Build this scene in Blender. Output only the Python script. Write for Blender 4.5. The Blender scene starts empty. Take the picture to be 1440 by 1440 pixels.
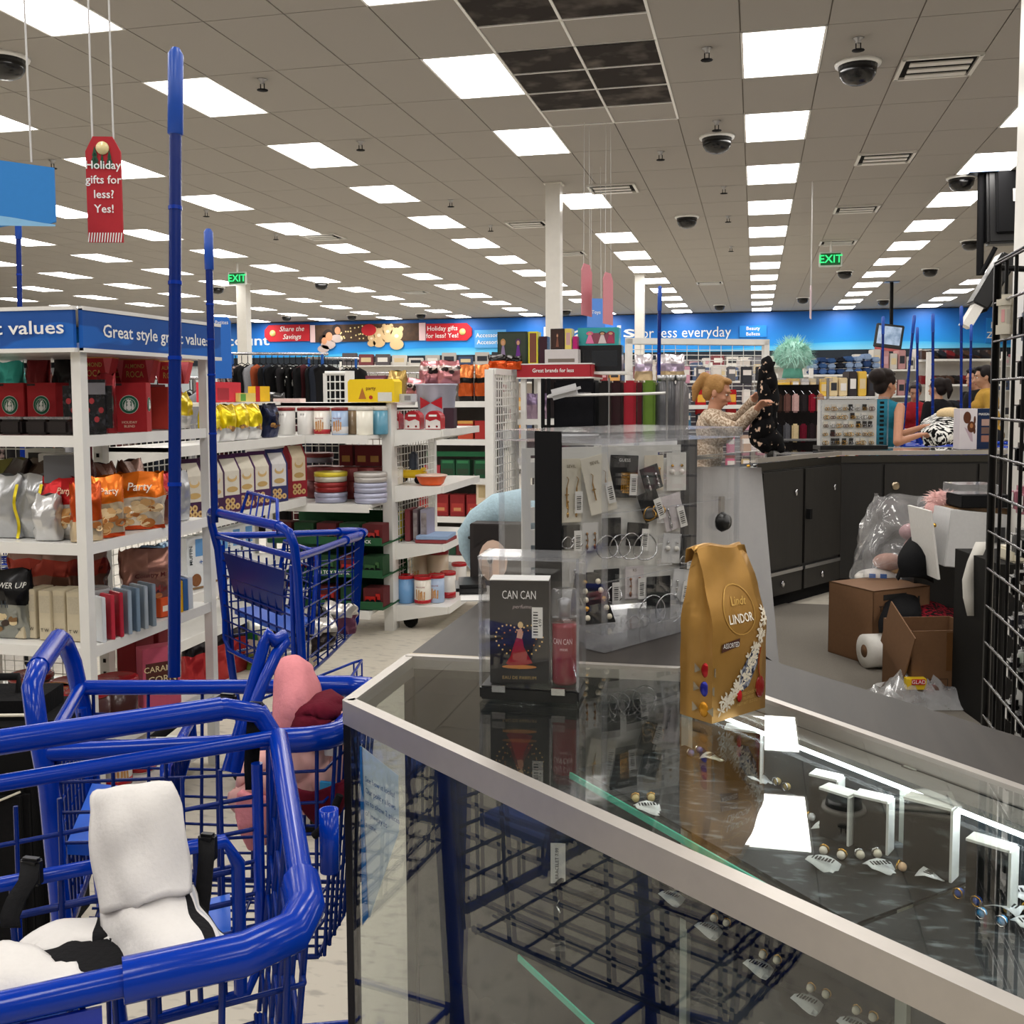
import bpy, bmesh, math, random
from mathutils import Vector, Matrix, Euler
random.seed(7)
S = bpy.context.scene
COL = S.collection
PI = math.pi
# ------------------------------------------------------------------ camera
FPX, PITCH, YAW, ROLL, EYE = 1450.0, .0716, .231, -.0045, 1.45; PPY = 660
_cy, _sy, _cp, _sp = math.cos(YAW), math.sin(YAW), math.cos(PITCH), math.sin(PITCH)
FW = Vector((-_sy*_cp, _cy*_cp, -_sp)); _r = Vector((_cy, _sy, 0)); _u = _r.cross(FW)
RT = _r*math.cos(ROLL) + _u*math.sin(ROLL); UP = _u*math.cos(ROLL) - _r*math.sin(ROLL)
EYEP = Vector((0, 0, EYE))
cam = bpy.data.objects.new('camera', bpy.data.cameras.new('camera')); COL.objects.link(cam)
mw = Matrix((RT, UP, -FW)).transposed().to_4x4(); mw.translation = EYEP
cam.matrix_world = mw
cam.data.sensor_width = 36; cam.data.shift_y = -(720-PPY)/1440; cam.data.lens = 36*FPX/1440; cam.data.clip_start = .02; cam.data.clip_end = 200
S.camera = cam
# ------------------------------------------------------------------ light, exposure
LAMP_STRENGTH = 12.0
w = bpy.data.worlds.new('world'); S.world = w; w.use_nodes = True
w.node_tree.nodes['Background'].inputs[0].default_value = (.9, .95, 1, 1)
w.node_tree.nodes['Background'].inputs[1].default_value = .15
S.view_settings.view_transform = 'Standard'; S.view_settings.look = 'None'
S.view_settings.exposure = 0.12; S.view_settings.gamma = 1; S.view_settings.use_curve_mapping = False
try:
    S.cycles.transparent_max_bounces = 24; S.cycles.max_bounces = 10; S.cycles.glossy_bounces = 5
    S.cycles.sample_clamp_indirect = 6; S.cycles.caustics_reflective = False; S.cycles.caustics_refractive = False
except Exception: pass

def W(px, py, z=None, Y=None, X=None, D=None):
    d = FW + RT*((px-720)/FPX) + UP*((PPY-py)/FPX)
    if z is not None: k = (z-EYE)/d.z
    elif Y is not None: k = Y/d.y
    elif X is not None: k = X/d.x
    else: k = D
    return EYEP + d*k
def PX(p):
    v = Vector(p)-EYEP; q = v.dot(FW)
    return 720+FPX*v.dot(RT)/q, PPY-FPX*v.dot(UP)/q
# ------------------------------------------------------------------ materials
def lin(c): return tuple((x/12.92 if x <= .04045 else ((x+.055)/1.055)**2.4) for x in c)
def hexc(h):
    if isinstance(h, str):
        h = h.lstrip('#'); return lin(tuple(int(h[i:i+2], 16)/255 for i in (0, 2, 4)))
    return h
_M = {}
KINDS = {  # rough, metal, noise scale, colour variation, bump
 'plastic': (.35, 0, 30, .05, 0), 'paper': (.75, 0, 60, .07, .05), 'gloss': (.22, 0, 20, .05, .0), 'fabric': (.95, 0, 90, .22, .35),
 'metal': (.28, 1, 50, .06, 0), 'paint': (.3, 0, 12, .06, .0), 'matte': (.85, 0, 25, .08, .0), 'wood': (.4, 0, 8, .25, .05),
 'skin': (.5, 0, 40, .08, .05), 'hair': (.6, 0, 120, .45, .5), 'foil': (.25, .55, 25, .12, .25), 'tile': (.95, 0, 180, .1, .12)}
def M(color, kind='plastic', **k):
    key = (color if isinstance(color, str) else tuple(color), kind, tuple(sorted(k.items())))
    if key in _M: return _M[key]
    ro, me, sc, va, bu = KINDS[kind]
    c = hexc(color)
    m = bpy.data.materials.new(kind); m.use_nodes = True
    nt = m.node_tree; b = nt.nodes['Principled BSDF']; L = nt.links
    tc = nt.nodes.new('ShaderNodeTexCoord')
    n = nt.nodes.new('ShaderNodeTexNoise'); n.inputs['Scale'].default_value = k.get('scale', sc); n.inputs['Detail'].default_value = 3
    src = tc.outputs['Object']
    if kind == 'wood' or 'stretch' in k:
        mp = nt.nodes.new('ShaderNodeMapping'); mp.inputs['Scale'].default_value = k.get('stretch', (12, 1, 1)); L.new(src, mp.inputs[0]); src = mp.outputs[0]
    L.new(src, n.inputs['Vector'])
    r = nt.nodes.new('ShaderNodeMix'); r.data_type = 'RGBA'
    v = k.get('var', va)
    a2 = k.get('c2')
    r.inputs[6].default_value = (*[min(1, x*(1-v)) for x in c], 1)
    r.inputs[7].default_value = (*(hexc(a2) if a2 else [min(1, x*(1+v)) for x in c]), 1)
    fac = n.outputs[0]
    if 'ramp' in k:
        mr = nt.nodes.new('ShaderNodeMapRange'); mr.inputs[1].default_value, mr.inputs[2].default_value = k['ramp']; L.new(fac, mr.inputs[0]); fac = mr.outputs[0]
    L.new(fac, r.inputs[0]); L.new(r.outputs[2], b.inputs['Base Color'])
    b.inputs['Roughness'].default_value = k.get('rough', ro); b.inputs['Metallic'].default_value = k.get('metal', me)
    if kind in ('matte', 'fabric', 'tile', 'hair'): b.inputs['Specular IOR Level'].default_value = .2
    if 'spec' in k: b.inputs['Specular IOR Level'].default_value = k['spec']
    bb = k.get('bump', bu)
    if bb:
        bp = nt.nodes.new('ShaderNodeBump'); bp.inputs['Strength'].default_value = bb; bp.inputs['Distance'].default_value = .004
        L.new(n.outputs[0], bp.inputs['Height']); L.new(bp.outputs[0], b.inputs['Normal'])
    if 'emit' in k:
        b.inputs['Emission Color'].default_value = (*hexc(k.get('ecol', color)), 1); b.inputs['Emission Strength'].default_value = k['emit']
    _M[key] = m; return m
def clear(name, tint=(1, 1, 1), ior=1.49, rough=0.0, milky=0.0, base=.0):
    """Thin clear sheet: Fresnel reflection over tinted see-through, with an optional cloudy share."""
    m = bpy.data.materials.new(name); m.use_nodes = True; nt = m.node_tree; L = nt.links
    for n in list(nt.nodes): nt.nodes.remove(n)
    o = nt.nodes.new('ShaderNodeOutputMaterial'); t = nt.nodes.new('ShaderNodeBsdfTransparent'); g = nt.nodes.new('ShaderNodeBsdfGlossy')
    t.inputs[0].default_value = (*tint, 1); g.inputs['Roughness'].default_value = rough; g.inputs[0].default_value = (1, 1, 1, 1)
    f = nt.nodes.new('ShaderNodeFresnel'); f.inputs[0].default_value = ior
    ge = nt.nodes.new('ShaderNodeNewGeometry'); iv = nt.nodes.new('ShaderNodeMapRange'); iv.inputs[3].default_value = ior; iv.inputs[4].default_value = 1/ior   # both faces of a sheet reflect alike
    L.new(ge.outputs['Backfacing'], iv.inputs[0]); L.new(iv.outputs[0], f.inputs[0])
    fac = f.outputs[0]
    if base:
        a = nt.nodes.new('ShaderNodeMath'); a.operation = 'ADD'; a.inputs[1].default_value = base; L.new(fac, a.inputs[0]); fac = a.outputs[0]
    mx = nt.nodes.new('ShaderNodeMixShader'); L.new(fac, mx.inputs[0])
    body = t.outputs[0]
    if milky:
        d = nt.nodes.new('ShaderNodeBsdfDiffuse'); d.inputs[0].default_value = (.85, .86, .88, 1)
        m2 = nt.nodes.new('ShaderNodeMixShader')
        n = nt.nodes.new('ShaderNodeTexNoise'); n.inputs['Scale'].default_value = 9; n.inputs['Detail'].default_value = 4
        tc = nt.nodes.new('ShaderNodeTexCoord'); L.new(tc.outputs['Object'], n.inputs['Vector'])
        mu = nt.nodes.new('ShaderNodeMath'); mu.operation = 'MULTIPLY'; mu.inputs[1].default_value = milky*2; L.new(n.outputs[0], mu.inputs[0])
        L.new(mu.outputs[0], m2.inputs[0]); L.new(t.outputs[0], m2.inputs[1]); L.new(d.outputs[0], m2.inputs[2]); body = m2.outputs[0]
    L.new(body, mx.inputs[1]); L.new(g.outputs[0], mx.inputs[2]); L.new(mx.outputs[0], o.inputs[0])
    return m
WHITE = M('#e9e8e4', 'paint', rough=.35); OFFW = M('#dcdad4', 'paint'); BLACK = M('#0c0c0e', 'plastic'); BLK_MATTE = M('#101012', 'matte')
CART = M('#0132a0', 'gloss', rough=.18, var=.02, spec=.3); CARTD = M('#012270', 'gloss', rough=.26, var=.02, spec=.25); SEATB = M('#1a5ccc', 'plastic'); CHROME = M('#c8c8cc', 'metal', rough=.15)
STEEL = M('#a8a8aa', 'metal', rough=.35); GOLD = M('#c99a44', 'metal', rough=.25); SILVER = M('#d0d0d2', 'metal', rough=.2)
RED = M('#b3141f', 'gloss'); DKRED = M('#7c0d16', 'gloss'); PAPER = M('#efede8', 'paper'); TXTW = M('#f4f4f2', 'paper', var=.01); TXTK = M('#151515', 'paper', var=.01)
CARDB = M('#735236', 'paper', var=.12); TXTG = M('#d8b66a', 'paper', var=.01)
GLASS = clear('glass', (.965, .985, .975), 1.5); GLASSG = M('#3fb598', 'gloss', rough=.15)
ACRYL = clear('acrylic', (.985, .987, .99), 1.49, .02, .0); ACRYLE = clear('acrylic_edge', (.90, .91, .93), 1.49, .12, .10)
FILM = clear('plastic_film', (.93, .93, .94), 1.45, .12, .16, .03)
# ------------------------------------------------------------------ mesh builder
class B:
    def __init__(s): s.v = []; s.f = []; s.m = []; s.mats = []; s.sm = []
    def mi(s, m):
        if m not in s.mats: s.mats.append(m)
        return s.mats.index(m)
    def add(s, vs, fs, m=None, smooth=False, X=None):
        o = len(s.v)
        s.v += [tuple(X @ Vector(v)) if X else tuple(v) for v in vs]
        i = s.mi(m)
        for f in fs: s.f.append(tuple(o+a for a in f)); s.m.append(i); s.sm.append(smooth)
        return s
    def box(s, c, d, m=None, rz=0, X=None):
        x, y, z = d[0]/2, d[1]/2, d[2]/2
        T = Matrix.Translation(c) @ Matrix.Rotation(rz, 4, 'Z')
        if X: T = X @ T
        return s.add([(-x,-y,-z),(x,-y,-z),(x,y,-z),(-x,y,-z),(-x,-y,z),(x,-y,z),(x,y,z),(-x,y,z)],
                     [(0,3,2,1),(4,5,6,7),(0,1,5,4),(1,2,6,5),(2,3,7,6),(3,0,4,7)], m, X=T)
    def bbox(s, c, d, m=None, bev=.004, rz=0):
        bm = bmesh.new(); bmesh.ops.create_cube(bm, size=1)
        bmesh.ops.scale(bm, vec=d, verts=bm.verts); bmesh.ops.bevel(bm, geom=bm.edges[:], offset=min(bev, min(d)*.45), segments=2, affect='EDGES')
        bm.verts.index_update(); T = Matrix.Translation(c) @ Matrix.Rotation(rz, 4, 'Z')
        s.add([v.co[:] for v in bm.verts], [[v.index for v in f.verts] for f in bm.faces], m, X=T); bm.free(); return s
    def span(s, a, b, m=None):
        return s.box([(a[i]+b[i])/2 for i in range(3)], [abs(b[i]-a[i]) for i in range(3)], m)
    def poly(s, pts, z0, z1, m=None, ms=None):
        n = len(pts)
        s.add([(p[0], p[1], z0) for p in pts]+[(p[0], p[1], z1) for p in pts], [tuple(range(n-1, -1, -1)), tuple(range(n, 2*n))], m)
        return s.add([(p[0], p[1], z0) for p in pts]+[(p[0], p[1], z1) for p in pts], [(i, (i+1) % n, n+(i+1) % n, n+i) for i in range(n)], ms or m)
    def prism(s, pts, y0, y1, m=None, X=None):      # outline in XZ extruded along Y
        n = len(pts); vs = [(p[0], y0, p[1]) for p in pts]+[(p[0], y1, p[1]) for p in pts]
        return s.add(vs, [tuple(range(n)), tuple(range(2*n-1, n-1, -1))]+[(i, n+i, n+(i+1) % n, (i+1) % n) for i in range(n)], m, X=X)
    def tube(s, pts, r, m=None, n=8, closed=False, caps=True, rs=None):
        P = [Vector(p) for p in pts]; k = len(P); rings = []
        up = None
        for i in range(k):
            if closed: t = (P[(i+1) % k]-P[i-1])
            else: t = P[min(i+1, k-1)]-P[max(i-1, 0)]
            t.normalize()
            if up is None:
                a = Vector((0, 0, 1)) if abs(t.z) < .9 else Vector((1, 0, 0)); up = (a - t*a.dot(t)).normalized()
            else:
                up = up - t*up.dot(t)
                up = up.normalized() if up.length > 1e-6 else t.orthogonal().normalized()
            sd = t.cross(up); rr = rs[i] if rs else r
            rings.append([P[i]+(up*math.cos(q*2*PI/n)+sd*math.sin(q*2*PI/n))*rr for q in range(n)])
        vs = [v for R_ in rings for v in R_]; fs = []
        for i in range(k if closed else k-1):
            j = (i+1) % k
            for q in range(n): fs.append((i*n+q, i*n+(q+1) % n, j*n+(q+1) % n, j*n+q))
        s.add(vs, fs, m, True)
        if caps and not closed: s.add(rings[0]+rings[-1], [tuple(range(n-1, -1, -1)), tuple(range(n, 2*n))], m)
        return s
    def rod(s, a, b, r, m=None, n=8, r2=None): return s.tube([a, b], r, m, n, rs=[r, r if r2 is None else r2])
    def lathe(s, prof, c=(0, 0, 0), m=None, n=20, X=None, smooth=True):
        vs = []; fs = []; T = Matrix.Translation(c)
        if X: T = X @ T
        for r, z in prof:
            for q in range(n): vs.append((r*math.cos(2*PI*q/n), r*math.sin(2*PI*q/n), z))
        for i in range(len(prof)-1):
            for q in range(n): fs.append((i*n+q, i*n+(q+1) % n, (i+1)*n+(q+1) % n, (i+1)*n+q))
        fs.append(tuple(range(n-1, -1, -1))); fs.append(tuple(range((len(prof)-1)*n, len(prof)*n)))
        return s.add(vs, fs, m, smooth, T)
    def ball(s, c, r, m=None, n=10, k=7, X=None):
        if not hasattr(r, '__len__'): r = (r, r, r)
        vs = [(0, 0, -r[2])]; fs = []
        for i in range(1, k):
            a = -PI/2+PI*i/k
            for q in range(n): vs.append((r[0]*math.cos(a)*math.cos(2*PI*q/n), r[1]*math.cos(a)*math.sin(2*PI*q/n), r[2]*math.sin(a)))
        vs.append((0, 0, r[2])); e = len(vs)-1
        for q in range(n): fs.append((0, 1+(q+1) % n, 1+q)); fs.append((e, 1+(k-2)*n+q, 1+(k-2)*n+(q+1) % n))
        for i in range(k-2):
            for q in range(n): fs.append((1+i*n+q, 1+i*n+(q+1) % n, 1+(i+1)*n+(q+1) % n, 1+(i+1)*n+q))
        T = Matrix.Translation(c)
        if X: T = X @ T
        return s.add(vs, fs, m, True, T)
    def quad(s, a, b, c, d, m=None): return s.add([a, b, c, d], [(0, 1, 2, 3)], m)
    def surf(s, g, m=None, thick=0, matf=None, smooth=True):
        """g: rows of points -> smooth sheet; thick>0 closes a second, offset layer"""
        R_, C_ = len(g), len(g[0]); vs = [Vector(p) for r in g for p in r]; fs = []
        for i in range(R_-1):
            for j in range(C_-1): fs.append((i*C_+j, i*C_+j+1, (i+1)*C_+j+1, (i+1)*C_+j))
        if thick:
            nr = []
            for i in range(R_):
                for j in range(C_):
                    a = vs[min(i+1, R_-1)*C_+j]-vs[max(i-1, 0)*C_+j]; b = vs[i*C_+min(j+1, C_-1)]-vs[i*C_+max(j-1, 0)]
                    q = b.cross(a); nr.append(q.normalized() if q.length > 1e-9 else Vector((0, 0, 1)))
            N = len(vs); f0 = list(fs); vs = vs+[v-q*thick for v, q in zip(vs, nr)]
            fs = fs+[tuple(N+a for a in reversed(f)) for f in f0]
            rim = [i*C_ for i in range(R_)]+[(R_-1)*C_+j for j in range(1, C_)]+[i*C_+C_-1 for i in range(R_-2, -1, -1)]+[j for j in range(C_-2, 0, -1)]
            for i in range(len(rim)): a, b = rim[i], rim[(i+1) % len(rim)]; fs.append((a, b, N+b, N+a))
        if matf is None: return s.add(vs, fs, m, smooth)
        o = len(s.v); s.v += [tuple(v) for v in vs]
        for f in fs:
            c = sum((vs[a] for a in f), Vector())/len(f)
            s.f.append(tuple(o+a for a in f)); s.m.append(s.mi(matf(f[0] % (R_*C_)//C_/(R_-1), f[0] % C_/(C_-1), c))); s.sm.append(smooth)
        return s
    def mesh(s, name):
        me = bpy.data.meshes.new(name); me.from_pydata(s.v, [], s.f)
        for m in s.mats: me.materials.append(m)
        me.polygons.foreach_set('material_index', s.m); me.polygons.foreach_set('use_smooth', s.sm); me.update(); return me
    def obj(s, name, parent=None, m=None, loc=None, rz=None):
        if m is not None: s.mats = [m]; s.m = [0]*len(s.f)
        return link(name, s.mesh(name), parent, loc, rz)
def link(name, me, parent=None, loc=None, rz=None):
    o = bpy.data.objects.new(name, me); COL.objects.link(o)
    if parent is not None: o.parent = parent
    if loc is not None: o.location = loc
    if rz is not None: o.rotation_euler = (0, 0, rz)
    return o
def tag(o, label, cat, group=None, kind=None):
    o['label'] = label; o['category'] = cat
    if group: o['group'] = group
    if kind: o['kind'] = kind
    return o
def thing(name, label, cat, loc=(0, 0, 0), rz=0, group=None):
    return tag(link(name, None, None, loc, rz), label, cat, group)
def struct(o): o['kind'] = 'structure'; return o
def stuff(o): o['kind'] = 'stuff'; return o
KIDS = {}
def dup(o, loc=None, rz=None, label=None, parent=None, rot=None):
    c = o.copy(); COL.objects.link(c)
    if parent is not None: c.parent = parent
    for ch in [x for x in COL.objects if x.parent == o]: dup(ch, parent=c)
    if loc is not None: c.location = loc
    if rz is not None: c.rotation_euler = (0, 0, rz)
    if rot is not None: c.rotation_euler = rot
    if label: c['label'] = label
    return c
ORD = ['first', 'second', 'third', 'fourth', 'fifth', 'sixth', 'seventh', 'eighth', 'ninth', 'tenth', 'eleventh', 'twelfth', 'thirteenth', 'fourteenth', 'fifteenth', 'sixteenth', 'seventeenth', 'eighteenth', 'nineteenth', 'twentieth']
_T = {}
def text_mesh(s, h, align='CENTER', shear=0, bold=0, space=1.0, w=None):
    cu = bpy.data.curves.new('lettering', 'FONT'); cu.body = s; cu.size = 1; cu.align_x = align; cu.align_y = 'CENTER'; cu.shear = shear; cu.space_character = space
    cu.resolution_u = 2
    if bold: cu.offset = bold
    o = bpy.data.objects.new('lettering', cu); COL.objects.link(o)
    me = bpy.data.meshes.new_from_object(o.evaluated_get(bpy.context.evaluated_depsgraph_get()))
    bpy.data.objects.remove(o); bpy.data.curves.remove(cu)
    vs = [v.co.copy() for v in me.vertices]
    if vs:
        x0, x1 = min(v.x for v in vs), max(v.x for v in vs)
        sx = h*1.38 if w is None else w/max(x1-x0, 1e-6)
        for v in me.vertices: v.co = (v.co.x*sx, v.co.y*h*1.38, 0)
    me.materials.clear(); return me
def text(s, h, loc, m, parent=None, rz=0, tilt=PI/2, map=None, name='lettering', **k):
    """flat lettering; default stands upright and faces -Y; cap height is h"""
    me = text_mesh(s, h, **k); me.materials.append(m)
    if map:
        T = Matrix.Translation(loc) @ Matrix.Rotation(rz, 4, 'Z') @ Matrix.Rotation(tilt, 4, 'X')
        for v in me.vertices: v.co = map(T @ v.co)
        return link(name, me, parent)
    o = link(name, me, parent, loc); o.rotation_euler = (tilt, 0, rz); return o
# ------------------------------------------------------------------ room shell
CEIL = 4.3; YB = 37.0; XL, XR, YF = -34.0, 12.0, -5.0
fm = M('#cdc6b8', 'tile', scale=14, stretch=(1, 2.6, 1), c2='#aaa49a', ramp=(.54, .7), rough=.35, var=.03, bump=0)
struct(B().span((XL, YF, -.1), (XR, YB+.4, 0), fm).obj('floor'))
struct(B().span((-.02, 2.1, .0), (3.2, 7.3, .008), M('#77726a', 'fabric', scale=220, var=.3)).obj('floor.001'))
wp = M('#dedcd8', 'matte')
struct(B().span((XL-.2, YF, 0), (XL, YB+.4, CEIL), wp).obj('wall_left'))
struct(B().span((XR, YF, 0), (XR+.2, YB+.4, CEIL), wp).obj('wall_right'))
struct(B().span((XL, YF-.2, 0), (XR, YF, CEIL), M('#8f8b86', 'matte')).obj('wall_front'))
wb = struct(B().span((XL, YB, 0), (XR, YB+.2, CEIL), M('#d5dde2', 'matte')).obj('wall_back'))
# ceiling: grid backing plus separately laid panels
ceil = struct(B().span((XL, YF, CEIL+.012), (XR, YB+.4, CEIL+.12), M('#8f8982', 'matte')).obj('ceiling'))
TX, TY = .6625, 1.22; XO, YO = -.145, 8.545       # grid phase: a lamp's near left corner
LROWS = [(-.12, 8.54, None), (-2.76, 8.54, 'L'), (-5.41, 8.50, None), (-8.07, 8.42+2.44, None), (-10.72, 8.45, None), (-13.37, 8.45, None), (-16.0, 8.45, None), (-18.7, 8.45, None), (-21.3, 8.45, None), (2.50, 8.6, None), (5.14, 8.5, None)]
tile_m = M('#a6a29d', 'tile', scale=260, var=.06, rough=.95)
lampcells = set(); lamps = []
for r, (x, y, sp) in enumerate(LROWS):
    i0 = round((x-XO)/TX)
    k = -5
    ys = []
    if sp == 'L': ys = [-10, -8, -6, -4, -2, 0, 2, 5] + list(range(8, 26, 2))
    else: ys = list(range(-10, 24, 2))
    for j in ys:
        Yl = YO + j*TY
        if Yl < YF+.3 or Yl > YB-1.5: continue
        lampcells.add((i0, j)); lamps.append((r, XO+i0*TX, Yl))
vent = {}
def px_in(X_, Y_, pad=40):
    if Y_ < .8: return False
    a, b = PX((X_, Y_, CEIL)); return -pad < a < 1440+pad and -pad < b < 1440
cells = []
for i in range(int((XL-XO)/TX)+1, int((XR-XO)/TX)-1):
    for j in range(-10, 23):
        if (i, j) in lampcells: continue
        cx, cy = XO+(i+.5)*TX, YO+(j+.5)*TY
        cells.append((not px_in(cx, cy), (Vector((cx, cy, CEIL))-EYEP).length, i, j))
cells.sort()
# dark air-return grilles: half cells, left out of the pale panels
DARK = set()
for i in (-3, -2):
    for j in (-2, -1, 0, 1): DARK.add((i, j))
th = .014; gap = .011
tb = B().box((TX/2, TY/2, 0), (TX-gap, TY-gap, th), tile_m); tm = tb.mesh('ceiling_panel')
rest = B(); n = 0
for out, d, i, j in cells:
    if (i, j) in DARK: continue
    if not out and n < 300:
        link('ceiling_panel', tm, ceil, (XO+i*TX, YO+j*TY, CEIL+.005)); n += 1
    else: rest.box((XO+(i+.5)*TX, YO+(j+.5)*TY, CEIL+.005), (TX-gap, TY-gap, th), tile_m)
stuff(rest.obj('ceiling_panels', ceil))
# lamps
lens = M('#ffffff', 'plastic', emit=LAMP_STRENGTH, ecol='#fffbf6'); trim = M('#f2f2f0', 'paint')
ROWN = {0: 'straight row left of the exit sign', 1: 'first row left of the centre column', 2: 'second row left of the centre column', 3: 'third row left of the centre column', 4: 'fourth row left of the centre column', 5: 'fifth row left of the centre column', 6: 'sixth row left of the centre column', 7: 'seventh row left of the centre column', 8: 'eighth row left of the centre column', 9: 'row passing above the hanging monitors', 10: 'outermost row beyond the right column'}
cnt = {}; hc = {}
def hid(r): hc[r] = hc.get(r, -1)+1; return hc[r]
fr = B()
for a in ((0, 0, TX, .02), (0, TY-.02, TX, TY), (0, 0, .02, TY), (TX-.02, 0, TX, TY)): fr.span((a[0], a[1], -.008), (a[2], a[3], .012), trim)
frm = fr.mesh('lamp_frame'); lm = B().add([(.02, .02, 0), (.02, TY-.02, 0), (TX-.02, TY-.02, 0), (TX-.02, .02, 0)], [(0, 1, 2, 3)], lens).mesh('diffuser')
lamps.sort(key=lambda t: (t[0], t[2]))
for r, x, y in lamps:
    vis = px_in(x+.3, y+.6, 30)
    if not vis and (y > 14 or x < -12): continue
    k = cnt.get(r, 0)
    if vis: cnt[r] = k+1
    t = thing('ceiling_light', (f'{ORD[k]} visible white ceiling light in the '+ROWN[r]) if vis else f'unseen white ceiling light, {ORD[hid(r)]} hidden one in the '+ROWN[r], 'ceiling light', (x, y, CEIL-.001), 0, 'recessed ceiling lights')
    link('lamp_frame', frm, t); link('diffuser', lm, t)
# dark return grilles: each half-cell plate is a piece of its own
gm = M('#35302f', 'matte', scale=3, c2='#8a827c', ramp=(.5, .9), var=.1)
for nm, js in (('nearer', (-2, -1)), ('farther', (0, 1))):
    t = thing('air_return_grille', f'{nm} bank of dark sooty air return plates in the ceiling', 'ceiling vent', (XO-3*TX, YO+js[0]*TY, CEIL), 0)
    b = B()
    for i in (0, 1):
        for h in range(len(js)*2):
            b2 = B().box((TX*(i+.5), .61*(h+.5), .002), (TX-.02, .59, .008), gm if h < 3 else tile_m); b2.obj('plate' if h < 3 else 'ceiling_panel', t)
    for i in range(3): b.box((TX*i, .61*len(js), -.004), (.022, 1.22*len(js), .014), trim)
    for h in range(len(js)*2+1): b.box((TX, .61*h, -.004), (TX*2, .016, .014), trim)
    b.obj('grid_frame', t)
# columns
colm = M('#dedbd4', 'paint')
for nm, px, py, wd in ((1, 779, 258, .2), (2, 900, 386, .22), (3, 342, 398, .26)):
    p = W(px, py, z=CEIL)
    t = struct(link(f'column_{nm}', None, None, (p.x, p.y, 0)))
    B().box((0, 0, CEIL/2), (wd, wd, CEIL), colm).obj('shaft', t)
    b = B()
    for k in range(4):
        a = k*PI/2; b.box((math.cos(a)*(wd/2+.004), math.sin(a)*(wd/2+.004), .08), (.012 if k % 2 == 0 else wd+.02, wd+.02 if k % 2 == 0 else .012, .16), BLK_MATTE)
    b.obj('base_trim', t); B().box((0, 0, CEIL-.01), (wd+.05, wd+.05, .02), colm).obj('collar', t)
p = W(1444, 330, D=5.2)
t = struct(link('column_4', None, None, (p.x+.1, p.y, 0)))
B().box((0, 0, CEIL/2), (.26, .26, CEIL), colm).obj('shaft', t)
# ------------------------------------------------------------------ back wall graphics
def band_mat():
    m = bpy.data.materials.new('fascia_print'); m.use_nodes = True; nt = m.node_tree; L = nt.links; b = nt.nodes['Principled BSDF']
    tc = nt.nodes.new('ShaderNodeTexCoord'); sp = nt.nodes.new('ShaderNodeSeparateXYZ'); L.new(tc.outputs['Object'], sp.inputs[0])
    wv = nt.nodes.new('ShaderNodeMath'); wv.operation = 'SINE'; a = nt.nodes.new('ShaderNodeMath'); a.operation = 'MULTIPLY'; a.inputs[1].default_value = .42; L.new(sp.outputs[0], a.inputs[0]); L.new(a.outputs[0], wv.inputs[0])
    c = nt.nodes.new('ShaderNodeMath'); c.operation = 'MULTIPLY_ADD'; c.inputs[1].default_value = -.14; L.new(wv.outputs[0], c.inputs[0]); L.new(sp.outputs[2], c.inputs[2])
    r = nt.nodes.new('ShaderNodeValToRGB'); e = r.color_ramp.elements
    e[0].position, e[0].color = .0, (*hexc('#7fd4f7'), 1); e[1].position, e[1].color = 1, (*hexc('#0b58ae'), 1)
    for p, cc in ((.16, '#37b4f0'), (.17, '#1795e6'), (.3, '#1188df'), (.6, '#0d72cc')): q = e.new(p); q.color = (*hexc(cc), 1)
    mr = nt.nodes.new('ShaderNodeMapRange'); mr.inputs[1].default_value = 2.85; mr.inputs[2].default_value = 4.3; L.new(c.outputs[0], mr.inputs[0]); L.new(mr.outputs[0], r.inputs[0])
    L.new(r.outputs[0], b.inputs['Base Color']); b.inputs['Roughness'].default_value = .5
    return m
BAND = band_mat()
yb = YB-.06
B().span((XL, yb, 2.95), (XR, YB, CEIL-.02), BAND).obj('blue_fascia', wb)
B().span((XL, yb-.03, 2.66), (XR, YB, 2.95), M('#2a3038', 'matte')).obj('dark_fascia_strip', wb)
def wall_text(s, x0, x1, y, hpx, m, **k):
    a = W(x0, y, Y=yb); b_ = W(x1, y, Y=yb); h = hpx*(a-EYEP).dot(FW)/FPX
    return text(s, h, ((a.x+b_.x)/2, yb-.012, (a.z+b_.z)/2), m, wb, w=b_.x-a.x, **k)
wall_text('Brands', 764, 892, 468, 17, TXTW, bold=.012)
wall_text('for less everyday', 897, 1028, 468, 15, TXTW)
wall_text('Discount', 284, 378, 480, 14, TXTW, bold=.012)
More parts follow.
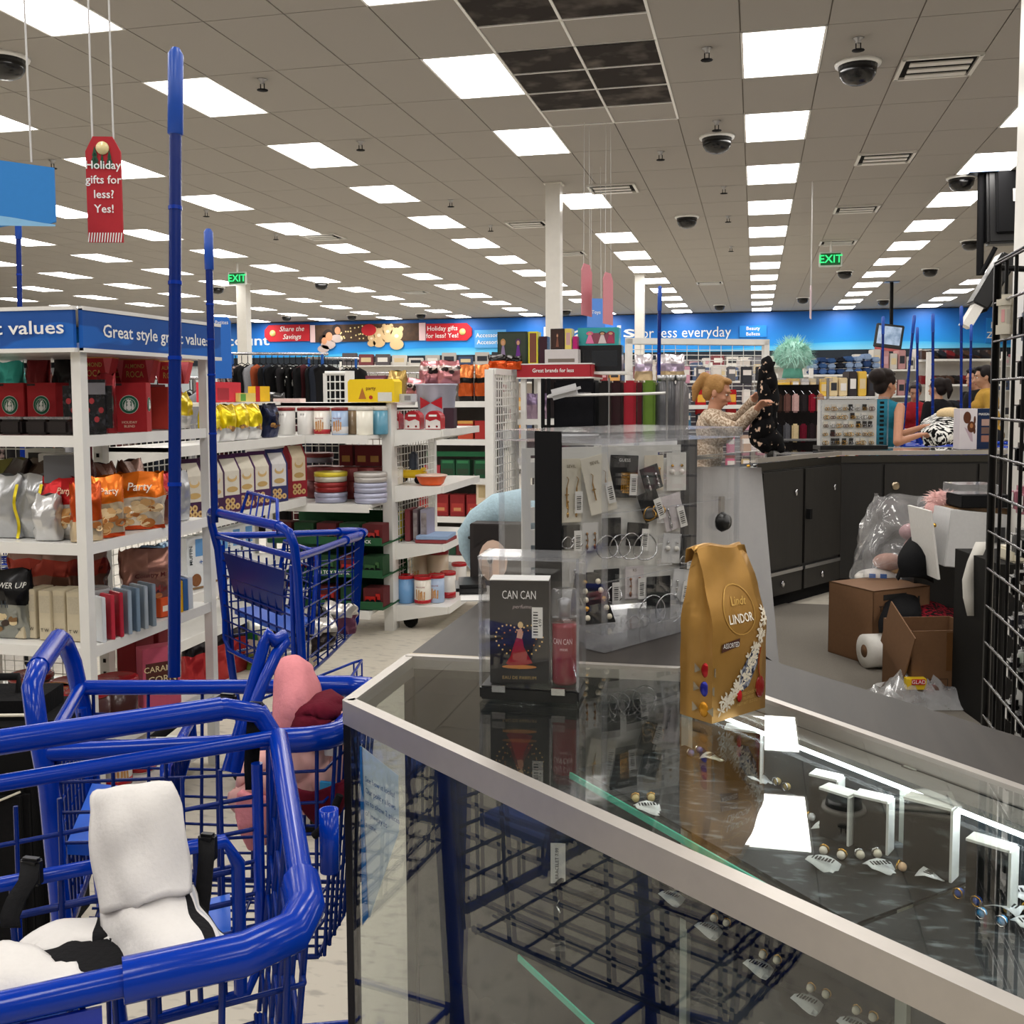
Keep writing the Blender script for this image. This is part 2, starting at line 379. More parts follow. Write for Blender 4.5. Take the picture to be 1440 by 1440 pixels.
def wall_panel(nm, label, x0, x1, y0, y1, m, lines, h, tm=TXTW, cut=None, cat='wall sign', **k):
    a = W(x0, (y0+y1)/2, Y=yb); b_ = W(x1, (y0+y1)/2, Y=yb); sc = (a-EYEP).dot(FW)/FPX
    hh = (y1-y0)*sc; zc = W((x0+x1)/2, (y0+y1)/2, Y=yb).z; ww = b_.x-a.x
    t = thing(nm, label, cat, ((a.x+b_.x)/2, yb-.045, zc))
    c = hh*.3
    if cut == 'L': pts = [(-ww/2+c, -hh/2), (ww/2, -hh/2), (ww/2, hh/2), (-ww/2+c, hh/2), (-ww/2, hh/2-c), (-ww/2, -hh/2+c)]
    elif cut == 'R': pts = [(-ww/2, -hh/2), (ww/2-c, -hh/2), (ww/2, -hh/2+c), (ww/2, hh/2-c), (ww/2-c, hh/2), (-ww/2, hh/2)]
    else: pts = [(-ww/2, -hh/2), (ww/2, -hh/2), (ww/2, hh/2), (-ww/2, hh/2)]
    B().prism(pts, -.015, .03, m).obj('panel', t)
    for i, s in enumerate(lines):
        text(s, h*sc, ((-.25 if cut == 'R' else .2 if cut == 'L' else 0), -.025, ((len(lines)-1)/2-i)*h*1.55*sc), tm, t, **k)
    return t, ww, hh, sc
sig = M('#c41f2d', 'paper')
t, ww, hh, sc = wall_panel('banner_tag', 'red tag banner reading Share the Savings on the blue back wall', 373, 436, 457, 480, sig, ['Share the', 'Savings'], 7, cut='L', shear=.3, bold=.008)
B().lathe([(.0, 0), (.12, 0), (.12, .02)], m=M('#f0dc8a', 'gloss'), X=Matrix.Translation((-ww/2+.35, -.02, 0)) @ Matrix.Rotation(PI/2, 4, 'X')).obj('eyelet', t)
t, ww, hh, sc = wall_panel('banner_tag', 'red tag banner reading Holiday gifts for less on the back wall', 600, 664, 455, 479, sig, ['Holiday gifts', 'for less? Yes!'], 6.5, cut='R', bold=.008)
B().lathe([(.0, 0), (.12, 0), (.12, .02)], m=M('#f0dc8a', 'gloss'), X=Matrix.Translation((ww/2-.35, -.02, 0)) @ Matrix.Rotation(PI/2, 4, 'X')).obj('eyelet', t)
# photographic banner: people and teddy bears with festive lights
t, ww, hh, sc = wall_panel('photo_banner', 'wide photographic banner of people and teddy bears between the red tags', 444, 590, 456, 480, M('#2b211d', 'paper', c2='#5a3f2a', scale=6), [], 6)
B().span((-ww/2-.2, -.02, -hh/2), (-ww/2, .03, hh/2), M('#e8c9cc', 'paper')).obj('border', t); B().span((ww/2, -.02, -hh/2), (ww/2+.25, .03, hh/2), M('#e8c9cc', 'paper')).obj('border', t)
def disc(b, x, z, rx, rz_, m, y=-.022): b.add([(x+rx*math.cos(a*PI/8), y, z+rz_*math.sin(a*PI/8)) for a in range(16)], [tuple(range(15, -1, -1))], m)
b = B(); sk = M('#c58d68', 'paper'); hr = M('#241713', 'paper'); tn = M('#d9b98a', 'paper'); sw = M('#b9a9a4', 'paper')
for x, z, s_ in ((-1.55, -.12, .2), (-1.2, .1, .17), (-1.75, -.28, .16)):
    disc(b, x, z+.04, s_*1.15, s_*1.2, hr, -.02); disc(b, x+.04, z, s_*.7, s_*.85, sk, -.024); disc(b, x, z-.3, s_*1.5, s_*.9, sw, -.022)
for x, z, s_ in ((.5, -.05, .22), (.85, .08, .2), (1.2, -.08, .25), (.2, -.18, .15)):
    disc(b, x, z, s_, s_, tn, -.024); disc(b, x-s_*.7, z+s_*.8, s_*.4, s_*.4, tn); disc(b, x+s_*.7, z+s_*.8, s_*.4, s_*.4, tn); disc(b, x, z-s_*.25, s_*.35, s_*.28, M('#f3e3c6', 'paper'), -.027); disc(b, x, z-s_*1.5, s_*1.1, s_*.8, tn, -.021)
disc(b, .1, .1, .3, .22, sig, -.026)
for k in range(26): disc(b, random.uniform(-1.1, .4), random.uniform(-.25, .28), .03, .03, M('#f3dfa0', 'paper'), -.023)
b.obj('picture', t)
PALEB = M('#5aa7e6', 'paper', var=.02)
for lab, x0, x1, y0, y1, ls in (('pale blue Accessories sign on back wall behind the toy boxes', 668, 712, 464, 489, ['Accessories', 'Accesorios']), ('small Beauty department sign on the blue back wall above the wire grid', 1040, 1078, 458, 474, ['Beauty', 'Belleza']), ('blue Ladies department sign at the far end of back wall beside grid rack', 1386, 1432, 447, 482, ['Ladies', 'Zapatos'])):
    wall_panel('department_sign', lab, x0, x1, y0, y1, PALEB if 'pale' in lab else M('#1c86dd', 'paper', var=.03), ls, 9 if 'Ladies' in lab else 6.2 if 'pale' in lab else 5, bold=.008)
# ------------------------------------------------------------------ ceiling fittings
def dome(px, py, label):
    p = W(px, py, z=CEIL-.12); t = thing('security_camera', label, 'security camera', (p.x, p.y, CEIL))
    B().lathe([(.19, -.03), (.2, 0)], m=trim, n=20).obj('mount_ring', t)
    B().lathe([(.0, -.19), (.07, -.182), (.12, -.155), (.15, -.11), (.165, -.03)], m=M('#08080a', 'gloss'), n=20).obj('dome', t)
for px, py, l in ((1206, 108, 'large black camera dome nearest the right lamp row'), (1008, 207, 'black camera dome on ceiling left of second row lamp'), (966, 315, 'small black camera dome above the store centre'), (8, 100, 'black camera dome at the left picture edge'), (1188, 388, 'tiny black camera dome left of the monitor pole'), (1308, 385, 'tiny black camera dome right of the monitor pole'), (1352, 262, 'black camera dome just left of the black monitor pole'), (1365, 347, 'black camera dome below the black monitor beside its pole'), (1129, 424, 'tiny black camera dome close to far wall near green exit sign'), (1012, 434, 'tiny black camera dome above the word everyday'), (306, 410, 'black camera dome left of the far left column'), (452, 404, 'black camera dome right of the far left column'), (1242, 427, 'tiny black camera dome close to far wall behind monitor pole'), (403, 449, 'tiny black camera dome above the Share banner'), (495, 448, 'tiny black camera dome above the photographic banner'), (592, 446, 'tiny black camera dome above the Holiday banner'), (796, 441, 'tiny black camera dome beside the centre column at far wall')): dome(px, py, l)
def diffuser(px, py, label):
    p = W(px, py, z=CEIL); t = thing('air_diffuser', label, 'ceiling vent', (p.x, p.y, CEIL))
    b = B()
    for s_ in (-1, 1): b.box((0, s_*.29, -.012), (.64, .035, .03), OFFW); b.box((s_*.31, 0, -.012), (.035, .6, .03), OFFW)
    b.obj('frame', t); B().box((0, 0, -.001), (.6, .58, .006), BLK_MATTE).obj('throat', t)
    for k in range(3): b = B(); b.box((0, -.18+.15*k, -.035-.006*k), (.5, .09, .012), OFFW); b.obj('vane', t)
for px, py, l in ((1318, 92, 'white slotted air diffuser right of the largest camera dome'), (1244, 221, 'white air diffuser between lamp rows above second camera'), (1204, 293, 'white air diffuser midway along ceiling above exit sign'), (1178, 340, 'white air diffuser just above the green exit sign'), (742, 314, 'white air diffuser left of the centre column'), (862, 264, 'white air diffuser right of centre column lamp'), (800, 355, 'small white air diffuser right of the centre column'), (998, 397, 'small far air diffuser above the store centre'), (585, 410, 'far air diffuser in ceiling over the clothing area'), (455, 332, 'air diffuser in ceiling over the far left column')): diffuser(px, py, l)
def sprinkler(px, py, i):
    p = W(px, py, z=CEIL-.05); t = thing('sprinkler_head', 'small sprinkler head hanging from the ceiling panels', 'sprinkler', (p.x, p.y, CEIL-.002), 0, 'ceiling sprinkler heads')
    t['label'] = i+' ceiling sprinkler head'
    B().lathe([(.012, -.045), (.02, -.04), (.02, -.02), (.04, -.006), (.045, 0)], m=STEEL, n=10).obj('body', t)
    B().lathe([(.05, -.1), (.05, -.094)], m=BLK_MATTE, n=10).rod((.018, 0, -.04), (.018, 0, -.096), .005, BLK_MATTE, 5).rod((-.018, 0, -.04), (-.018, 0, -.096), .005, BLK_MATTE, 5).obj('deflector', t)
for px, py, l in ((994, 76, 'nearest right'), (1008, 177, 'right of the second lamp'), (1018, 267, 'beside the third right lamp'), (369, 119, 'right of the tall pole lamp'), (507, 205, 'above the second left lamp row'), (634, 286, 'left of centre column upper'), (690, 321, 'left of centre column lower'), (1207, 62, 'above the largest camera dome'), (74, 231, 'left beside the hanging holiday tag'), (290, 300, 'below the second left lamp'), (388, 333, 'over the far left column'), (929, 219, 'right of the centre column'), (1024, 308, 'beside the fourth right lamp'), (1028, 350, 'beside the sixth right lamp')): sprinkler(px, py, l)
def exit_sign(px, py, label, hpx):
    p = W(px, py, z=CEIL-.32) if hpx else None
    t = thing('exit_sign', label, 'exit sign', (p.x, p.y, CEIL))
    B().rod((0, 0, -.2), (0, 0, 0), .02, trim).obj('stem', t)
    B().bbox((0, 0, -.33), (.42, .05, .28), M('#cfd6d0', 'plastic'), .01).obj('housing', t)
    B().box((0, -.027, -.33), (.36, .006, .22), M('#0b6b33', 'plastic')).obj('face', t)
    text('EXIT', .15, (0, -.032, -.33), M('#39f08a', 'plastic', emit=.8), t, bold=.012)
exit_sign(1168, 364, 'green lit exit sign hanging right of the straight lamp row', 20)
exit_sign(334, 391, 'green exit sign hanging by the far left column', 16)
# hanging signs
def hang(px, py, D, wpx, hpx, label, nm, m, rz=0, lines=(), h=0, shape=None, wires=((-.3, 1), (.3, 1))):
    c = W(px, py, D=D); sc = D/FPX; ww, hh = wpx*sc, hpx*sc
    t = thing(nm, label, 'hanging sign', c, rz)
    if shape == 'tag': pts = [(-ww/2, -hh/2), (ww/2, -hh/2), (ww/2, hh*.36), (ww*.28, hh/2), (-ww*.28, hh/2), (-ww/2, hh*.36)]
    elif shape == 'wave': pts = [(-ww/2, -hh/2)]+[(-ww/2+ww*k/12, -hh/2-.05*hh*math.sin(k*.5)) for k in range(1, 12)]+[(ww/2, -hh*.42), (ww/2, hh*.4), (0, hh/2), (-ww/2, hh/2)]
    else: pts = [(-ww/2, -hh/2), (ww/2, -hh/2), (ww/2, hh/2), (-ww/2, hh/2)]
    B().prism(pts, -.004, .004, m).obj('board', t)
    b = B()
    for fx, _ in wires: b.rod((fx*ww, 0, hh*.48), (fx*ww*.8, 0, CEIL-c.z), .0025, M('#cfcfcf', 'plastic'), 5)
    b.obj('hanging_wires', t)
    for i, s in enumerate(lines): text(s, h*sc, (0, -.007, hh*.02-((i-(len(lines)-1)/2)*h*1.75)*sc), TXTW, t, bold=.012)
    return t, ww, hh, sc
t, ww, hh, sc = hang(147, 267, 2.75, 48, 146, 'red holiday gift tag sign hanging left of the tall blue pole', 'holiday_tag_sign', M('#b3202b', 'paper'), .3, ['Holiday', 'gifts for', 'less?', 'Yes!'], 11.5, 'tag')
B().lathe([(.0, 0), (9*sc, 0), (9*sc, .003)], m=M('#e9d9a0', 'gloss'), X=Matrix.Translation((0, -.005, hh*.39)) @ Matrix.Rotation(PI/2, 4, 'X')).obj('eyelet', t)
b = B(); gr = M('#1f4f38', 'paper')
for x, hx in ((-11, 1), (-1, .72), (9, .85)):
    for k in range(3): zz = hh*.205+k*8*hx*sc; b.add([((x-7*hx+k*1.6)*sc, -.0065, zz), ((x+7*hx-k*1.6)*sc, -.0065, zz), (x*sc, -.0065, zz+14*hx*sc)], [(0, 1, 2)], gr)
b.obj('pine_trees', t)
b = B()
for k in range(13):
    x = -ww/2+k*ww/13; b.quad((x, -.0065, -hh/2), (x+ww/30, -.0065, -hh/2), (x+ww/14, -.0065, -hh*.41), (x+ww/14-ww/30, -.0065, -hh*.41), TXTW)
b.obj('striped_edge', t)
t, ww, hh, sc = hang(-2, 272, 2.6, 152, 92, 'large plain blue aisle sign hanging at the upper left edge', 'aisle_sign', M('#2f86d6', 'paper', var=.03), .35, shape='wave', wires=((.3, 1), (-.3, 1)))
b = B(); b.surf([[(-ww/2+ww*k/10, -.0055, -hh*.5+z) for k in range(11)] for z in (0.0, .1*hh)], M('#8cc4ee', 'paper')); b = B(); b.add([(-ww/2+ww*k/10, -.0055, -hh*.49) for k in range(11)]+[(-ww/2+ww*k/10, -.0055, -hh*.4+.07*hh*math.sin(k*.42)) for k in range(11)], [(k, k+1, 12+k, 11+k) for k in range(10)], M('#8cc4ee', 'paper')); b.obj('wave_stripe', t)
for px, py, l in ((825, 408, 'slim red tag sign hanging edge-on right of the centre column'), (855, 420, 'second slim red tag sign hanging edge-on beside blue aisle sign')):
    hang(px, py, 11, 44, 72, l, 'holiday_tag_sign', M('#c9808a', 'paper'), 1.4, [], 6, 'tag')
hang(838, 440, 13, 26, 40, 'small pale blue aisle sign hanging right of the centre column', 'aisle_sign', M('#5b8fe0', 'paper', var=.03), .5, ['Toys'], 5)
hang(1140, 425, 14, 26, 46, 'thin pale tag sign hanging edge-on under the exit sign', 'holiday_tag_sign', M('#d9c4cc', 'paper'), 1.45, [], 6, 'tag')
hang(1250, 380, 12, .1, .1, 'x', 'x', OFFW) if False else None
# ------------------------------------------------------------------ hanging monitors
def monitor(px, top, bot, label, back=False):
    c = W(px, top, z=CEIL); D = (c-EYEP).dot(FW); e = W(px, bot, D=D)
    t = thing('hanging_monitor', label, 'monitor', (c.x, c.y, CEIL))
    B().box((0, 0, -.01), (.35, .35, .02), M('#6e7f99', 'metal')).obj('ceiling_plate', t)
    B().rod((0, 0, 0), (e.x-c.x, 0, e.z-CEIL), .045, BLK_MATTE, 10).obj('pole', t)
    return t, e-Vector((c.x, c.y, CEIL)), D/FPX
t, e, sc = monitor(1254, 396, 458, 'lit square monitor on a pole, hanging in front of blue wall')
h_ = B().bbox((0, 0, 0), (.68, .1, .62), BLACK, .02).obj('housing', t); h_.location = e+Vector((-.08, -.12, -.28)); h_.rotation_euler = (-.12, .14, 0)
B().box((0, -.052, .02), (.56, .006, .46), M('#9fb3cc', 'plastic', c2='#4d6a8c', scale=5, ramp=(.4, .65), emit=.25, ecol='#b8c8e0')).obj('screen', h_)
B().box((0, -.03, -.34), (.6, .05, .06), M('#a34a4a', 'plastic')).obj('lower_trim', h_)
t, e, sc = monitor(1380, 243, 386, 'two black monitors back to back on a long pole, by the right column')
h_ = B().bbox((0, 0, 0), (.62, .22, 1.0), BLACK, .03).bbox((.02, -.13, .02), (.46, .06, .8), BLK_MATTE, .02).obj('housing', t); h_.location = e+Vector((.34, .1, .88)); h_.rotation_euler = (-.06, -.02, .1)
B().box((.06, -.165, .1), (.15, .004, .16), PAPER).box((.2, -.165, .36), (.18, .004, .07), PAPER).obj('label_plate', h_)
h2 = B().bbox((0, 0, 0), (.2, .45, .72), BLACK, .02).obj('housing', t); h2.location = e+Vector((.12, 0, -.1)); h2.rotation_euler = (0, .5, 0)
B().box((.11, 0, 0), (.012, .44, .76), BLK_MATTE).obj('screen', h2); B().box((-.0, -.05, -.5), (.12, .3, .3), PAPER).obj('paper_slip', h2)
B().rod((0, 0, 0), (.16, 0, .34), .03, BLK_MATTE).obj('bracket', t).location = e
# ------------------------------------------------------------------ goods: each builder makes one packet standing at z=0, front to -Y
R90 = PI/2
def carton(nm, label, cat, d, col, loc, rz=0, group=None, panels=(), lines=(), side=None, kind='paper', bev=.002):
    """box of board; panels: (x0,x1,z0,z1,colour) as fractions on the front; lines: (string, x, z, h, colour) fractions of width / height"""
    w_, dp, h = d; t = thing(nm, label, cat, loc, rz, group)
    m = M(col, kind) if isinstance(col, str) else col
    B().bbox((0, 0, h/2), (w_, dp, h), m, bev).obj('box_body', t)
    b = B()
    if panels:
        for x0, x1, z0, z1, c in panels:
            y = -dp/2-.0006-.0002*len(b.f); b.quad((w_*(x0-.5), y, h*z0), (w_*(x1-.5), y, h*z0), (w_*(x1-.5), y, h*z1), (w_*(x0-.5), y, h*z1), M(c, kind) if isinstance(c, str) else c)
        b.obj('printed_panel', t)
    for s, x, z, hh, c in lines:
        text(s, h*hh, (w_*(x-.5), -dp/2-.003, h*z), M(c, 'paper', var=.01), t, bold=.008)
    return t
def bagshape(w_, h, d, seed=0, top=.12, fold=0, lean=0, crimp=.02):
    """point (a, t): around the bag and up it, creased like a filled packet"""
    rn = random.Random(seed); ph = [rn.uniform(0, 6.28) for _ in range(6)]
    def p(a, t):
        prof = min(1, .55+1.6*t)*(1 if t < 1-top*2.5 else max(0, (1-t)/(top*2.5))**.7)
        dd = d*max(prof, crimp/d*.4); ww = w_*(1-.06*math.sin(t*PI)) if t < .95 else w_
        ca, sa = math.cos(a), math.sin(a); e = .55
        x = ww/2*math.copysign(abs(ca)**e, ca); y = dd/2*math.copysign(abs(sa)**.8, sa)
        n = .012*w_/.15*(math.sin(9*t+3*a+ph[0])+math.sin(17*t-5*a+ph[1])*.6+math.sin(4*t+7*a+ph[2])*.7)*(.3+.7*math.sin(PI*min(t, .97)))
        y += n*(.6 if sa < 0 else .3); x += n*.4
        return Vector((x, y+lean*t*t+fold*max(0, t-.75), h*t+.006*math.sin(5*a+ph[3])*t))
    return p
def bag(nm, label, cat, d, zones, loc, rz=0, group=None, seed=0, lines=(), kind='foil', blobs=None, **k):
    """soft packet; zones: (top fraction, colour, back colour) from the bottom up"""
    w_, dp, h = d; t = thing(nm, label, cat, loc, rz, group); p = bagshape(w_, h, dp, seed, **k)
    NA, NT = 20, 14
    g = [[p(-PI/2+2*PI*i/NA, j/NT) for i in range(NA+1)] for j in range(NT+1)]
    ms = [(z, M(c, kind) if isinstance(c, str) else c) for z, c in zones]
    def mf(r, c, _):
        for z, m in ms:
            if r <= z+.001: return m
        return ms[-1][1]
    b = B(); b.surf(g, matf=mf); b.add(g[0][:-1], [tuple(range(NA-1, -1, -1))], ms[0][1]); b.obj('bag_body', t)
    def onface(x, z):
        tt = min(max(z/h, .02), .98); c = max(-.98, min(.98, x/(w_/2))); ca = math.copysign(abs(c)**(1/.55), c)
        q = p(-math.acos(max(-1, min(1, ca))), tt); return q.y-.002
    for s, x, z, hh, c in lines:
        text(s, h*hh, (w_*(x-.5), 0, h*z), M(c, 'paper', var=.01), t, map=lambda v: Vector((v.x, onface(v.x, v.z)-.002, v.z)), bold=.008, shear=.15 if s in ('Party',) else 0)
    if blobs:
        n, c, z0, z1, r_ = blobs; rn = random.Random(seed+5); b = B()
        for _ in range(n):
            x, z = rn.uniform(-.36, .36)*w_, rn.uniform(z0, z1)*h; rr = r_*rn.uniform(.7, 1.2)
            b.add([(x+rr*math.cos(a*PI/5), onface(x+rr*math.cos(a*PI/5), z+rr*.7*math.sin(a*PI/5))-.0012, z+rr*.7*math.sin(a*PI/5)) for a in range(10)], [tuple(range(9, -1, -1))], M(rn.choice(c), 'paper'))
        b.obj('printed_picture', t)
    return t
def can(nm, label, cat, r, h, body, lid, loc, group=None, bands=(), lines=(), rz=0, foot=None, pretz=0):
    t = thing(nm, label, cat, loc, rz, group)
    B().lathe([(r*.97, 0), (r, .004), (r, h*.9)], m=M(body, 'gloss')).obj('can_body', t)
    B().lathe([(r*1.03, h*.88), (r*1.04, h*.9), (r*1.04, h*.975), (r*.98, h), (r*.9, h*.985)], m=M(lid, 'gloss')).obj('lid', t)
    for z0, z1, c in bands: B().lathe([(r*1.008, h*z0), (r*1.008, h*z1)], m=M(c, 'gloss')).obj('label_band', t)
    wrap = lambda q: (lambda v: Vector((math.sin(v.x/r)*r*q, -math.cos(v.x/r)*r*q, v.z)))
    for s, z, hh, c in lines: text(s, h*hh, (0, 0, h*z), M(c, 'paper', var=.01), t, map=wrap(1.02), bold=.008)
    if pretz:
        b = B(); rn = random.Random(pretz)
        for k in range(5):
            x = (-.5+k*.22)*r; z = h*rn.uniform(.12, .2); zz = h*rn.uniform(.4, .55); dx = rn.uniform(-.1, .1)*r; q = wrap(1.014)
            b.add([q(Vector(v)) for v in ((x, 0, z), (x+.16*r, 0, z), (x+.16*r+dx, 0, zz), (x+dx, 0, zz))], [(0, 1, 2, 3)], M('#a4622c', 'paper', c2='#e0b070', scale=90))
        b.obj('printed_picture', t)
    return t
def gable(nm, label, cat, d, col, front, loc, rz=0, group=None, pic=('#d9b77c', '#8a5a2c'), lines=()):
    w_, dp, h = d; t = thing(nm, label, cat, loc, rz, group); hb = h*.72
    b = B(); b.span((-w_/2, -dp/2, 0), (w_/2, dp/2, hb), M(col, 'paper'))
    X = Matrix.Rotation(R90, 4, 'Z') if False else None
    b.add([(-w_/2, -dp/2, hb), (w_/2, -dp/2, hb), (w_/2, dp/2, hb), (-w_/2, dp/2, hb), (-w_/2, 0, h*.95), (w_/2, 0, h*.95)], [(0, 1, 5, 4), (2, 3, 4, 5), (1, 2, 5), (3, 0, 4)], M(col, 'paper'))
    b.span((-w_/2, -.004, h*.94), (w_/2, .004, h), M(col, 'paper')); b.obj('box_body', t)
    y = -dp/2-.001; b = B(); f = M(front, 'paper')
    b.quad((-w_*.4, y, h*.02), (w_*.4, y, h*.02), (w_*.4, y, hb), (-w_*.4, y, hb), f)
    b.add([(-w_*.4, y, hb), (w_*.4, y, hb), (w_*.4, -.001-.05*dp, h*.93), (-w_*.4, -.001-.05*dp, h*.93)], [(0, 1, 2, 3)], f)
    b.quad((-w_*.4, y-.0006, h*.02), (w_*.4, y-.0006, h*.02), (w_*.4, y-.0006, h*.3), (-w_*.4, y-.0006, h*.3), M(col, 'paper')); b.obj('printed_panel', t)
    b = B(); rn = random.Random(len(label))
    for k in range(5):
        x, z = (-.26+.26*(k % 3))*w_, h*(.1+.1*(k//3)); rr = w_*.13
        disc(b, x, z, rr, rr, M(pic[0], 'paper'), y-.002); disc(b, x, z, rr*.4, rr*.4, M(pic[1], 'paper'), y-.003)
    disc(b, 0, h*.6, w_*.26, h*.07, M(pic[0], 'paper'), y-.0015); disc(b, 0, h*.63, w_*.2, h*.05, M(front, 'paper'), y-.002)
    disc(b, 0, h*.4, w_*.3, h*.05, M('#c9a76a', 'paper'), y-.0015); b.obj('printed_picture', t)
    for s, x, z, hh, c in lines: text(s, h*hh, (w_*(x-.5), y-.004, h*z), M(c, 'paper', var=.01), t, bold=.008)
    return t
def tin(nm, label, cat, r, h, body, lid, loc, group=None):
    t = thing(nm, label, cat, loc, 0, group)
    B().lathe([(r*.96, 0), (r, .006), (r, h*.6)], m=M(body, 'metal', metal=.35, rough=.4), n=24).obj('tin_body', t)
    B().lathe([(r*1.02, h*.56), (r*1.03, h*.6), (r*1.03, h*.95), (r*.97, h), (r*.8, h*.99)], m=M(lid, 'metal', metal=.35, rough=.4), n=24).obj('lid', t)
    return t
def emblem(t, w_, z, y, X=None):
    """round green seal with a white crowned figure between two tails"""
    X = X or Matrix(); r = w_*.27; g = M('#0d5b3e', 'paper', var=.02); wt = M('#eceee9', 'paper', var=.02); b = B()
    def d(x, zz, rx, rz_, m, dy): b.add([(x+rx*math.cos(a*PI/10), y-dy, z+zz+rz_*math.sin(a*PI/10)) for a in range(20)], [tuple(range(19, -1, -1))], m, X=X)
    d(0, 0, r*1.04, r*1.04, wt, .0008); d(0, 0, r, r, g, .0014); d(0, 0, r*.72, r*.72, wt, .002); d(0, 0, r*.68, r*.68, g, .0026)
    d(0, .1*r, r*.2, r*.25, wt, .0032); d(0, -.35*r, r*.28, r*.3, wt, .0032)
    for s in (-1, 1):
        for k in range(3): b.add([(s*r*(.3+.1*k), y-.0032, z+r*(.42-.2*k)), (s*r*(.36+.1*k), y-.0032, z+r*(.4-.2*k)), (s*r*(.4+.04*k), y-.0032, z-r*.55), (s*r*(.3+.04*k), y-.0032, z-r*.6)], [(0, 1, 2, 3)], wt, X=X)
    b.add([(-.2*r, y-.0033, z+.34*r), (.2*r, y-.0033, z+.34*r), (.26*r, y-.0033, z+.62*r), (.1*r, y-.0033, z+.46*r), (0, y-.0033, z+.66*r), (-.1*r, y-.0033, z+.46*r), (-.26*r, y-.0033, z+.62*r)], [(0, 1, 3, 6), (1, 2, 3), (3, 4, 5), (0, 3, 5, 6)], wt, X=X)
    b.obj('seal', t)
# ------------------------------------------------------------------ shelving
def shelf(b, x0, x1, y0, y1, z, face, m=WHITE, lip=.045, tk=.02):
    """board with its front lip on the given side: '-Y' or '+X'"""
    b.span((x0, y0, z-tk), (x1, y1, z), m)
    if '-Y' in face: b.span((x0, y0-.012, z-lip), (x1, y0, z+.004), m)
    if '+X' in face: b.span((x1, y0, z-lip), (x1+.012, y1, z+.004), m)
    return b
def wiregrid(b, o, u, v, nu, nv, r, m):
    o, u, v = Vector(o), Vector(u), Vector(v)
    for i in range(nu+1): b.rod(o+u*i/nu, o+u*i/nu+v, r, m, 4)
    for j in range(nv+1): b.rod(o+v*j/nv, o+v*j/nv+u, r, m, 4)
    return b
def post(t, x, y, z1, s=.05, z0=0, m=WHITE): return B().span((x-s/2, y-s/2, z0), (x+s/2, y+s/2, z1), m).obj('post', t)
# corner gondola at left with blue headers
G1X, G1Y, G1E = -2.07, 2.86, 3.62
g1 = thing('shelving_unit', 'white corner shelving unit under blue Great style great values headers', 'shelving', (0, 0, 0))
for x, y in ((G1X, G1Y), (G1X, G1E), (-2.97, G1Y)): post(g1, x, y, 1.62, .034)
LV = [.10, .31, .645, .98, 1.325]
for z in LV: shelf(B(), -2.97, G1X+.0, G1Y+.0, G1E, z, '-Y+X', lip=.032).obj('shelf', g1)
po = B()
for x, y in ((-2.75, 3.24), (-2.45, 3.5)):
    po.span((x-.02, y-.02, 0), (x+.02, y+.02, 1.6), OFFW)
    for k in range(30): po.span((x-.006, y-.0215, .12+k*.05), (x+.006, y-.019, .135+k*.05), BLK_MATTE)
po.obj('slotted_upright', g1)
wiregrid(B(), (-2.96, 3.3, .1), (.5, 0, 0), (0, 0, 1.2), 12, 30, .002, OFFW).obj('wire_back', g1)
hb = M('#0f62bd', 'paper', c2='#0b4c9c', scale=2.5, stretch=(.6, .6, 3), ramp=(.47, .5), var=.02)
h1 = B().span((-3.0, G1Y-.05, 1.595), (G1X+.02, G1Y-.035, 1.725), hb).obj('header', g1)
B().span((-3.0, G1Y-.053, 1.59), (G1X+.024, G1Y-.033, 1.603), WHITE).span((-3.0, G1Y-.053, 1.72), (G1X+.024, G1Y-.033, 1.732), WHITE).obj('header_edging', h1)
h2 = B().span((G1X+.025, G1Y-.03, 1.595), (G1X+.04, G1E+.06, 1.725), hb).obj('header', g1)
B().span((G1X+.023, G1Y-.03, 1.59), (G1X+.043, G1E+.06, 1.603), WHITE).span((G1X+.023, G1Y-.03, 1.72), (G1X+.043, G1E+.06, 1.732), WHITE).obj('header_edging', h2)
B().span((-3.0, G1Y-.03, 1.592), (G1X+.02, G1E+.05, 1.6), OFFW).obj('header_underside', g1)
text('Great style great values', .042, (W(50, 460, Y=G1Y-.055).x-.29, G1Y-.0555, 1.665), TXTW, h1, bold=.012, w=.78)
text('Great style great values', .042, (G1X+.0415, (G1Y+G1E)/2+.02, 1.66), TXTW, h2, rz=R90, bold=.012, w=.66)
# inner-corner run: side shelves with tapered brackets, facing the aisle
g2 = thing('shelving_unit', 'white side shelving run with gift bags, beyond the blue header unit', 'shelving')
SX = -2.62
for y in (4.24, 5.72): post(g2, -2.97, y, 1.36)
for z in (1.215, .845, .50, .30):
    b = shelf(B(), -2.95, SX, 4.26, 5.70, z, '+X')
    for y in (4.26, 5.69): b.prism([(-2.95, z-.11), (SX, z-.045), (SX, z), (-2.95, z)], y, y+.012, WHITE)
    b.obj('shelf', g2)
wiregrid(B(), (-2.97, 4.26, .1), (0, 1.44, 0), (0, 0, 1.2), 28, 24, .003, OFFW).obj('wire_back', g2)
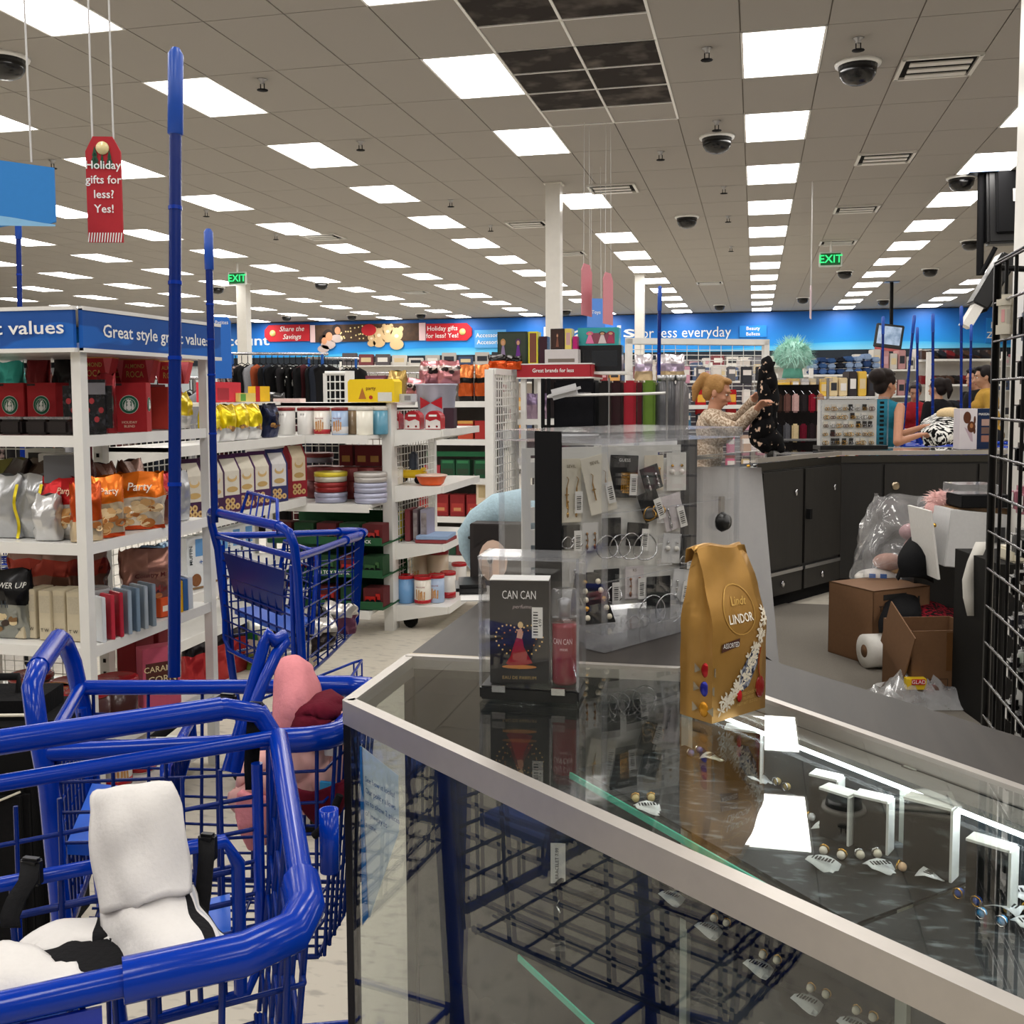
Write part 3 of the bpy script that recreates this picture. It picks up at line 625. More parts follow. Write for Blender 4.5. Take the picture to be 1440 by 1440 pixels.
# frontal run with tins, ending at the post with the end-cap shelves
g3 = thing('shelving_unit', 'white shelving run with wafer cans and tins, behind far cart', 'shelving')
PX3, PY3 = -2.185, 5.98
post(g3, PX3, PY3, 1.41, .06); post(g3, -2.98, PY3, 1.41)
for z, n in ((1.215, 1), (.805, 1), (.165, 1)):
    b = shelf(B(), -2.96, PX3-.03, 5.72, 6.25, z, '-Y')
    b.obj('shelf', g3)
B().span((-2.98, 5.94, 1.355), (PX3, 6.0, 1.41), WHITE).span((-2.98, 5.94, 1.39), (PX3, 6.5, 1.41), WHITE).obj('top_board', g3)
wiregrid(B(), (-2.96, 6.27, .1), (.75, 0, 0), (0, 0, 1.25), 16, 28, .003, OFFW).obj('wire_back', g3)
g4 = thing('shelving_unit', 'white end-cap unit of four jutting shelves beside the tin run', 'shelving')
post(g4, PX3+.0, 6.86, 1.41, .05); post(g4, PX3+.002, PY3+.062, 1.405, .05)
EC = [(1.24, .33), (.895, .33), (.535, .33), (.15, .36)]
for z, dp in EC:
    b = shelf(B(), PX3+.03, PX3+dp, PY3+.03, 6.86, z, '+X', lip=.04)
    for y in (PY3+.02, 6.85): b.prism([(PX3+.03, z-.1), (PX3+dp, z-.04), (PX3+dp, z+.002), (PX3+.03, z+.002)], y, y+.012, WHITE)
    b.obj('shelf', g4)
wiregrid(B(), (PX3+.025, PY3+.06, .16), (0, .78, 0), (0, 0, 1.2), 14, 26, .003, WHITE).obj('wire_panel', g4)
b = B().lathe([(.04, -.02), (.045, 0), (.045, .02), (.04, .025)], X=Matrix.Translation((PX3+.1, PY3+.1, .045)) @ Matrix.Rotation(R90, 4, 'X'), m=BLK_MATTE, n=14); b.span((PX3+.07, PY3+.07, .07), (PX3+.13, PY3+.13, .11), STEEL); b.obj('caster', g4)
# farther frontal gondola with a wire grid end
FY = 8.12
g5 = thing('shelving_unit', 'farther white shelving unit with wire grid end panel', 'shelving')
post(g5, -2.09, FY, 1.66, .07); post(g5, -3.3, FY, 1.66, .06)
for z in (1.40, 1.09, .77, .45, .125): shelf(B(), -3.3, -2.12, FY, 8.6, z, '-Y').obj('shelf', g5)
B().span((-3.3, 8.6, .1), (-2.1, 8.62, 1.6), M('#55504c', 'matte')).obj('back_panel', g5)
b = B(); wiregrid(b, (-2.06, FY, .1), (0, .78, 0), (0, 0, 1.54), 10, 22, .006, WHITE); b.span((-2.1, FY, 1.62), (-2.04, 8.95, 1.67), WHITE); b.span((-2.09, 8.9, 0), (-2.04, 8.95, 1.66), WHITE)
b.obj('grid_end_panel', g5)
# unit with red header
g6 = thing('shelving_unit', 'toy shelving unit under the red Great brands for less header', 'shelving')
hx0, hx1, hy = -2.0, -1.365, 8.72
rd = M('#a81f2c', 'paper', var=.03)
h = B().span((hx0, hy-.015, 1.60), (hx1, hy, 1.715), rd).obj('header', g6); B().span((hx0-.005, hy-.018, 1.592), (hx1+.003, hy, 1.605), WHITE).span((hx0-.005, hy-.018, 1.712), (hx1+.003, hy, 1.722), WHITE).obj('header_edging', h)
text('Great brands for less', .034, ((hx0+hx1)/2, hy-.02, 1.66), TXTW, h, bold=.012, w=.36)
h = B().span((hx1, hy, 1.60), (hx1+.015, hy+.62, 1.715), rd).obj('header', g6); B().span((hx1, hy-.018, 1.592), (hx1+.018, hy+.62, 1.605), WHITE).span((hx1, hy-.018, 1.712), (hx1+.018, hy+.62, 1.722), WHITE).obj('header_edging', h)
text('Great brands for less', .03, (hx1+.02, hy+.31, 1.66), TXTG, h, rz=R90, bold=.012, w=.4)
B().span((hx0, hy, 1.705), (hx1, hy+.62, 1.715), OFFW).obj('top_board', g6)
for x in (hx0+.05, hx0+.20): post(g6, x, hy+.03, 1.6, .045)
post(g6, hx1-.03, hy+.6, 1.6, .05); post(g6, hx0+.05, hy+.6, 1.6, .05)
for z in (.1, .5, .9, 1.24): shelf(B(), hx0, hx1, hy+.02, hy+.6, z, '-Y').obj('shelf', g6)
B().span((hx0, hy+.6, .1), (hx1, hy+.62, 1.6), M('#3a3436', 'matte')).obj('back_panel', g6)
# ------------------------------------------------------------------ goods on the corner gondola
def onY(px, y, z): return (W(px, 600, Y=y).x, y, z)          # a spot on a shelf row that faces the viewer
def onX(px, x, z): return (x, W(px, 600, X=x).y, z)          # a spot on a shelf row along the aisle
cr = '#a5121c'
def coffee(label, loc, rz, group='red coffee cartons', sidemark=False):
    t = carton('coffee_carton', label, 'carton', (.115, .075, .172), cr, loc, rz, group, [(.02, .3, .94, .985, '#2a1214')], [('HOLIDAY', .5, .2, .05, '#e9c9b0'), ('BLEND', .5, .12, .05, '#e9c9b0')])
    emblem(t, .115, .172*.56, -.0378)
    if sidemark: emblem(t, .09, .172*.56, -.0578, Matrix.Rotation(R90, 4, 'Z'))
    return t
coffee('red seal-marked coffee carton nearest the corner post, right of black gift pouch', (-2.125, 3.22, 1.328), .35, sidemark=True)
for px, l in ((26, 'left of the two red coffee cartons on the upper left shelf'), (70, 'right of the two red coffee cartons on the upper left shelf')): coffee(l, onY(px, 3.1, 1.328), 0)
coffee('red coffee carton cut off by the left picture edge', onY(-22, 3.1, 1.328), 0)
# clear-lidded black trays in front
for k, px in enumerate((-8, 28, 64, 94)):
    p = onY(px, 2.93, 1.328); t = thing('candy_tray', f'{ORD[k]} black lidded candy tray from the left, in front of red cartons', 'tray', p, 0, 'black candy trays')
    B().bbox((0, 0, .027), (.08, .1, .05), M('#241f1f', 'gloss'), .008).obj('tray_base', t); B().bbox((0, 0, .056), (.084, .104, .008), FILM, .002).obj('lid', t)
    b = B()
    for q in range(6): b.ball((-.025+.025*(q % 3), -.03+.05*(q//3), .05), .011, M('#3a2a22', 'gloss'), 8, 5)
    stuff(b.obj('candies', t))
# black pouch with tag and pink zipper pull
p = onX(140, -2.10, 1.328); t = thing('gift_pouch', 'black glossy gift pouch with grey tag and pink pull, beside corner post', 'pouch', (p[0]-.03, 2.985, 1.328), .5)
B().bbox((0, 0, .09), (.15, .08, .18), M('#17171b', 'gloss', scale=60, c2='#3a3a40', ramp=(.55, .7)), .02).obj('pouch_body', t)
B().box((.03, -.045, .15), (.055, .003, .038), M('#77757a', 'paper')).obj('tag', t); B().rod((-.02, -.046, .1), (-.012, -.05, .045), .0025, M('#e8a0a0', 'plastic')).bbox((-.01, -.05, .035), (.018, .006, .05), M('#ef8f95', 'plastic'), .004).obj('zip_pull', t)
b = B()
for k in range(9): disc(b, -.055+.014*(k % 8), .05+.03*(k % 3), .008, .01, M('#9c2a30', 'paper'), -.0415)
b.obj('print', t)
bag('wrapped_sweet_packet', 'crumpled shiny red packet between black pouch and red carton', 'packet', (.06, .05, .2), [(1, '#8a1820')], (-2.14, 3.10, 1.328), .8, seed=3)
# almond sweet tins (trapezoid tubs) on the second tier
def rocatub(label, loc, rz):
    t = thing('sweet_tin', label, 'sweet tub', loc, rz, 'red almond sweet tubs'); w0, w1, h = .10, .14, .085
    m = M('#c22730', 'paper'); b = B(); d = .09
    b.add([(-w0/2, -d/2, 0), (w0/2, -d/2, 0), (w0/2, d/2, 0), (-w0/2, d/2, 0), (-w1/2, -d/2, h), (w1/2, -d/2, h), (w1/2, d/2, h), (-w1/2, d/2, h)], [(0, 3, 2, 1), (4, 5, 6, 7), (0, 1, 5, 4), (1, 2, 6, 5), (2, 3, 7, 6), (3, 0, 4, 7)], m); b.obj('tub_body', t)
    b = B()
    for s in (-1, 1): b.add([(s*w0*.5, -d/2-.001, 0), (s*w1*.5, -d/2-.001, h), (s*w1*.28, -d/2-.001, h)], [(0, 1, 2)], M('#f0707a', 'paper'))
    b.obj('corner_flap', t); B().box((0, 0, h+.003), (w1+.004, d+.004, .006), M('#d9a060', 'paper')).obj('lid', t)
    text('ALMOND', .016, (0, -d/2-.003, h*.72), TXTG, t, bold=.008, w=.07); text('ROCA', .024, (0, -d/2-.003, h*.36), TXTG, t, bold=.008, w=.062); return t
for px, x, l in ((137, -2.30, 'red almond sweet tub directly right of the corner post'), (157, -2.38, 'red almond sweet tub half behind its neighbour by the post'), (196, -2.27, 'red almond sweet tub above the red coffee carton'), (246, -2.27, 'red almond sweet tub beside the tall blue pole')):
    q = onX(px, x, 1.5); rocatub(l, (x, q[1], 1.503), .9 if x < -2.3 else .35)
for k, y in enumerate((3.0, 3.2, 3.4)):     # plain cartons that carry the second tier
    if k == 0: continue
    carton('coffee_carton', f'plain dark red carton under the almond tubs, {ORD[k]} from the post', 'carton', (.2, .14, .17), '#6d1016', (-2.32, y+.12, 1.328), 0)
carton('coffee_carton', 'plain dark red carton behind the corner post', 'carton', (.2, .12, .17), '#6d1016', (-2.36, 3.30, 1.328), 0)
for px, c, hh, ww, l in ((18, '#3fb5ac', .1, .12, 'teal crumpled gift wrap behind the upper left cartons'), (58, '#7a1a20', .12, .1, 'dark red gift bag behind the upper left cartons'), (96, '#1c1a1c', .14, .1, 'black patterned gift bag behind the corner post')):
    bag('gift_bag', l, 'bag', (ww, .06, hh+.16), [(1, c)], onY(px, 3.42, 1.328), 0, seed=int(px))
carton('game_box', 'red and yellow striped box under the blue header, beside the pole', 'box', (.1, .1, .16), '#b9382c', (-2.2, 3.54, 1.328), R90, None, [(.1, .9, .1, .4, '#e6c23a')])
bag('gift_bag', 'bright yellow foil bag seen between blue pole and post', 'bag', (.12, .07, .14), [(.3, '#d8d8d4'), (1, '#e6cb23')], (-2.17, 3.6, 1.328), R90, seed=41)
# level z=.98
nutc = ['#e0b276', '#d39a58', '#edd0a0', '#b06a2c']
bag('snack_bag', 'orange Party snack bag facing out, on the second shelf', 'snack bag', (.17, .075, .2), [(.06, '#d8501c'), (.56, '#e9dcc6'), (1, '#f07a1c')], (-2.125, 3.25, .983), .55, seed=11, lines=[('Party', .5, .76, .14, '#fff6e6')], blobs=(26, nutc, .1, .5, .02))
bag('snack_bag', 'narrow orange Party snack bag turned sideways behind corner post', 'snack bag', (.12, .075, .205), [(.06, '#d8501c'), (.5, '#e2cda8'), (1, '#f07a1c')], (-2.11, 3.03, .983), .9, seed=12, lines=[('Party', .5, .76, .1, '#fff6e6')], blobs=(18, nutc, .1, .46, .018))
bag('snack_bag', 'deep orange snack bag pressed against the corner post', 'snack bag', (.1, .07, .19), [(.3, '#d9c5a4'), (1, '#c94f18')], (-2.12, 2.94, .983), .9, seed=13, blobs=(8, nutc, .05, .3, .016))
bag('snack_bag', 'red Party snack bag left of the corner post', 'snack bag', (.15, .08, .205), [(.06, '#c0b8ae'), (.5, '#ddd8d0'), (1, '#c01a1e')], onY(88, 2.98, .983), .1, seed=14, lines=[('Party', .62, .78, .1, '#f6dfc0')], blobs=(9, nutc, .2, .5, .02))
for k, px in enumerate((8, 42)):
    bag('snack_bag', f'silver snack bag with yellow edge stripe, {ORD[k]} from left picture edge', 'snack bag', (.115, .08, .21), [(.93, '#b9bbbd'), (1, '#dcc71e')], onY(px, 2.97+.02*k, .983), 0, seed=20+k, group='silver and yellow snack bags')
    t = bpy.context.scene.collection.objects[-1]
    stp = B(); stp.surf([[(.05+dx, -.034+.01*math.sin(z*40), z) for dx in (0, .012)] for z in [i*.02 for i in range(10)]], M('#dcc71e', 'foil')); stp.obj('edge_stripe', [o for o in COL.objects if o.get('label', '').startswith(f'silver snack bag with yellow edge stripe, {ORD[k]}')][0])
bag('snack_bag', 'crumpled white and silver snack bag with barcode, left of red Party bag', 'snack bag', (.09, .08, .15), [(1, '#cfcfcf')], onY(64, 2.93, .983), .1, seed=23)
bag('snack_bag', 'red crackers bag right of the orange Party bag', 'snack bag', (.11, .07, .19), [(.45, '#8c5a48'), (1, '#a81c26')], (-2.12, 3.40, .983), R90-.3, seed=24, lines=[('crackers', .5, .62, .07, '#f0d9c8')])
bag('snack_bag', 'silver backed snack bag beside the blue pole', 'snack bag', (.09, .06, .185), [(1, '#c7c9cc')], (-2.12, 3.50, .983), R90-.2, seed=25)
for k, (px, c) in enumerate(((22, '#3b3230'), (60, '#4a3a30'), (98, '#5a2a26'), (10, '#6e6a34'))):
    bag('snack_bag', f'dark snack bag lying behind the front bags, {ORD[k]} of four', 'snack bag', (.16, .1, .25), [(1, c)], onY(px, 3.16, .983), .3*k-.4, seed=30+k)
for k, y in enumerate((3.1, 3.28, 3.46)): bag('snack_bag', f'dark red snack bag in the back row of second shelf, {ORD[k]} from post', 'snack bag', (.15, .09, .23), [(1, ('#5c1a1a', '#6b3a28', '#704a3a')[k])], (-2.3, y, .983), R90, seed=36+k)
carton('gift_box', 'white house shaped cracker box in back of the second shelf', 'box', (.14, .06, .27), '#e4e2dc', (-2.4, 3.2, .983), .4, None, [(.3, .75, .82, .93, '#2a2626'), (.1, .6, .6, .75, '#3b7a4a')])
carton('gift_box', 'second white cracker box in back, left of the corner post', 'box', (.13, .05, .28), '#dedcd6', onY(62, 3.3, .983), 0, None, [(.1, .8, .85, .95, '#2a2626'), (.2, .6, .72, .8, '#d89a70')])
b = thing('shelf_sign', 'grey plastic price sign standing behind the corner post', 'sign', (-2.24, 3.0, .983), .5)
B().box((0, 0, .23), (.12, .05, .09), M('#6b6d72', 'plastic')).box((0, 0, .09), (.02, .02, .19), M('#6b6d72', 'plastic')).obj('sign_body', b)
# level z=.645
for k, (px, dx) in enumerate(((30, .062), (46, .062), (66, .062), (85, .07), (104, .06))):
    carton('tea_carton', f'beige carton of small print, {ORD[k]} from the left on third shelf', 'carton', (.046, .09, .165 if k else .15), '#c9bda2', onY(px, 2.97+.012*(k % 2), .648), .06*(k-2), 'beige cartons', [(.1, .9, .55, .9, M('#a89c84', 'paper', scale=400, c2='#d6ccb4'))], [('T W', .5, .2, .07, '#2a2620')])
bag('pouch', 'black Power Up trail mix pouch at the left picture edge', 'pouch', (.16, .08, .23), [(.45, '#8d8f88'), (1, '#18181a')], onY(8, 2.95, .648), 0, seed=50, lines=[('POWER UP', .55, .78, .08, '#e9e9e4'), ('HI', .5, .5, .1, '#22303a')], blobs=(7, ['#7a5a34', '#3a2a20', '#d8c49a'], .12, .4, .016))
bag('pouch', 'large clear nut mix pouch behind grey cases on third shelf', 'pouch', (.2, .09, .25), [(1, M('#b8897a', 'foil', c2='#8c5a4a', scale=18, bump=.1))], (-2.16, 3.34, .648), .75, seed=51, lines=[('Country Mix', .55, .62, .07, '#5a1a18'), ('y Mix', .62, .42, .1, '#7c1f1a')], blobs=(10, ['#b06a3a', '#d9b890', '#8a3a24'], .12, .34, .017))
for k, (px, y) in enumerate(((38, 3.2), (76, 3.2), (112, 3.25))): bag('pouch', f'brown clear nut pouch in the back of third shelf, {ORD[k]} from left', 'pouch', (.17, .09, .26), [(.6, '#80594a'), (.8, '#a33a2c'), (1, '#96756a')], onY(px, y, .648), .1, seed=54+k, group='brown nut pouches')
for k in range(3): bag('pouch', f'pale blue snack pouch near the blue pole, {ORD[k]} of three', 'pouch', (.13, .06, .24), [(1, ('#8fb6d8', '#b9cfe0', '#a3bfd0')[k])], (-2.22, 3.46+.05*k, .648), R90-.5+.3*k, seed=60+k)
can('biscuit_can', 'round can with grey metal lid on third shelf behind post', 'can', .055, .16, '#a8a49c', '#8c8c8c', (-2.17, 3.03, .648), None, [(.1, .5, '#c4674a')])
for k in range(7):
    carton('media_case', f'slim plastic case in a leaning row on third shelf, {ORD[k]} from post', 'media case', (.014, .10, .15), ('#d9dde2', '#c43a48', '#b83444', '#9fb0c0', '#7f94a8', '#aab4bd', '#8c9aa6')[k], (-2.105+.004*k, 2.955+.042*k, .648), 1.1, 'slim plastic cases', kind='gloss')
carton('snack_box', 'orange snack box lying near the blue pole on third shelf', 'box', (.08, .06, .07), '#d9541e', (-2.11, 3.36, .648), R90-.3, None, [(.1, .9, .3, .6, '#f2e6d2')])
for k in range(3): carton('media_case', f'tilted yellow and blue media case by the blue pole, {ORD[k]} of three', 'media case', (.02, .1, .12), ('#e0b020', '#3f6aa8', '#d8dde2')[k], (-2.11, 3.44+.035*k, .648), .9, kind='gloss')
# level z=.31
for px, y, c, l in ((55, 3.0, '#c4702a', 'plastic tub with orange lid on the fourth shelf'), (30, 3.15, '#8c2a22', 'dark red lidded tub behind the orange tub'), (88, 3.1, '#a01a20', 'red lidded tub left of the corner post, fourth shelf')):
    q = onY(px, y, .313); can('snack_tub', l, 'tub', .075, .15, '#5c4a40', c, q)
for k, y in enumerate((2.98, 3.14)): can('snack_tub', f'red lidded tub on fourth shelf beyond the post, {ORD[k]} of two', 'tub', .075, .16, '#4a2c28', '#9c1820', (-2.17, y, .313))
carton('popcorn_box', 'pink caramel corn box on the fourth shelf by blue pole', 'box', (.14, .07, .22), '#d8607a', (-2.14, 3.36, .313), .9, None, [(.08, .92, .35, .75, '#5a2a20')], [('CARAMEL', .5, .64, .1, '#f6e2b0'), ('CORN', .5, .46, .12, '#f6e2b0')])
for k, y in enumerate((3.3, 3.45)): carton('popcorn_box', f'plain red box behind the pink caramel corn, {ORD[k]} of two', 'box', (.12, .08, .24), '#8a1a22', (-2.26, y+.1, .313), R90)
# base level: wafer cans
def wafercan(label, loc, rz=0, group='rolled wafer cans'): return can('wafer_can', label, 'can', .052, .19, '#e6e2da', '#b01a22', loc, group, [(.02, .16, '#b5161e')], [('PIROULINE', .62, .05, '#8a1a20'), ('rolled wafers', .52, .03, '#5a4a40')], rz, pretz=4)
for k, (px, y, z) in enumerate(((84, 2.97, .103), (112, 3.08, .103), (72, 3.2, .103))): wafercan(f'red lidded wafer can on the bottom shelf, {ORD[k]} left of post', onY(px, y, z), 0)
for k, y in enumerate((2.95, 3.1, 3.25)): wafercan(f'red lidded wafer can on bottom shelf right of post, {ORD[k]} from post', (-2.15, y, .103), .9)
for k, (px, y) in enumerate(((76, 2.95), (104, 2.95))):
    carton('wafer_carton', ('pictured wafer carton below the orange tub', 'white backed wafer carton beside the corner post')[k], 'carton', (.085, .07, .13), ('#d9c6a4', '#d8d6d0')[k], (onY(px, y, 0)[0], y-.02, .313), 0, None, [(.05, .95, .05, .5, M('#8a5228', 'paper', c2='#d9aa6c', scale=60))] if k == 0 else [(.1, .9, .3, .9, M('#b4b2ae', 'paper', scale=300, c2='#e6e4e0'))])
# black suitcase at the left edge, before the gondola
sc_ = W(20, 1190, z=0); t = thing('suitcase', 'black fabric suitcase with pale zip piping, at left picture edge', 'suitcase', (-1.93, 2.22, .035), .25)
bodym = M('#0b0b0d', 'fabric', var=.15); B().bbox((0, 0, .33), (.46, .26, .66), bodym, .05).bbox((0, -.14, .26), (.36, .04, .4), bodym, .015).obj('suitcase_body', t)
b = B(); wl = M('#cfcabb', 'plastic')
def rrect(x0, x1, z0, z1, y, r=.05): return [(x+sx*r*math.cos(a), y, z+sz*r*math.sin(a)) for x, z, sx, sz in ((x1-r, z1-r, 1, 1), (x0+r, z1-r, -1, 1), (x0+r, z0+r, -1, -1), (x1-r, z0+r, 1, -1)) for a in ([i*PI/8 for i in range(5)] if sx*sz > 0 else [PI/2-i*PI/8 for i in range(5)])]
b.tube(rrect(-.22, .22, .02, .64, -.132), .004, wl, 5, closed=True); b.tube([(-.17, -.165, .5), (0, -.165, .4), (.12, -.165, .47), (.17, -.165, .5)], .005, wl, 5); b.tube([(-.17, -.165, .32), (.17, -.165, .46)], .003, wl, 5); b.obj('zip_piping', t)
B().tube([(-.1, 0, .66), (-.1, 0, .7), (.1, 0, .7), (.1, 0, .66)], .01, BLK_MATTE).obj('carry_handle', t)
for x in (-.18, .18):
    for y in (-.09, .09): B().rod((x-.012, y, -.01), (x+.012, y, -.01), .025, BLK_MATTE, 12).obj('wheel', t)
# ------------------------------------------------------------------ side run (gift bags, biscuit cartons)
for k, (px, c) in enumerate(((294, '#e8d21c'), (317, '#e8d21c'), (336, '#e8d21c'), (354, '#e8d21c'), (379, '#1c2340'))):
    q = onX(px, -2.70, 1.218); bag('gift_bag', (f'yellow foil sweet bag with white base, {ORD[k]} from the left' if k < 4 else 'navy blue foil sweet bag at the end of the yellow row'), 'sweet bag', (.115, .09, .19), [(.3, '#d9d9d9' if k < 4 else '#2a3050'), (.85, c), (1, '#caa81c' if k < 4 else '#1a1c30')], q, R90-.2, seed=70+k, group='yellow foil sweet bags' if k < 4 else None, blobs=(5, ['#7a5428', '#b98a44'], .3, .4, .012))
for k, px in enumerate((300, 330, 366)): q = onX(px, -2.86, 1.218); bag('gift_bag', f'dark navy sweet bag in the back row, {ORD[k]} from left', 'sweet bag', (.14, .09, .22), [(.85, '#23263f'), (1, '#c9a95a')], q, R90, seed=80+k, group='navy sweet bags behind')
t = carton('gift_box', 'wide red gift box on top of the side run', 'box', (.28, .12, .11), '#d0283a', (-2.9, W(308, 550, X=-2.9).y, 1.42), R90, None, [(.05, .5, .1, .7, '#a0182a')])
B().span((-3.02, 4.22, 1.40), (-2.78, 5.74, 1.418), WHITE).obj('top_board', g2)
carton('gift_box', 'flat green and yellow box beside the wide red gift box', 'box', (.2, .12, .05), '#d9c46a', (-2.88, 5.40, 1.42), R90, None, [(.1, .4, .1, .9, '#5a9a3a')])
carton('gift_box', 'small yellow and red box on top of the side run', 'box', (.1, .08, .09), '#e6b81c', (-2.86, 5.62, 1.42), R90-.5, None, [(.0, .3, 0, 1, '#b81a20')])
for k, (px, c, f) in enumerate(((262, '#3d1440', '#d9d2c4'), (292, '#3d1440', '#d9d2c4'), (316, '#4a1a52', '#e2dccf'), (337, '#4a1a52', '#e6dfce'), (359, '#4a1a52', '#e6dfce'), (384, '#2a2e66', '#e2e0e0'), (412, '#9a1c2c', '#ecdcc0'))):
    q = onX(px, -2.69, .848); gable('biscuit_carton', (f'purple gable topped biscuit carton, {ORD[k]} from the left' if k < 5 else 'navy gable topped biscuit carton leaning by the red one' if k == 5 else 'tall red gable topped biscuit carton at the row end'), 'carton', (.125, .09, .3 if k < 6 else .33), c, f, q, R90-.35-(.1 if k > 4 else 0), 'purple biscuit cartons' if k < 5 else None)
carton('biscuit_carton', 'plain dark red carton right of the red gable carton', 'carton', (.1, .1, .17), '#8a1a2a', (-2.72, 5.64, .848), R90)
for k, px in enumerate((264, 277, 300, 318, 336)):
    q = onX(px, -2.70, .503); carton('muffin_box', f'white blue-lettered muffin mix box, {ORD[k]} from left', 'box', (.11, .06, .26), '#dfe3e6', q, R90-.3, 'muffin mix boxes', [(.5, .95, .62, .95, '#5f95cc'), (.05, .95, .0, .04, '#8a6a48')], [('+', .8, .5, .12, '#2a5ea8')])
    t = [o for o in COL.objects if o.get('label', '').startswith(f'white blue-lettered muffin mix box, {ORD[k]}')][0]
    o = text('MUFFIN', .02, (-.03, -.034, .17), M('#22303a', 'paper', var=.01), t, bold=.008); o.rotation_euler = (PI/2, -R90, 0)
    b = B(); disc(b, 0, .045, .032, .032, M('#9a6234', 'paper', c2='#6b3d1c', scale=90), -.033); b.obj('printed_picture', t)
for k, (px, c) in enumerate(((268, '#b02a30'), (300, '#c03a3a'), (322, '#b5343a'))):
    q = onX(px, -2.66, .02); bag('pet_food_bag', f'red and black tall bag on the floor under the side run, {ORD[k]} from left', 'bag', (.17, .1, .27), [(.7, c), (1, '#1c1416')], (q[0], q[1], 0), R90-.3, seed=90+k, group='red and black floor bags')
for k, (px, dz) in enumerate(((345, 0), (366, 0), (382, .0))):
    q = W(px, 935+6*k, z=0); bag('treat_bag', f'white and green treat bag standing on the floor, {ORD[k]} of three', 'bag', (.15, .09, (.3, .26, .22)[k]), [(.35, '#7fa84a'), (.62, '#dfe2d6'), (.75, '#2f7a3c'), (1, '#d9dcd2')], q, .4-.2*k, seed=96+k, group='green treat bags', blobs=(4, ['#6b4a34', '#8a6a50'], .1, .3, .03))
for k in range(3): q = W(400+14*k, 932+5*k, z=0); bag('treat_bag', f'clear silver packet slumped on the floor by the cart, {ORD[k]} of three', 'packet', (.16, .12, .11), [(1, M('#cfc8b8', 'foil', c2='#8a7460', scale=25))], q, .8*k, seed=99+k)
# ------------------------------------------------------------------ tin run
CANS = [(402, '#dcdad6', 'plain white barcode can'), (430, '#dcdad6', 'white back-label can'), (453, '#e8e2d8', 'white wafer can with red corner'), (478, '#9fb6d6', 'blue and white wafer can'), (497, '#8a7458', 'brown can'), (513, '#e4e0d2', 'cream can with small print'), (534, '#5f9ab4', 'teal can beside the white post')]
for k, (px, c, l) in enumerate(CANS):
    q = onY(px, 5.82 if k not in (4, 6) else 5.92, 1.218); can('wafer_can', l+(' on the tin run, '+ORD[k]+' from left'), 'can', .05 if k != 0 else .058, .165, c, '#7a1c20' if k < 4 else '#c9c4ba', q, None, [(.03, .2, '#b0202a')] if k == 2 else [(.05, .3, '#d8d8dc')] if k == 3 else [], [('PIROULINE', .6, .05, '#8a1a20')] if k in (2, 3) else [('|||| |||', .75, .06, '#222222')] if k < 2 else [], pretz=(3 if k in (2, 3) else 0))
for px, n, cs, l in ((464, 3, ['#a9abc0', '#8c2422', '#c9c6b8', '#d8c43a'], 'left'), (520, 3, ['#b4b6cc', '#a9abc0', '#b9b4b0'], 'right')):
    for k in range(n):
        q = onY(px, 5.85, .808+k*.062); tin('biscuit_tin', f'round biscuit tin in the {l} stack, {ORD[k]} from the bottom', 'biscuit tin', .098, .06, cs[k], cs[k] if not (l == 'left' and k == 2) else cs[3], q, 'round biscuit tins')
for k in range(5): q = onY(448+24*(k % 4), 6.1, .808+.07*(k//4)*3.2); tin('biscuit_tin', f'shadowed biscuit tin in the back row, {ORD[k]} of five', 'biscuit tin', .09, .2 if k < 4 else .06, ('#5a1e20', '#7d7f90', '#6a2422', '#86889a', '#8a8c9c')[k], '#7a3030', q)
for k, px in enumerate((490, 512, 530)): carton('biscuit_carton', f'dark red carton above back tins, {ORD[k]} from left', 'carton', (.09, .1, .13), '#6d1820', onY(px, 6.12, 1.012), 0, None, [(.2, .8, .2, .5, '#b98a4a')])
# green tiered display of boxed toy trucks
gx0, gx1 = onY(376, 5.78, 0)[0], onY(537, 5.78, 0)[0]
td = thing('toy_truck_display', 'green cardboard tiered display of boxed toy trucks, behind the far cart', 'display', (0, 0, 0))
gn = M('#14502c', 'paper')
for z in (.168, .36, .555): B().span((gx0, 5.76, z), (gx1, 6.2, z+.01), gn).span((gx0, 5.745, z+.005), (gx1, 5.757, z+.05), gn).obj('tray', td)
B().span((gx0, 6.2, .17), (gx1, 6.215, .72), gn).obj('back_card', td)
text('1:24 TOY TRUCK', .022, ((gx0+gx1)/2+.05, 5.742, .39), TXTW, td, bold=.008); text('1:24 TOY TRUCK', .02, ((gx0+gx1)/2+.2, 5.742, .582), TXTW, td, bold=.008)
kk = 0
for z in (.18, .372, .567):
    for k in range(5):
        x = gx0+(k+.5)*(gx1-gx0)/5; w_ = (gx1-gx0)/5-.02
        t = carton('toy_truck_box', f'boxed toy truck, {ORD[k]} from left on the {("bottom", "middle", "top")[kk]} green tier', 'toy box', (w_, .12, .115), '#14401f' if (k+kk) % 2 else '#5a1418', (x, 5.85, z), 0, 'boxed toy trucks')
        b = B(); c = M('#b3201c' if (k+kk) % 2 == 0 else '#2f5a30', 'gloss'); b.box((-.01, -.066, .05), (w_*.6, .01, .03), c).box((w_*.25, -.066, .06), (w_*.2, .01, .045), c); b.obj('truck_body', t)
        for s in (-.25, .0, .28): B().rod((s*w_, -.062, .033), (s*w_, -.075, .033), .016, BLK_MATTE, 10).obj('truck_wheel', t)
    kk += 1
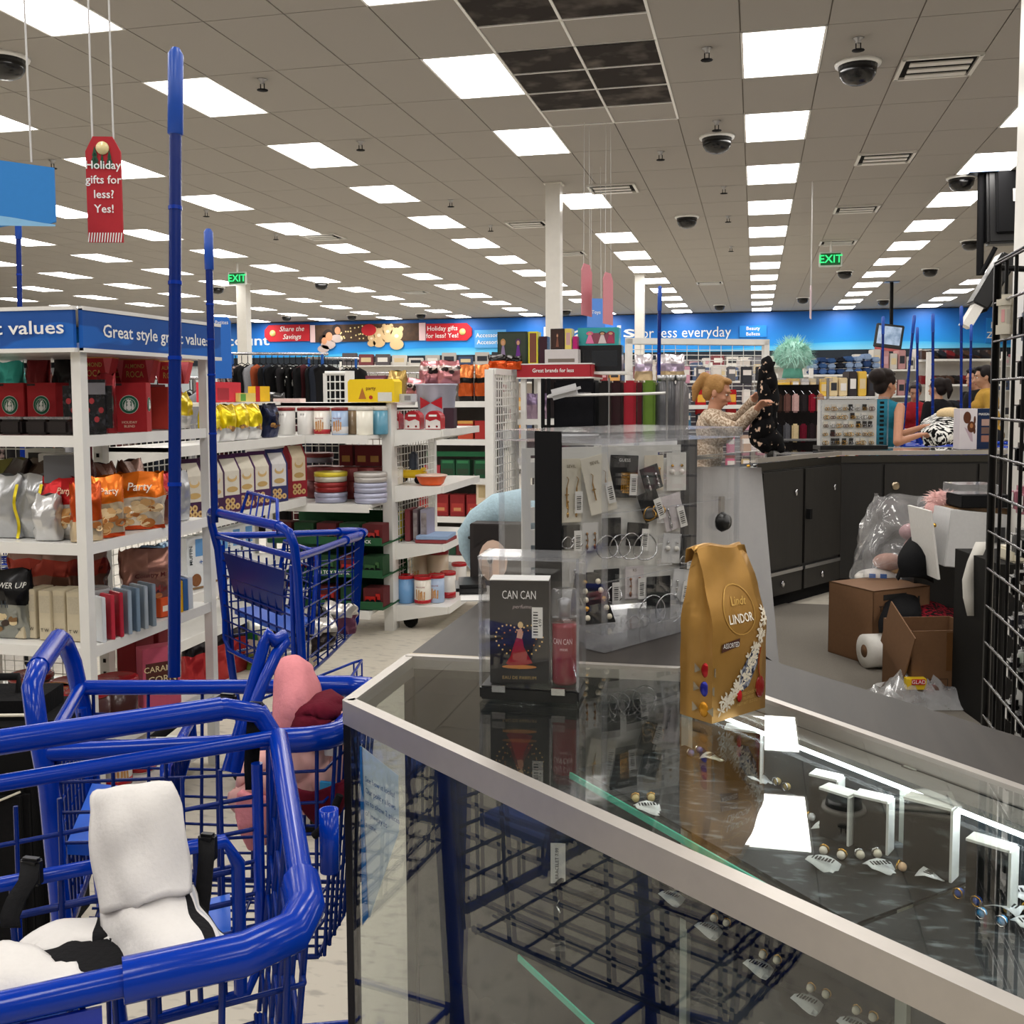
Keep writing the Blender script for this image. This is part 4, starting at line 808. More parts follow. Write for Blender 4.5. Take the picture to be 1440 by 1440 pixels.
# on top of the tin run
yb_ = onY(528, 5.99, 1.412); t = thing('snack_house_box', 'large bright yellow snack box with sloped lid on the tin run top', 'box', yb_)
ym = M('#f2cf12', 'paper', var=.03); B().prism([(-.15, 0), (.15, 0), (.15, .125), (.135, .14), (-.135, .14), (-.15, .125)], -.07, .07, ym).obj('box_body', t)
b = B(); b.add([(-.08, -.0715, .02), (-.03, -.0715, .02), (-.055, -.0715, .09)], [(0, 1, 2)], M('#b5702c', 'paper')); b.quad((.045, -.0715, .005), (.135, -.0715, .005), (.135, -.0715, .06), (.045, -.0715, .06), M('#d9d9d2', 'paper')); disc(b, .0, .03, .012, .012, M('#b02a20', 'paper'), -.072); b.obj('printed_panel', t)
text('party', .022, (.0, -.073, .085), M('#6a2a18', 'paper'), t, bold=.008)
carton('gift_box', 'flat pale pink box on the tin run top', 'box', (.17, .12, .025), '#e2ccc8', onY(408, 5.99, 1.412), .1)
bag('snack_bag', 'dark grey snack bag slumped beside the pale pink box', 'snack bag', (.12, .08, .06), [(1, '#3a3a3c')], onY(388, 6.0, 1.412), .3, seed=120)
bag('snack_bag', 'gold foil bag behind the yellow snack box', 'snack bag', (.12, .08, .2), [(1, '#b89a58')], onY(560, 6.35, 1.412), 0, seed=121)
carton('gift_box', 'maroon and pink box behind the yellow snack box', 'box', (.14, .08, .17), '#6b3344', onY(532, 6.38, 1.412), 0, None, [(.1, .9, .4, .9, '#9a6a80')])
# ------------------------------------------------------------------ end cap goods
for k, px in enumerate((554, 583, 612)):
    x = onY(px, 6.12, 0)[0]; t = thing('gift_pack', f'red and white round-topped gift pack on end cap, {ORD[k]} from left', 'gift pack', (x, 6.12, 1.243), 0, 'round-topped gift packs')
    arch = [(-.05, 0), (.05, 0), (.05, .07)]+[(.05*math.cos(a*PI/8), .07+.045*math.sin(a*PI/8)) for a in range(1, 8)]+[(-.05, .07)]
    B().prism(arch, -.045, .045, M('#b0202c', 'gloss')).obj('box_body', t); B().prism([(-.048, .004), (.048, .004), (.046, .05), (.02, .062), (-.02, .05), (-.046, .062)], -.0465, -.0455, M('#d9d3d0', 'paper')).obj('printed_panel', t)
    b = B(); disc(b, -.025, .018, .007, .007, DKRED, -.0475); disc(b, .025, .018, .007, .007, DKRED, -.0475); b.obj('print', t); B().box((0, -.048, .085), (.05, .002, .012), TXTW).obj('name_strip', t)
q = onY(614, 6.55, 1.243); t = thing('party_bucket', 'large grey metal party bucket with red bow tie label', 'bucket', q)
gm_ = M('#b9bacb', 'metal', metal=.5, rough=.45); B().lathe([(.105, 0), (.11, .01), (.135, .27), (.142, .275), (.142, .285), (.13, .285)], m=gm_, n=28).obj('bucket_body', t)
b = B()
for s in (-1, 1): b.add([(0, -.132, .16), (s*.075, -.128+.012, .2), (s*.075, -.12+.008, .12)], [(0, 1, 2) if s > 0 else (0, 2, 1)], M('#b5202c', 'gloss'))
b.obj('label', t); B().tube([(.135*math.cos(a), .135*math.sin(a), .25-.07*math.sin(a*1)) for a in [i*PI/10 for i in range(11)]], .004, STEEL, 6).obj('wire_handle', t)
carton('gift_box', 'flat silver white box lying on the end cap top', 'box', (.16, .1, .05), '#c9ccd2', (onY(566, 6.06, 0)[0], 6.06, 1.412), 0, None, [(.7, .95, .2, .8, '#8a8a92')])
carton('gift_box', 'dark plum box beside the bucket on end cap', 'box', (.07, .07, .13), '#3a2230', (onY(633, 6.3, 0)[0], 6.3, 1.243), 0)
carton('gift_box', 'small dark perfume box above the silver white box', 'box', (.07, .08, .07), '#4a3040', (onY(596, 6.2, 0)[0], 6.2, 1.36), 0) if False else None
for k, (px, z) in enumerate(((585, 1.415), (610, 1.53), (632, 1.53), (600, 1.53))):
    q = onY(px, 6.55, 0); bag('sweet_bag', f'pink and white sweet bag lying above the bucket, {ORD[k]} of four', 'sweet bag', (.16, .09, .15), [(.5, '#c9858a'), (.75, '#e8d8d4'), (1, '#d98a90')], (q[0], 6.55+.06*(k % 2), z), .4*k, seed=130+k, blobs=(3, ['#2a1c1c'], .5, .75, .02))
t = thing('toy_car', 'yellow toy vehicle with dark cab on the end cap second shelf', 'toy', (onY(577, 6.2, 0)[0], 6.2, .898), .1)
B().bbox((0, 0, .06), (.19, .1, .05), M('#e6c21c', 'gloss'), .012).bbox((-.075, 0, .09), (.03, .09, .03), M('#e6c21c', 'gloss'), .008).bbox((.08, 0, .085), (.02, .09, .03), M('#e6c21c', 'gloss'), .006).obj('car_body', t); B().bbox((.02, 0, .14), (.05, .07, .12), M('#39414e', 'gloss'), .012).obj('cab', t)
for x in (-.06, .06):
    for y in (-.05, .05): B().rod((x, y-.012, .025), (x, y+.012, .025), .025, BLK_MATTE, 12).obj('wheel', t)
t = thing('plastic_bowl', 'orange plastic bowl with pale lid on end cap shelf', 'bowl', (onY(606, 6.1, 0)[0], 6.1, .898), 0)
B().lathe([(.06, 0), (.075, .01), (.095, .055), (.098, .055), (.09, .05)], m=M('#f2641c', 'plastic'), n=24).obj('bowl_body', t); B().lathe([(.1, .056), (.1, .062), (.08, .066)], m=M('#d9b8a8', 'plastic'), n=24).obj('lid', t)
can('snack_tub', 'white cup with brown stripe left of toy vehicle', 'cup', .045, .11, '#d9d4c6', '#c9c4b4', (onY(556, 6.12, 0)[0], 6.12, .898))
for k, (px, c, w_, l) in enumerate(((565, '#d0c23a', .022, 'slim yellow and green book'), (577, '#8a3a40', .035, 'maroon boxed book set'), (588, '#7a6a70', .03, 'grey pictured book'), (600, '#a8a4b8', .045, 'pale lavender boxed book'))):
    carton('book', l+' standing on the end cap third shelf', 'book', (w_, .16, .2 if k else .18), c, (onY(px, 6.2, 0)[0], 6.2, .538), 0, None, [(.1, .9, .55, .9, '#5a9a5a')] if k == 0 else [(.1, .9, .1, .9, M('#c9c0c0', 'paper', c2='#5a4a4a', scale=30))] if k != 1 else [])
for k in range(2): carton('book', ('flat maroon book under the blue one', 'flat blue illustrated book on top')[k]+', end cap shelf', 'book', (.2, .24, .022), ('#8c3438', '#8ea6c8')[k], (onY(612, 6.17, 0)[0], 6.17, .538+.0225*k), .06*k)
for k, (px, y, c, l) in enumerate(((568, 6.1, '#6f9fd0', 'pale blue barcode can'), (592, 6.09, '#e4ded2', 'white wafer can'), (611, 6.16, '#a8bcd8', 'blue and white wafer can'))):
    can('wafer_can', l+' on the bottom end cap shelf', 'can', .053, .175, c, '#b01c24', (onY(px, y, 0)[0], y, .153), None, [(.03, .16, '#b5161e')] if k == 1 else [], [('PIROULINE', .62, .05, '#8a1a20')] if k else [], pretz=2 if k else 0)
for k, (px, y) in enumerate(((588, 6.42), (614, 6.42))): can('wafer_jar', f'tall clear wafer jar behind the front cans, {ORD[k]} of two', 'jar', .07, .3, '#d8c4a8', '#8a1c20', (onY(px, y, 0)[0], y, .153), None, [(.02, .4, '#a8201e')], pretz=5+k)
for k, (px, y) in enumerate(((628, 6.3), (644, 6.65))): can('wafer_can', f'white and red can at the end cap corner, {ORD[k]} of two', 'can', .05, .17, '#dedad4', '#a81c24', (onY(px, y, 0)[0], y, .153), None, [(.02, .25, '#b01a22')])
# ------------------------------------------------------------------ farther gondola goods
for k, px in enumerate((656, 679)): bag('chip_bag', f'black and orange pictured bag on far unit top, {ORD[k]} from left', 'snack bag', (.13, .08, .3), [(.1, '#1a1614'), (.45, '#c95a24'), (.6, '#1c1816'), (.95, '#d9783a'), (1, '#1a1614')], onY(px, 8.25, 1.403), 0, seed=140+k, group='black and orange bags')
for k, px in enumerate((700, 714)): bag('chip_bag', f'orange and black bag spilling over the grid top, {ORD[k]} of two', 'snack bag', (.16, .1, .12), [(.5, '#e0561c'), (1, '#1c1614')], (onY(px, 8.5, 0)[0], 8.5+.2*k, 1.672), .2, seed=143+k)
def redbox(px, z, w_, h, l, c='#a82a26', p=()): carton('gift_box', l, 'box', (w_, .12, h), c, onY(px, 8.22, z), 0, None, p)
redbox(657, 1.093, .13, .15, 'orange red gift box on far unit second shelf', '#b5442a', [(0, 1, .85, 1, '#d8a050')]); redbox(681, 1.093, .13, .15, 'red gift box beside the wire grid on second shelf')
redbox(610, .773, .14, .1, 'small red box on the far unit third shelf', '#a02a34', [(.2, .7, .3, .7, '#d9c4bc')])
for k, px in enumerate((632, 653, 679)): redbox(px, .773, .12, .15, f'green toy truck box on far unit, {ORD[k]} from left', '#0f4a2c', [(.1, .9, .2, .5, '#243a24'), (.1, .9, .8, .95, '#2f7a4c')])
B().span((onY(597, 8.12, 0)[0], 8.15, .95), (onY(692, 8.12, 0)[0], 8.2, .99), M('#126038', 'paper')).obj('shelf_header', g5)
for k, px in enumerate((600, 622, 645, 668)): redbox(px, .453, .125, .18, f'dark red almond sweet box on the fourth far shelf, {ORD[k]} from left', '#8a1a1c', [(.1, .9, .2, .6, '#a8322c'), (.25, .75, .25, .4, '#c98a5a')])
carton('biscuit_carton', 'tall cream and red biscuit carton beside the wire grid post', 'carton', (.13, .1, .29), '#ead9c0', onY(682, 8.2, .453), 0, None, [(0, 1, 0, .35, '#a81c26'), (.15, .85, .55, .9, '#c9b48a')])
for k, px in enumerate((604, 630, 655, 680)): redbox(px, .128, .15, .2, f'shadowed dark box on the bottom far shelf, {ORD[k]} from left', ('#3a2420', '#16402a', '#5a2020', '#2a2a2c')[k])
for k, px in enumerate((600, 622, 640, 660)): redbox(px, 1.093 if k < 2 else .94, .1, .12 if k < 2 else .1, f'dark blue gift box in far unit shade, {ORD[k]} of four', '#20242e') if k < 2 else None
# ------------------------------------------------------------------ toys on and in the red-header unit
TY0 = 8.9
def toybox(px0, px1, y0, y1, c, l, win=None, extra=None, y=TY0, z=1.718):
    a, b_ = W(px0, y1, Y=y), W(px1, y1, Y=y); h = W(px0, y0, Y=y).z-a.z
    t = carton('doll_box', l, 'toy box', (b_.x-a.x-.004, .14, h), c, ((a.x+b_.x)/2, y, z), 0, None, [win] if win else [], kind='gloss')
    if extra:
        b = B(); w_ = b_.x-a.x
        for fx, hc, dc in extra:
            x = w_*fx
            disc(b, x, h*.68, w_*.085, h*.11, M(hc, 'paper'), -.0735); disc(b, x, h*.66, w_*.05, h*.07, M('#c99a78', 'paper'), -.0745)
            b.add([(x-w_*.1, -.0738, h*.12), (x+w_*.1, -.0738, h*.12), (x+w_*.035, -.0738, h*.58), (x-w_*.035, -.0738, h*.58)], [(0, 1, 2, 3)], M(dc, 'paper'))
        b.obj('doll_picture', t)
    return t
toybox(702, 744, 465, 511, '#2c3a2e', 'dark windowed doll box at the left of the toy top', (.05, .95, .05, .95, '#3a4438'), [(-.3, '#b98a54', '#8a7a9a'), (.2, '#4a2a5a', '#6a2c8a')])
toybox(745, 759, 465, 511, '#d9cf3a', 'narrow yellow edged box full of tiny figures', (.15, .85, .05, .95, '#7a4a3a'))
toybox(760, 772, 472, 511, '#3a1c28', 'dark slim toy box behind the column', None)
toybox(768, 815, 491, 511, '#d2cccc', 'open white cardboard tray on the toy top', (.1, .9, .1, .35, '#7a7068'), y=8.78)
toybox(776, 796, 461, 490, '#241c1c', 'doll portrait box on the white tray', (.05, .95, .05, .95, '#3a2824'), [(0, '#5a3020', '#7a4a38')], z=1.718+.125, y=8.86)
toybox(796, 806, 461, 490, '#dcc86a', 'yellow patterned box end beside the doll portrait', (.2, .8, .2, .8, '#c9a0a0'), z=1.718+.125, y=8.86)
toybox(807, 814, 472, 490, '#b01c6a', 'magenta toy box end', None, z=1.718+.125, y=8.86)
toybox(816, 876, 483, 519, '#191b1e', 'black gadget box with pale outline print', (.3, .9, .2, .8, '#22262a'), y=8.95, z=1.655)
toybox(814, 872, 459, 484, '#3aa0a0', 'teal and pink boxed play set of small figures', (.25, .9, .1, .7, '#8a4a5a'), [(-.2, '#d05a8a', '#e07aa8'), (.1, '#3a3a3a', '#d8c8c8'), (.3, '#8a2a4a', '#a83a5a')], y=8.95, z=1.655+.22)
a = W(822, 484, Y=8.8); carton('doll_box', 'pale blue shelf strip box under the play set', 'toy box', (.4, .08, .055), '#a9cdea', (W(850, 487, Y=8.78).x, 8.78, 1.87), 0, None, [(.3, .6, .2, .8, '#4f94c8')]) if False else None
sh = B().span((W(815, 500, Y=9).x, 8.84, 1.63), (W(884, 500, Y=9).x, 9.34, 1.652), WHITE).obj('side_shelf', g6)
for k, px in enumerate((742, 750, 764)): q = onY(px, 8.85, 1.243); bag('toy_bag', f'lilac toy packet hanging in the red-header unit, {ORD[k]} of three', 'toy packet', (.09, .05, .22), [(.5, '#b9a0b4'), (1, '#9a86a8')], q, 0, seed=160+k, group='lilac toy packets')
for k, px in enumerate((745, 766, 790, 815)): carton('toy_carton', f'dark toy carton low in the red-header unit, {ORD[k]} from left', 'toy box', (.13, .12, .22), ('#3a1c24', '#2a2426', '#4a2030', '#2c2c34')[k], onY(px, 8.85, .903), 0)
# ------------------------------------------------------------------ front glass showcase
ZT = 1.0
A_, B_, C_, D_ = Vector((-.586, 1.403)), Vector((-.583, 1.674)), Vector((-.112, 1.69)), Vector((.634, .897))
U_ = (Vector((.196, .785))-A_).normalized(); N_ = Vector((-U_.y, U_.x)); E_ = A_+U_*1.5
V_ = (D_-C_).normalized(); NB = Vector((-V_.y, V_.x))          # NB points out at the back
case = thing('glass_showcase', 'large glass topped jewellery showcase with aluminium edge in front', 'showcase')
ALU = M('#b9b4ae', 'metal', rough=.42, metal=.75); ALUD = M('#3a3a3c', 'metal', rough=.35)
B().poly([E_+(D_-E_)*0, D_, C_, B_, A_][::-1] if False else [A_, E_, D_, C_, B_], ZT-.008, ZT-.001, GLASS).obj('top_glass', case)
def rail(nm, p, q, z0, z1, out, inn, m):
    d = (q-p).normalized(); n = Vector((-d.y, d.x)); B().poly([p-n*out, q-n*out, q+n*inn, p+n*inn], z0, z1, m).obj(nm, case)
rail('front_rail', A_, E_, ZT-.034, ZT+.001, .004, .016, ALU); rail('end_rail', B_, A_, ZT-.034, ZT+.001, .004, .014, ALU)
rail('back_rail', D_, C_, ZT-.02, ZT+.002, .006, .008, ALU); rail('inner_rail', C_, B_, ZT-.02, ZT+.002, .006, .008, ALU)
def pane(nm, p, q, z0, z1, m=GLASS, th=.005): d = (q-p).normalized(); n = Vector((-d.y, d.x)); return B().poly([p, q, q+n*th, p+n*th], z0, z1, m).obj(nm, case)
pane('front_glass', A_+U_*.014, E_, .12, ZT-.034); pane('end_glass', B_, A_, .12, ZT-.034)
for p in (A_+Vector((.008, -.0)), B_+Vector((.008, -.008))): B().span((p.x-.008, p.y-.008, 0), (p.x+.008, p.y+.008, ZT-.034), ALUD).obj('corner_post', case)
B().poly([A_+U_*.02, A_+U_*.045, A_+U_*.045+N_*.015, A_+U_*.02+N_*.015], .12, ZT-.04, ALUD).obj('corner_post', case) if False else None
mir = M('#1d2124', 'gloss', rough=.08, scale=4)
B().poly([C_+Vector((.0, .002)), B_+Vector((.012, .002)), B_+Vector((.012, -.004)), C_+Vector((0, -.004))], .12, ZT-.02, mir).obj('inner_panel', case)
B().poly([D_, C_, C_-NB*.008, D_-NB*.008][::-1], .12, ZT-.02, M('#2b3033', 'gloss', rough=.12)).obj('sliding_back', case)
for t_ in (.0, .43, .86): p = C_+V_*(.02+t_); B().poly([p, p+V_*.018, p+V_*.018-NB*.016, p-NB*.016], .12, ZT-.02, M('#b9bdb4', 'paint')).obj('shelf_standard', case)
B().poly([A_+N_*.004, E_+N_*.004, D_, C_, B_], .1, .12, M('#6a6560', 'tile', scale=160, var=.2, rough=.4)).obj('deck', case)
B().poly([A_+N_*.05+U_*.03, E_+N_*.05, D_, C_, B_+Vector((.03, 0))], 0, .1, BLK_MATTE).obj('toe_kick', case)
# lamp strip under the back rail
B().poly([C_+V_*.05-NB*.012, D_-NB*.012, D_-NB*.05, C_+V_*.05-NB*.05], ZT-.028, ZT-.02, M('#d5d6d8', 'metal', rough=.2)).obj('lamp_reflector', case)
a, b_ = C_+V_*.09-NB*.03, D_-NB*.03
B().rod((a.x, a.y, ZT-.036), (b_.x, b_.y, ZT-.036), .007, M('#ffffff', 'plastic', emit=14, ecol='#f4fbff'), 8).obj('lamp_tube', case)
# glass shelves with green front edges
marble = M('#0f1112', 'matte', scale=30, c2='#737c80', ramp=(.55, .78), stretch=(1, 2.6, 2), rough=.55)
ZS = .88
def gshelf(s0, s1, z, dp, mat=True):
    p, q = C_+V_*s0-NB*.012, C_+V_*s1-NB*.012
    B().poly([p, p-NB*dp, q-NB*dp, q][::1], z-.006, z, GLASS).obj('glass_shelf', case)
    e = B().poly([p-NB*dp, p-NB*(dp+.003), q-NB*(dp+.003), q-NB*dp], z-.009, z, GLASSG).obj('shelf_edge', case)
    if mat: B().poly([p-NB*.005, p-NB*(dp-.012), q-NB*(dp-.012), q-NB*.005], z+.0005, z+.003, marble).obj('display_mat', case)
gshelf(.03, .565, ZS, .225); gshelf(.573, 1.02, ZS, .225); gshelf(-.0, .5, .60, .3, False); gshelf(.508, 1.02, .60, .3, False)
B().poly([C_-NB*.02, C_-NB*.36, C_+V_*1.0-NB*.36, C_+V_*1.0-NB*.02], .3, .302, marble).obj('lower_mat', case)
# risers on the shelf: black stone blocks with white tops
capm = M('#f2f4ee', 'paper', var=.02)
def on(px, py, z): p = W(px, py, z=z); return (p.x, p.y, z)
for k, (x0, y0, x1, y1, h, l) in enumerate(((1020, 1092, 1070, 1098, .075, 'behind the gold bag'), (1142, 1148, 1180, 1158, .06, 'dark and short, left of the trio'), (1158, 1172, 1198, 1186, .062, 'leftmost of the middle trio'), (1204, 1186, 1250, 1198, .065, 'centre of the middle trio'), (1274, 1216, 1340, 1236, .085, 'largest, right of the trio'), (1362, 1262, 1422, 1282, .07, 'rightmost, under the reflections'))):
    p, q = Vector(on(x0, y0, ZS+.004)), Vector(on(x1, y1, ZS+.004)); d = q-p; ln = min(d.length, .07); rz = math.atan2(d.y, d.x)
    t = thing('display_riser', 'black marbled display riser with white top, '+l, 'riser', (p+q)/2, rz, 'display risers')
    B().box((0, 0, h/2), (ln, .02, h), marble).obj('riser_body', t); B().box((0, .0, h+.001), (ln+.001, .024, .003), capm).obj('white_top', t); B().box((ln/2+.001, .0, h/2), (.003, .024, h), capm).obj('white_end', t)
def jewel(px, py, z, rz, c, l, tagc='#e9ebe8', two=True, stone='#d9d4c0'):
    p = on(px, py, z); t = thing('earring_pair', l, 'earrings', p, rz)
    b = B()
    for s in ((-.011, .011) if two else (0,)):
        b2 = B().ball((s, 0, .006), .0055, M(stone, 'gloss', rough=.1), 8, 6).tube([(s+.006*math.cos(a*PI/4), .004, .006+.006*math.sin(a*PI/4)) for a in range(8)], .0012, c, 5, closed=True); b2.obj('earring', t)
    tg = B().surf([[(-.018+.036*i/4, -.02-.012*j+.0, .004+.006*math.sin(i*.8+j)) for i in range(5)] for j in range(3)], M(tagc, 'paper', var=.03), .0006).obj('price_tag', t)
    b = B()
    for i in range(7): b.box((-.012+.004*i, -.032, .0105), (.0014+.0006*(i % 3), .009, .0006), TXTK)
    stuff(b.obj('barcode', tg))
    return t
for k, (px, py, rz, st, tc) in enumerate(((978, 1062, 1.0, '#4a5a9a', '#d9d2b8'), (905, 1128, .3, '#d8c080', '#e6e8e6'), (1052, 1088, .5, '#d9c890', '#eceeec'), (1100, 1108, 2.2, '#c9b070', '#e2e4e2'), (1134, 1158, .9, '#dadada', '#dfe2e0'), (1170, 1206, -.4, '#e8e0d0', '#cfd4d4'), (1222, 1208, .35, '#e4dcc8', '#e2e6e6'), (1276, 1222, .9, '#f0c8a0', '#e6e8e8'), (1362, 1268, 2.4, '#3a5ab0', '#e2e6ea'), (1395, 1296, 2.5, '#3aa0e0', '#dfe4e6'), (1432, 1286, .2, '#d0a850', '#d9dcdc'), (1432, 1246, 0, '#e8e8e0', '#f0f0f0'))):
    jewel(px, py, ZS+.003, rz, GOLD if k % 3 else SILVER, f'stud earrings with plastic price tag on showcase shelf, {ORD[k]} from the left', tc, True, st)
for k, (px, py) in enumerate(((960, 1256), (1012, 1300), (1082, 1352), (1150, 1400), (1215, 1432))):
    t = thing('display_pad', f'black jewellery pad on the middle showcase shelf, {ORD[k]} from left', 'display pad', on(px, py+20, .604), -.7+.1*k, 'black jewellery pads')
    B().bbox((0, 0, .02), (.09, .07, .04), BLK_MATTE, .008).obj('pad_body', t)
    jewel(px, py, .647, -.5, GOLD, f'gold earrings on black pad, {ORD[k]} from left on middle shelf', '#cfd2d0')
t = thing('bracelet', 'black braided leather bracelet with chrome clasp on middle shelf', 'bracelet', on(812, 1262, .604), .2)
b = B()
for dz, r in ((.006, .036), (.013, .039), (.02, .036), (.012, .031)): b.tube([(r*math.cos(a*PI/12), r*.85*math.sin(a*PI/12), dz+.003*math.sin(a)) for a in range(24)], .0045, M('#0d0f0e', 'fabric'), 6, closed=True)
b.obj('bracelet_band', t); B().tube([(-.03, -.03, .01), (-.036, -.045, .008), (-.03, -.06, .004), (-.026, -.05, .004)], .002, CHROME, 6).obj('clasp', t)
tg = B().box((-.02, .02, .05), (.05, .002, .07), PAPER).obj('price_tag', t); text('ROSS', .016, (-.006, .0185, .05), TXTK, tg, tilt=R90).rotation_euler = (PI/2, -PI/2, 0)
text('BRACELET 7.99', .006, (-.034, .0185, .05), TXTK, tg).rotation_euler = (PI/2, -PI/2, 0)
for k, (px, py) in enumerate(((740, 1405), (865, 1425), (955, 1420), (1060, 1400), (1110, 1410))):
    t = thing('jewellery_tray', f'dark box of wrapped jewellery on the lowest showcase mat, {ORD[k]} from left', 'jewellery box', on(px, py-40, .304) if False else on(px, py+30, .304), .2*k-.6)
    B().bbox((0, 0, .03), (.11, .08, .06), M('#2a2320', 'gloss'), .006).obj('box_body', t); B().ball((.01, 0, .07), (.025, .02, .014), M('#c9ccc8', 'foil'), 9, 6).obj('wrapped_item', t); B().box((-.03, -.02, .066), (.05, .02, .002), PAPER).obj('price_tag', t)
# instruction card behind the end glass
p0, p1 = A_+U_*.022, A_+U_*.135
t = thing('policy_card', 'blue and white printed policy card inside the showcase left corner', 'notice', (p0.x+N_.x*.012, p0.y+N_.y*.012, .80), math.atan2(U_.y, U_.x))
B().add([(0, 0, -.13), (0, 0, .135), (.105, 0, .12), (.105, 0, .04), (.02, 0, -.12)], [(0, 4, 3, 2, 1)], M('#cfdde6', 'paper', var=.03)).add([(0, .001, -.13), (0, .001, .135), (.105, .001, .12), (.02, .001, -.12)], [(0, 1, 2, 3)], PAPER).obj('card', t)
B().add([(0, -.001, -.14), (.018, -.001, -.12), (.006, -.001, .135), (0, -.001, .135)], [(0, 1, 2, 3)], M('#1c78c4', 'paper')).obj('blue_edge', t)
for i, s in enumerate(('See how it looks!', 'Our policy allows', 'us to show 2 pieces', 'of jewelry at', 'a time.')): text(s, .0085, (.016, -.002, .09-.017*i), M('#2a5a9a', 'paper', var=.01), t, align='LEFT')
# counter tops of dark wood and the rest of the island
WOOD = M('#262321', 'wood', c2='#403b37', scale=3, stretch=(14, 1.2, 1), rough=.5, spec=.3); DARKC = M('#1f1c1b', 'wood', c2='#2c2826', scale=4, stretch=(1, 1, 10), rough=.5)
cn = thing('service_counter', 'dark wood counter top running behind the glass showcase and away left', 'counter')
o2 = .165
RX0, RX1, RY1 = -.58, .045, 6.55
B().poly([B_+Vector((0, .012)), C_+NB*.012, C_+NB*o2+Vector((0, .05)), Vector((RX1, 1.75)), Vector((RX1, RY1)), Vector((RX0, RY1))], ZT-.035, ZT-.002, WOOD).obj('counter_top', cn)
B().poly([C_+NB*.012, D_+NB*.012, D_+NB*o2, C_+NB*o2], ZT-.034, ZT-.001, WOOD).obj('counter_top', cn)
B().poly([C_+NB*.02+V_*.05, D_+NB*.02, D_+NB*(o2-.02), C_+NB*(o2-.02)+V_*.05], 0, ZT-.034, DARKC).obj('counter_base', cn)
B().span((RX0+.03, 1.75, 0), (RX1-.03, RY1, ZT-.036), DARKC).obj('counter_base', cn)
wpn = M('#d9d7d0', 'paint')
for k in range(6):
    y0 = 1.85+k*.78; B().span((RX1-.03, y0, .12), (RX1-.018, y0+.76, ZT-.05), wpn).obj('white_door', cn)
B().poly([B_+Vector((-.001, .013)), C_+NB*.0125, C_+NB*.018, B_+Vector((-.001, .02))], ZT-.03, ZT, M('#a89a80', 'wood')).obj('edge_strip', cn)
# ------------------------------------------------------------------ acrylic earring case
F_ = Vector((-.25, 1.765)); r_ = Vector((.53, .848)).normalized(); l_ = Vector((-r_.y, r_.x)); LR, LL, HC = .42, .265, .385
ac = thing('acrylic_display_case', 'tall clear acrylic earring case with black strip on showcase end', 'display case', (F_.x, F_.y, ZT), math.atan2(r_.y, r_.x))
# local: x along r, y along l
B().span((0, 0, 0), (LR, LL, .03), ACRYLE).obj('base_slab', ac)
B().span((-.003, -.003, HC-.02), (LR+.003, LL+.003, HC), ACRYLE).obj('top_slab', ac)
for nm, a, b_ in (('right_pane', (.004, 0, .03), (LR-.004, .004, HC-.02)), ('left_pane', (0, .004, .03), (.004, LL-.004, HC-.02)), ('back_pane', (.004, LL-.004, .03), (LR-.004, LL, HC-.02)), ('far_pane', (LR-.004, .004, .03), (LR, LL-.004, HC-.02))): B().span(a, b_, ACRYL).obj(nm, ac)
for x in (0, LR-.008):
    for y in (0, LL-.008): B().span((x, y, .03), (x+.008, y+.008, HC-.02), ACRYLE).obj('corner_edge', ac)
B().span((-.004, .10, .0), (-.001, .165, HC), BLK_MATTE).obj('black_strip', ac); B().span((.345, .07, .03), (.372, .10, HC-.02), M('#3a3a3e', 'plastic')).obj('dark_upright', ac)
lk = B().lathe([(.018, 0), (.02, .006), (.014, .018), (.0, .022)], m=BLACK, n=14, X=Matrix.Translation((LR-.07, -.001, .2)) @ Matrix.Rotation(R90, 4, 'X')).box((LR-.07, -.004, .225), (.014, .006, .05), CHROME).obj('lock', ac)
for z in (.12, .24): B().span((.01, .012, z), (LR-.01, .014, z+.002), ACRYLE).obj('glue_line', ac)
for z in (.06, HC-.05): B().span((LR-.05, -.008, z), (LR-.0, -.001, z+.025), ACRYLE).obj('hinge', ac)
# slotted white panel
P0, P1 = Vector((.022, .225)), Vector((.335, .085)); pd = (P1-P0); PL = pd.length; pa = math.atan2(pd.y, pd.x)
pn = link('slotted_panel', None, ac, (P0.x, P0.y, .035), pa)
pb = B(); pw = M('#e8e7e2', 'plastic', var=.02)
sx = [0, .018, .052, PL-.052, PL-.018, PL]; zs = [.0]
for k in range(7): zs += [.03+k*.043, .043+k*.043]
zs.append(.315)
for i in range(5):
    for j in range(len(zs)-1):
        if i in (1, 3) and j % 2 == 1: continue
        pb.span((sx[i], -.002, zs[j]), (sx[i+1], .002, zs[j+1]), pw)
stuff(pb.obj('panel_face', pn))
T_ac = Matrix.Translation((F_.x, F_.y, ZT)) @ Matrix.Rotation(math.atan2(r_.y, r_.x), 4, 'Z') @ Matrix.Translation((P0.x, P0.y, .035)) @ Matrix.Rotation(pa, 4, 'Z')
PNo = (T_ac @ Vector((0, 0, 0))); PNd = (T_ac.to_3x3() @ Vector((1, 0, 0))); PNn = (T_ac.to_3x3() @ Vector((0, -1, 0)))
WZ = math.atan2(PNd.y, PNd.x)
def onpanel(px, py, off):
    d = W(px, py, D=1)-EYEP; k = ((PNo+PNn*off)-EYEP).dot(PNn)/d.dot(PNn); return EYEP+d*k
def hoop(b, x, z, r, m, y=-.006, t=.0016): b.tube([(x+r*math.cos(a*PI/10), y+.004*math.sin(a*.6), z+r*math.sin(a*PI/10)) for a in range(20)], t, m, 5, closed=True)
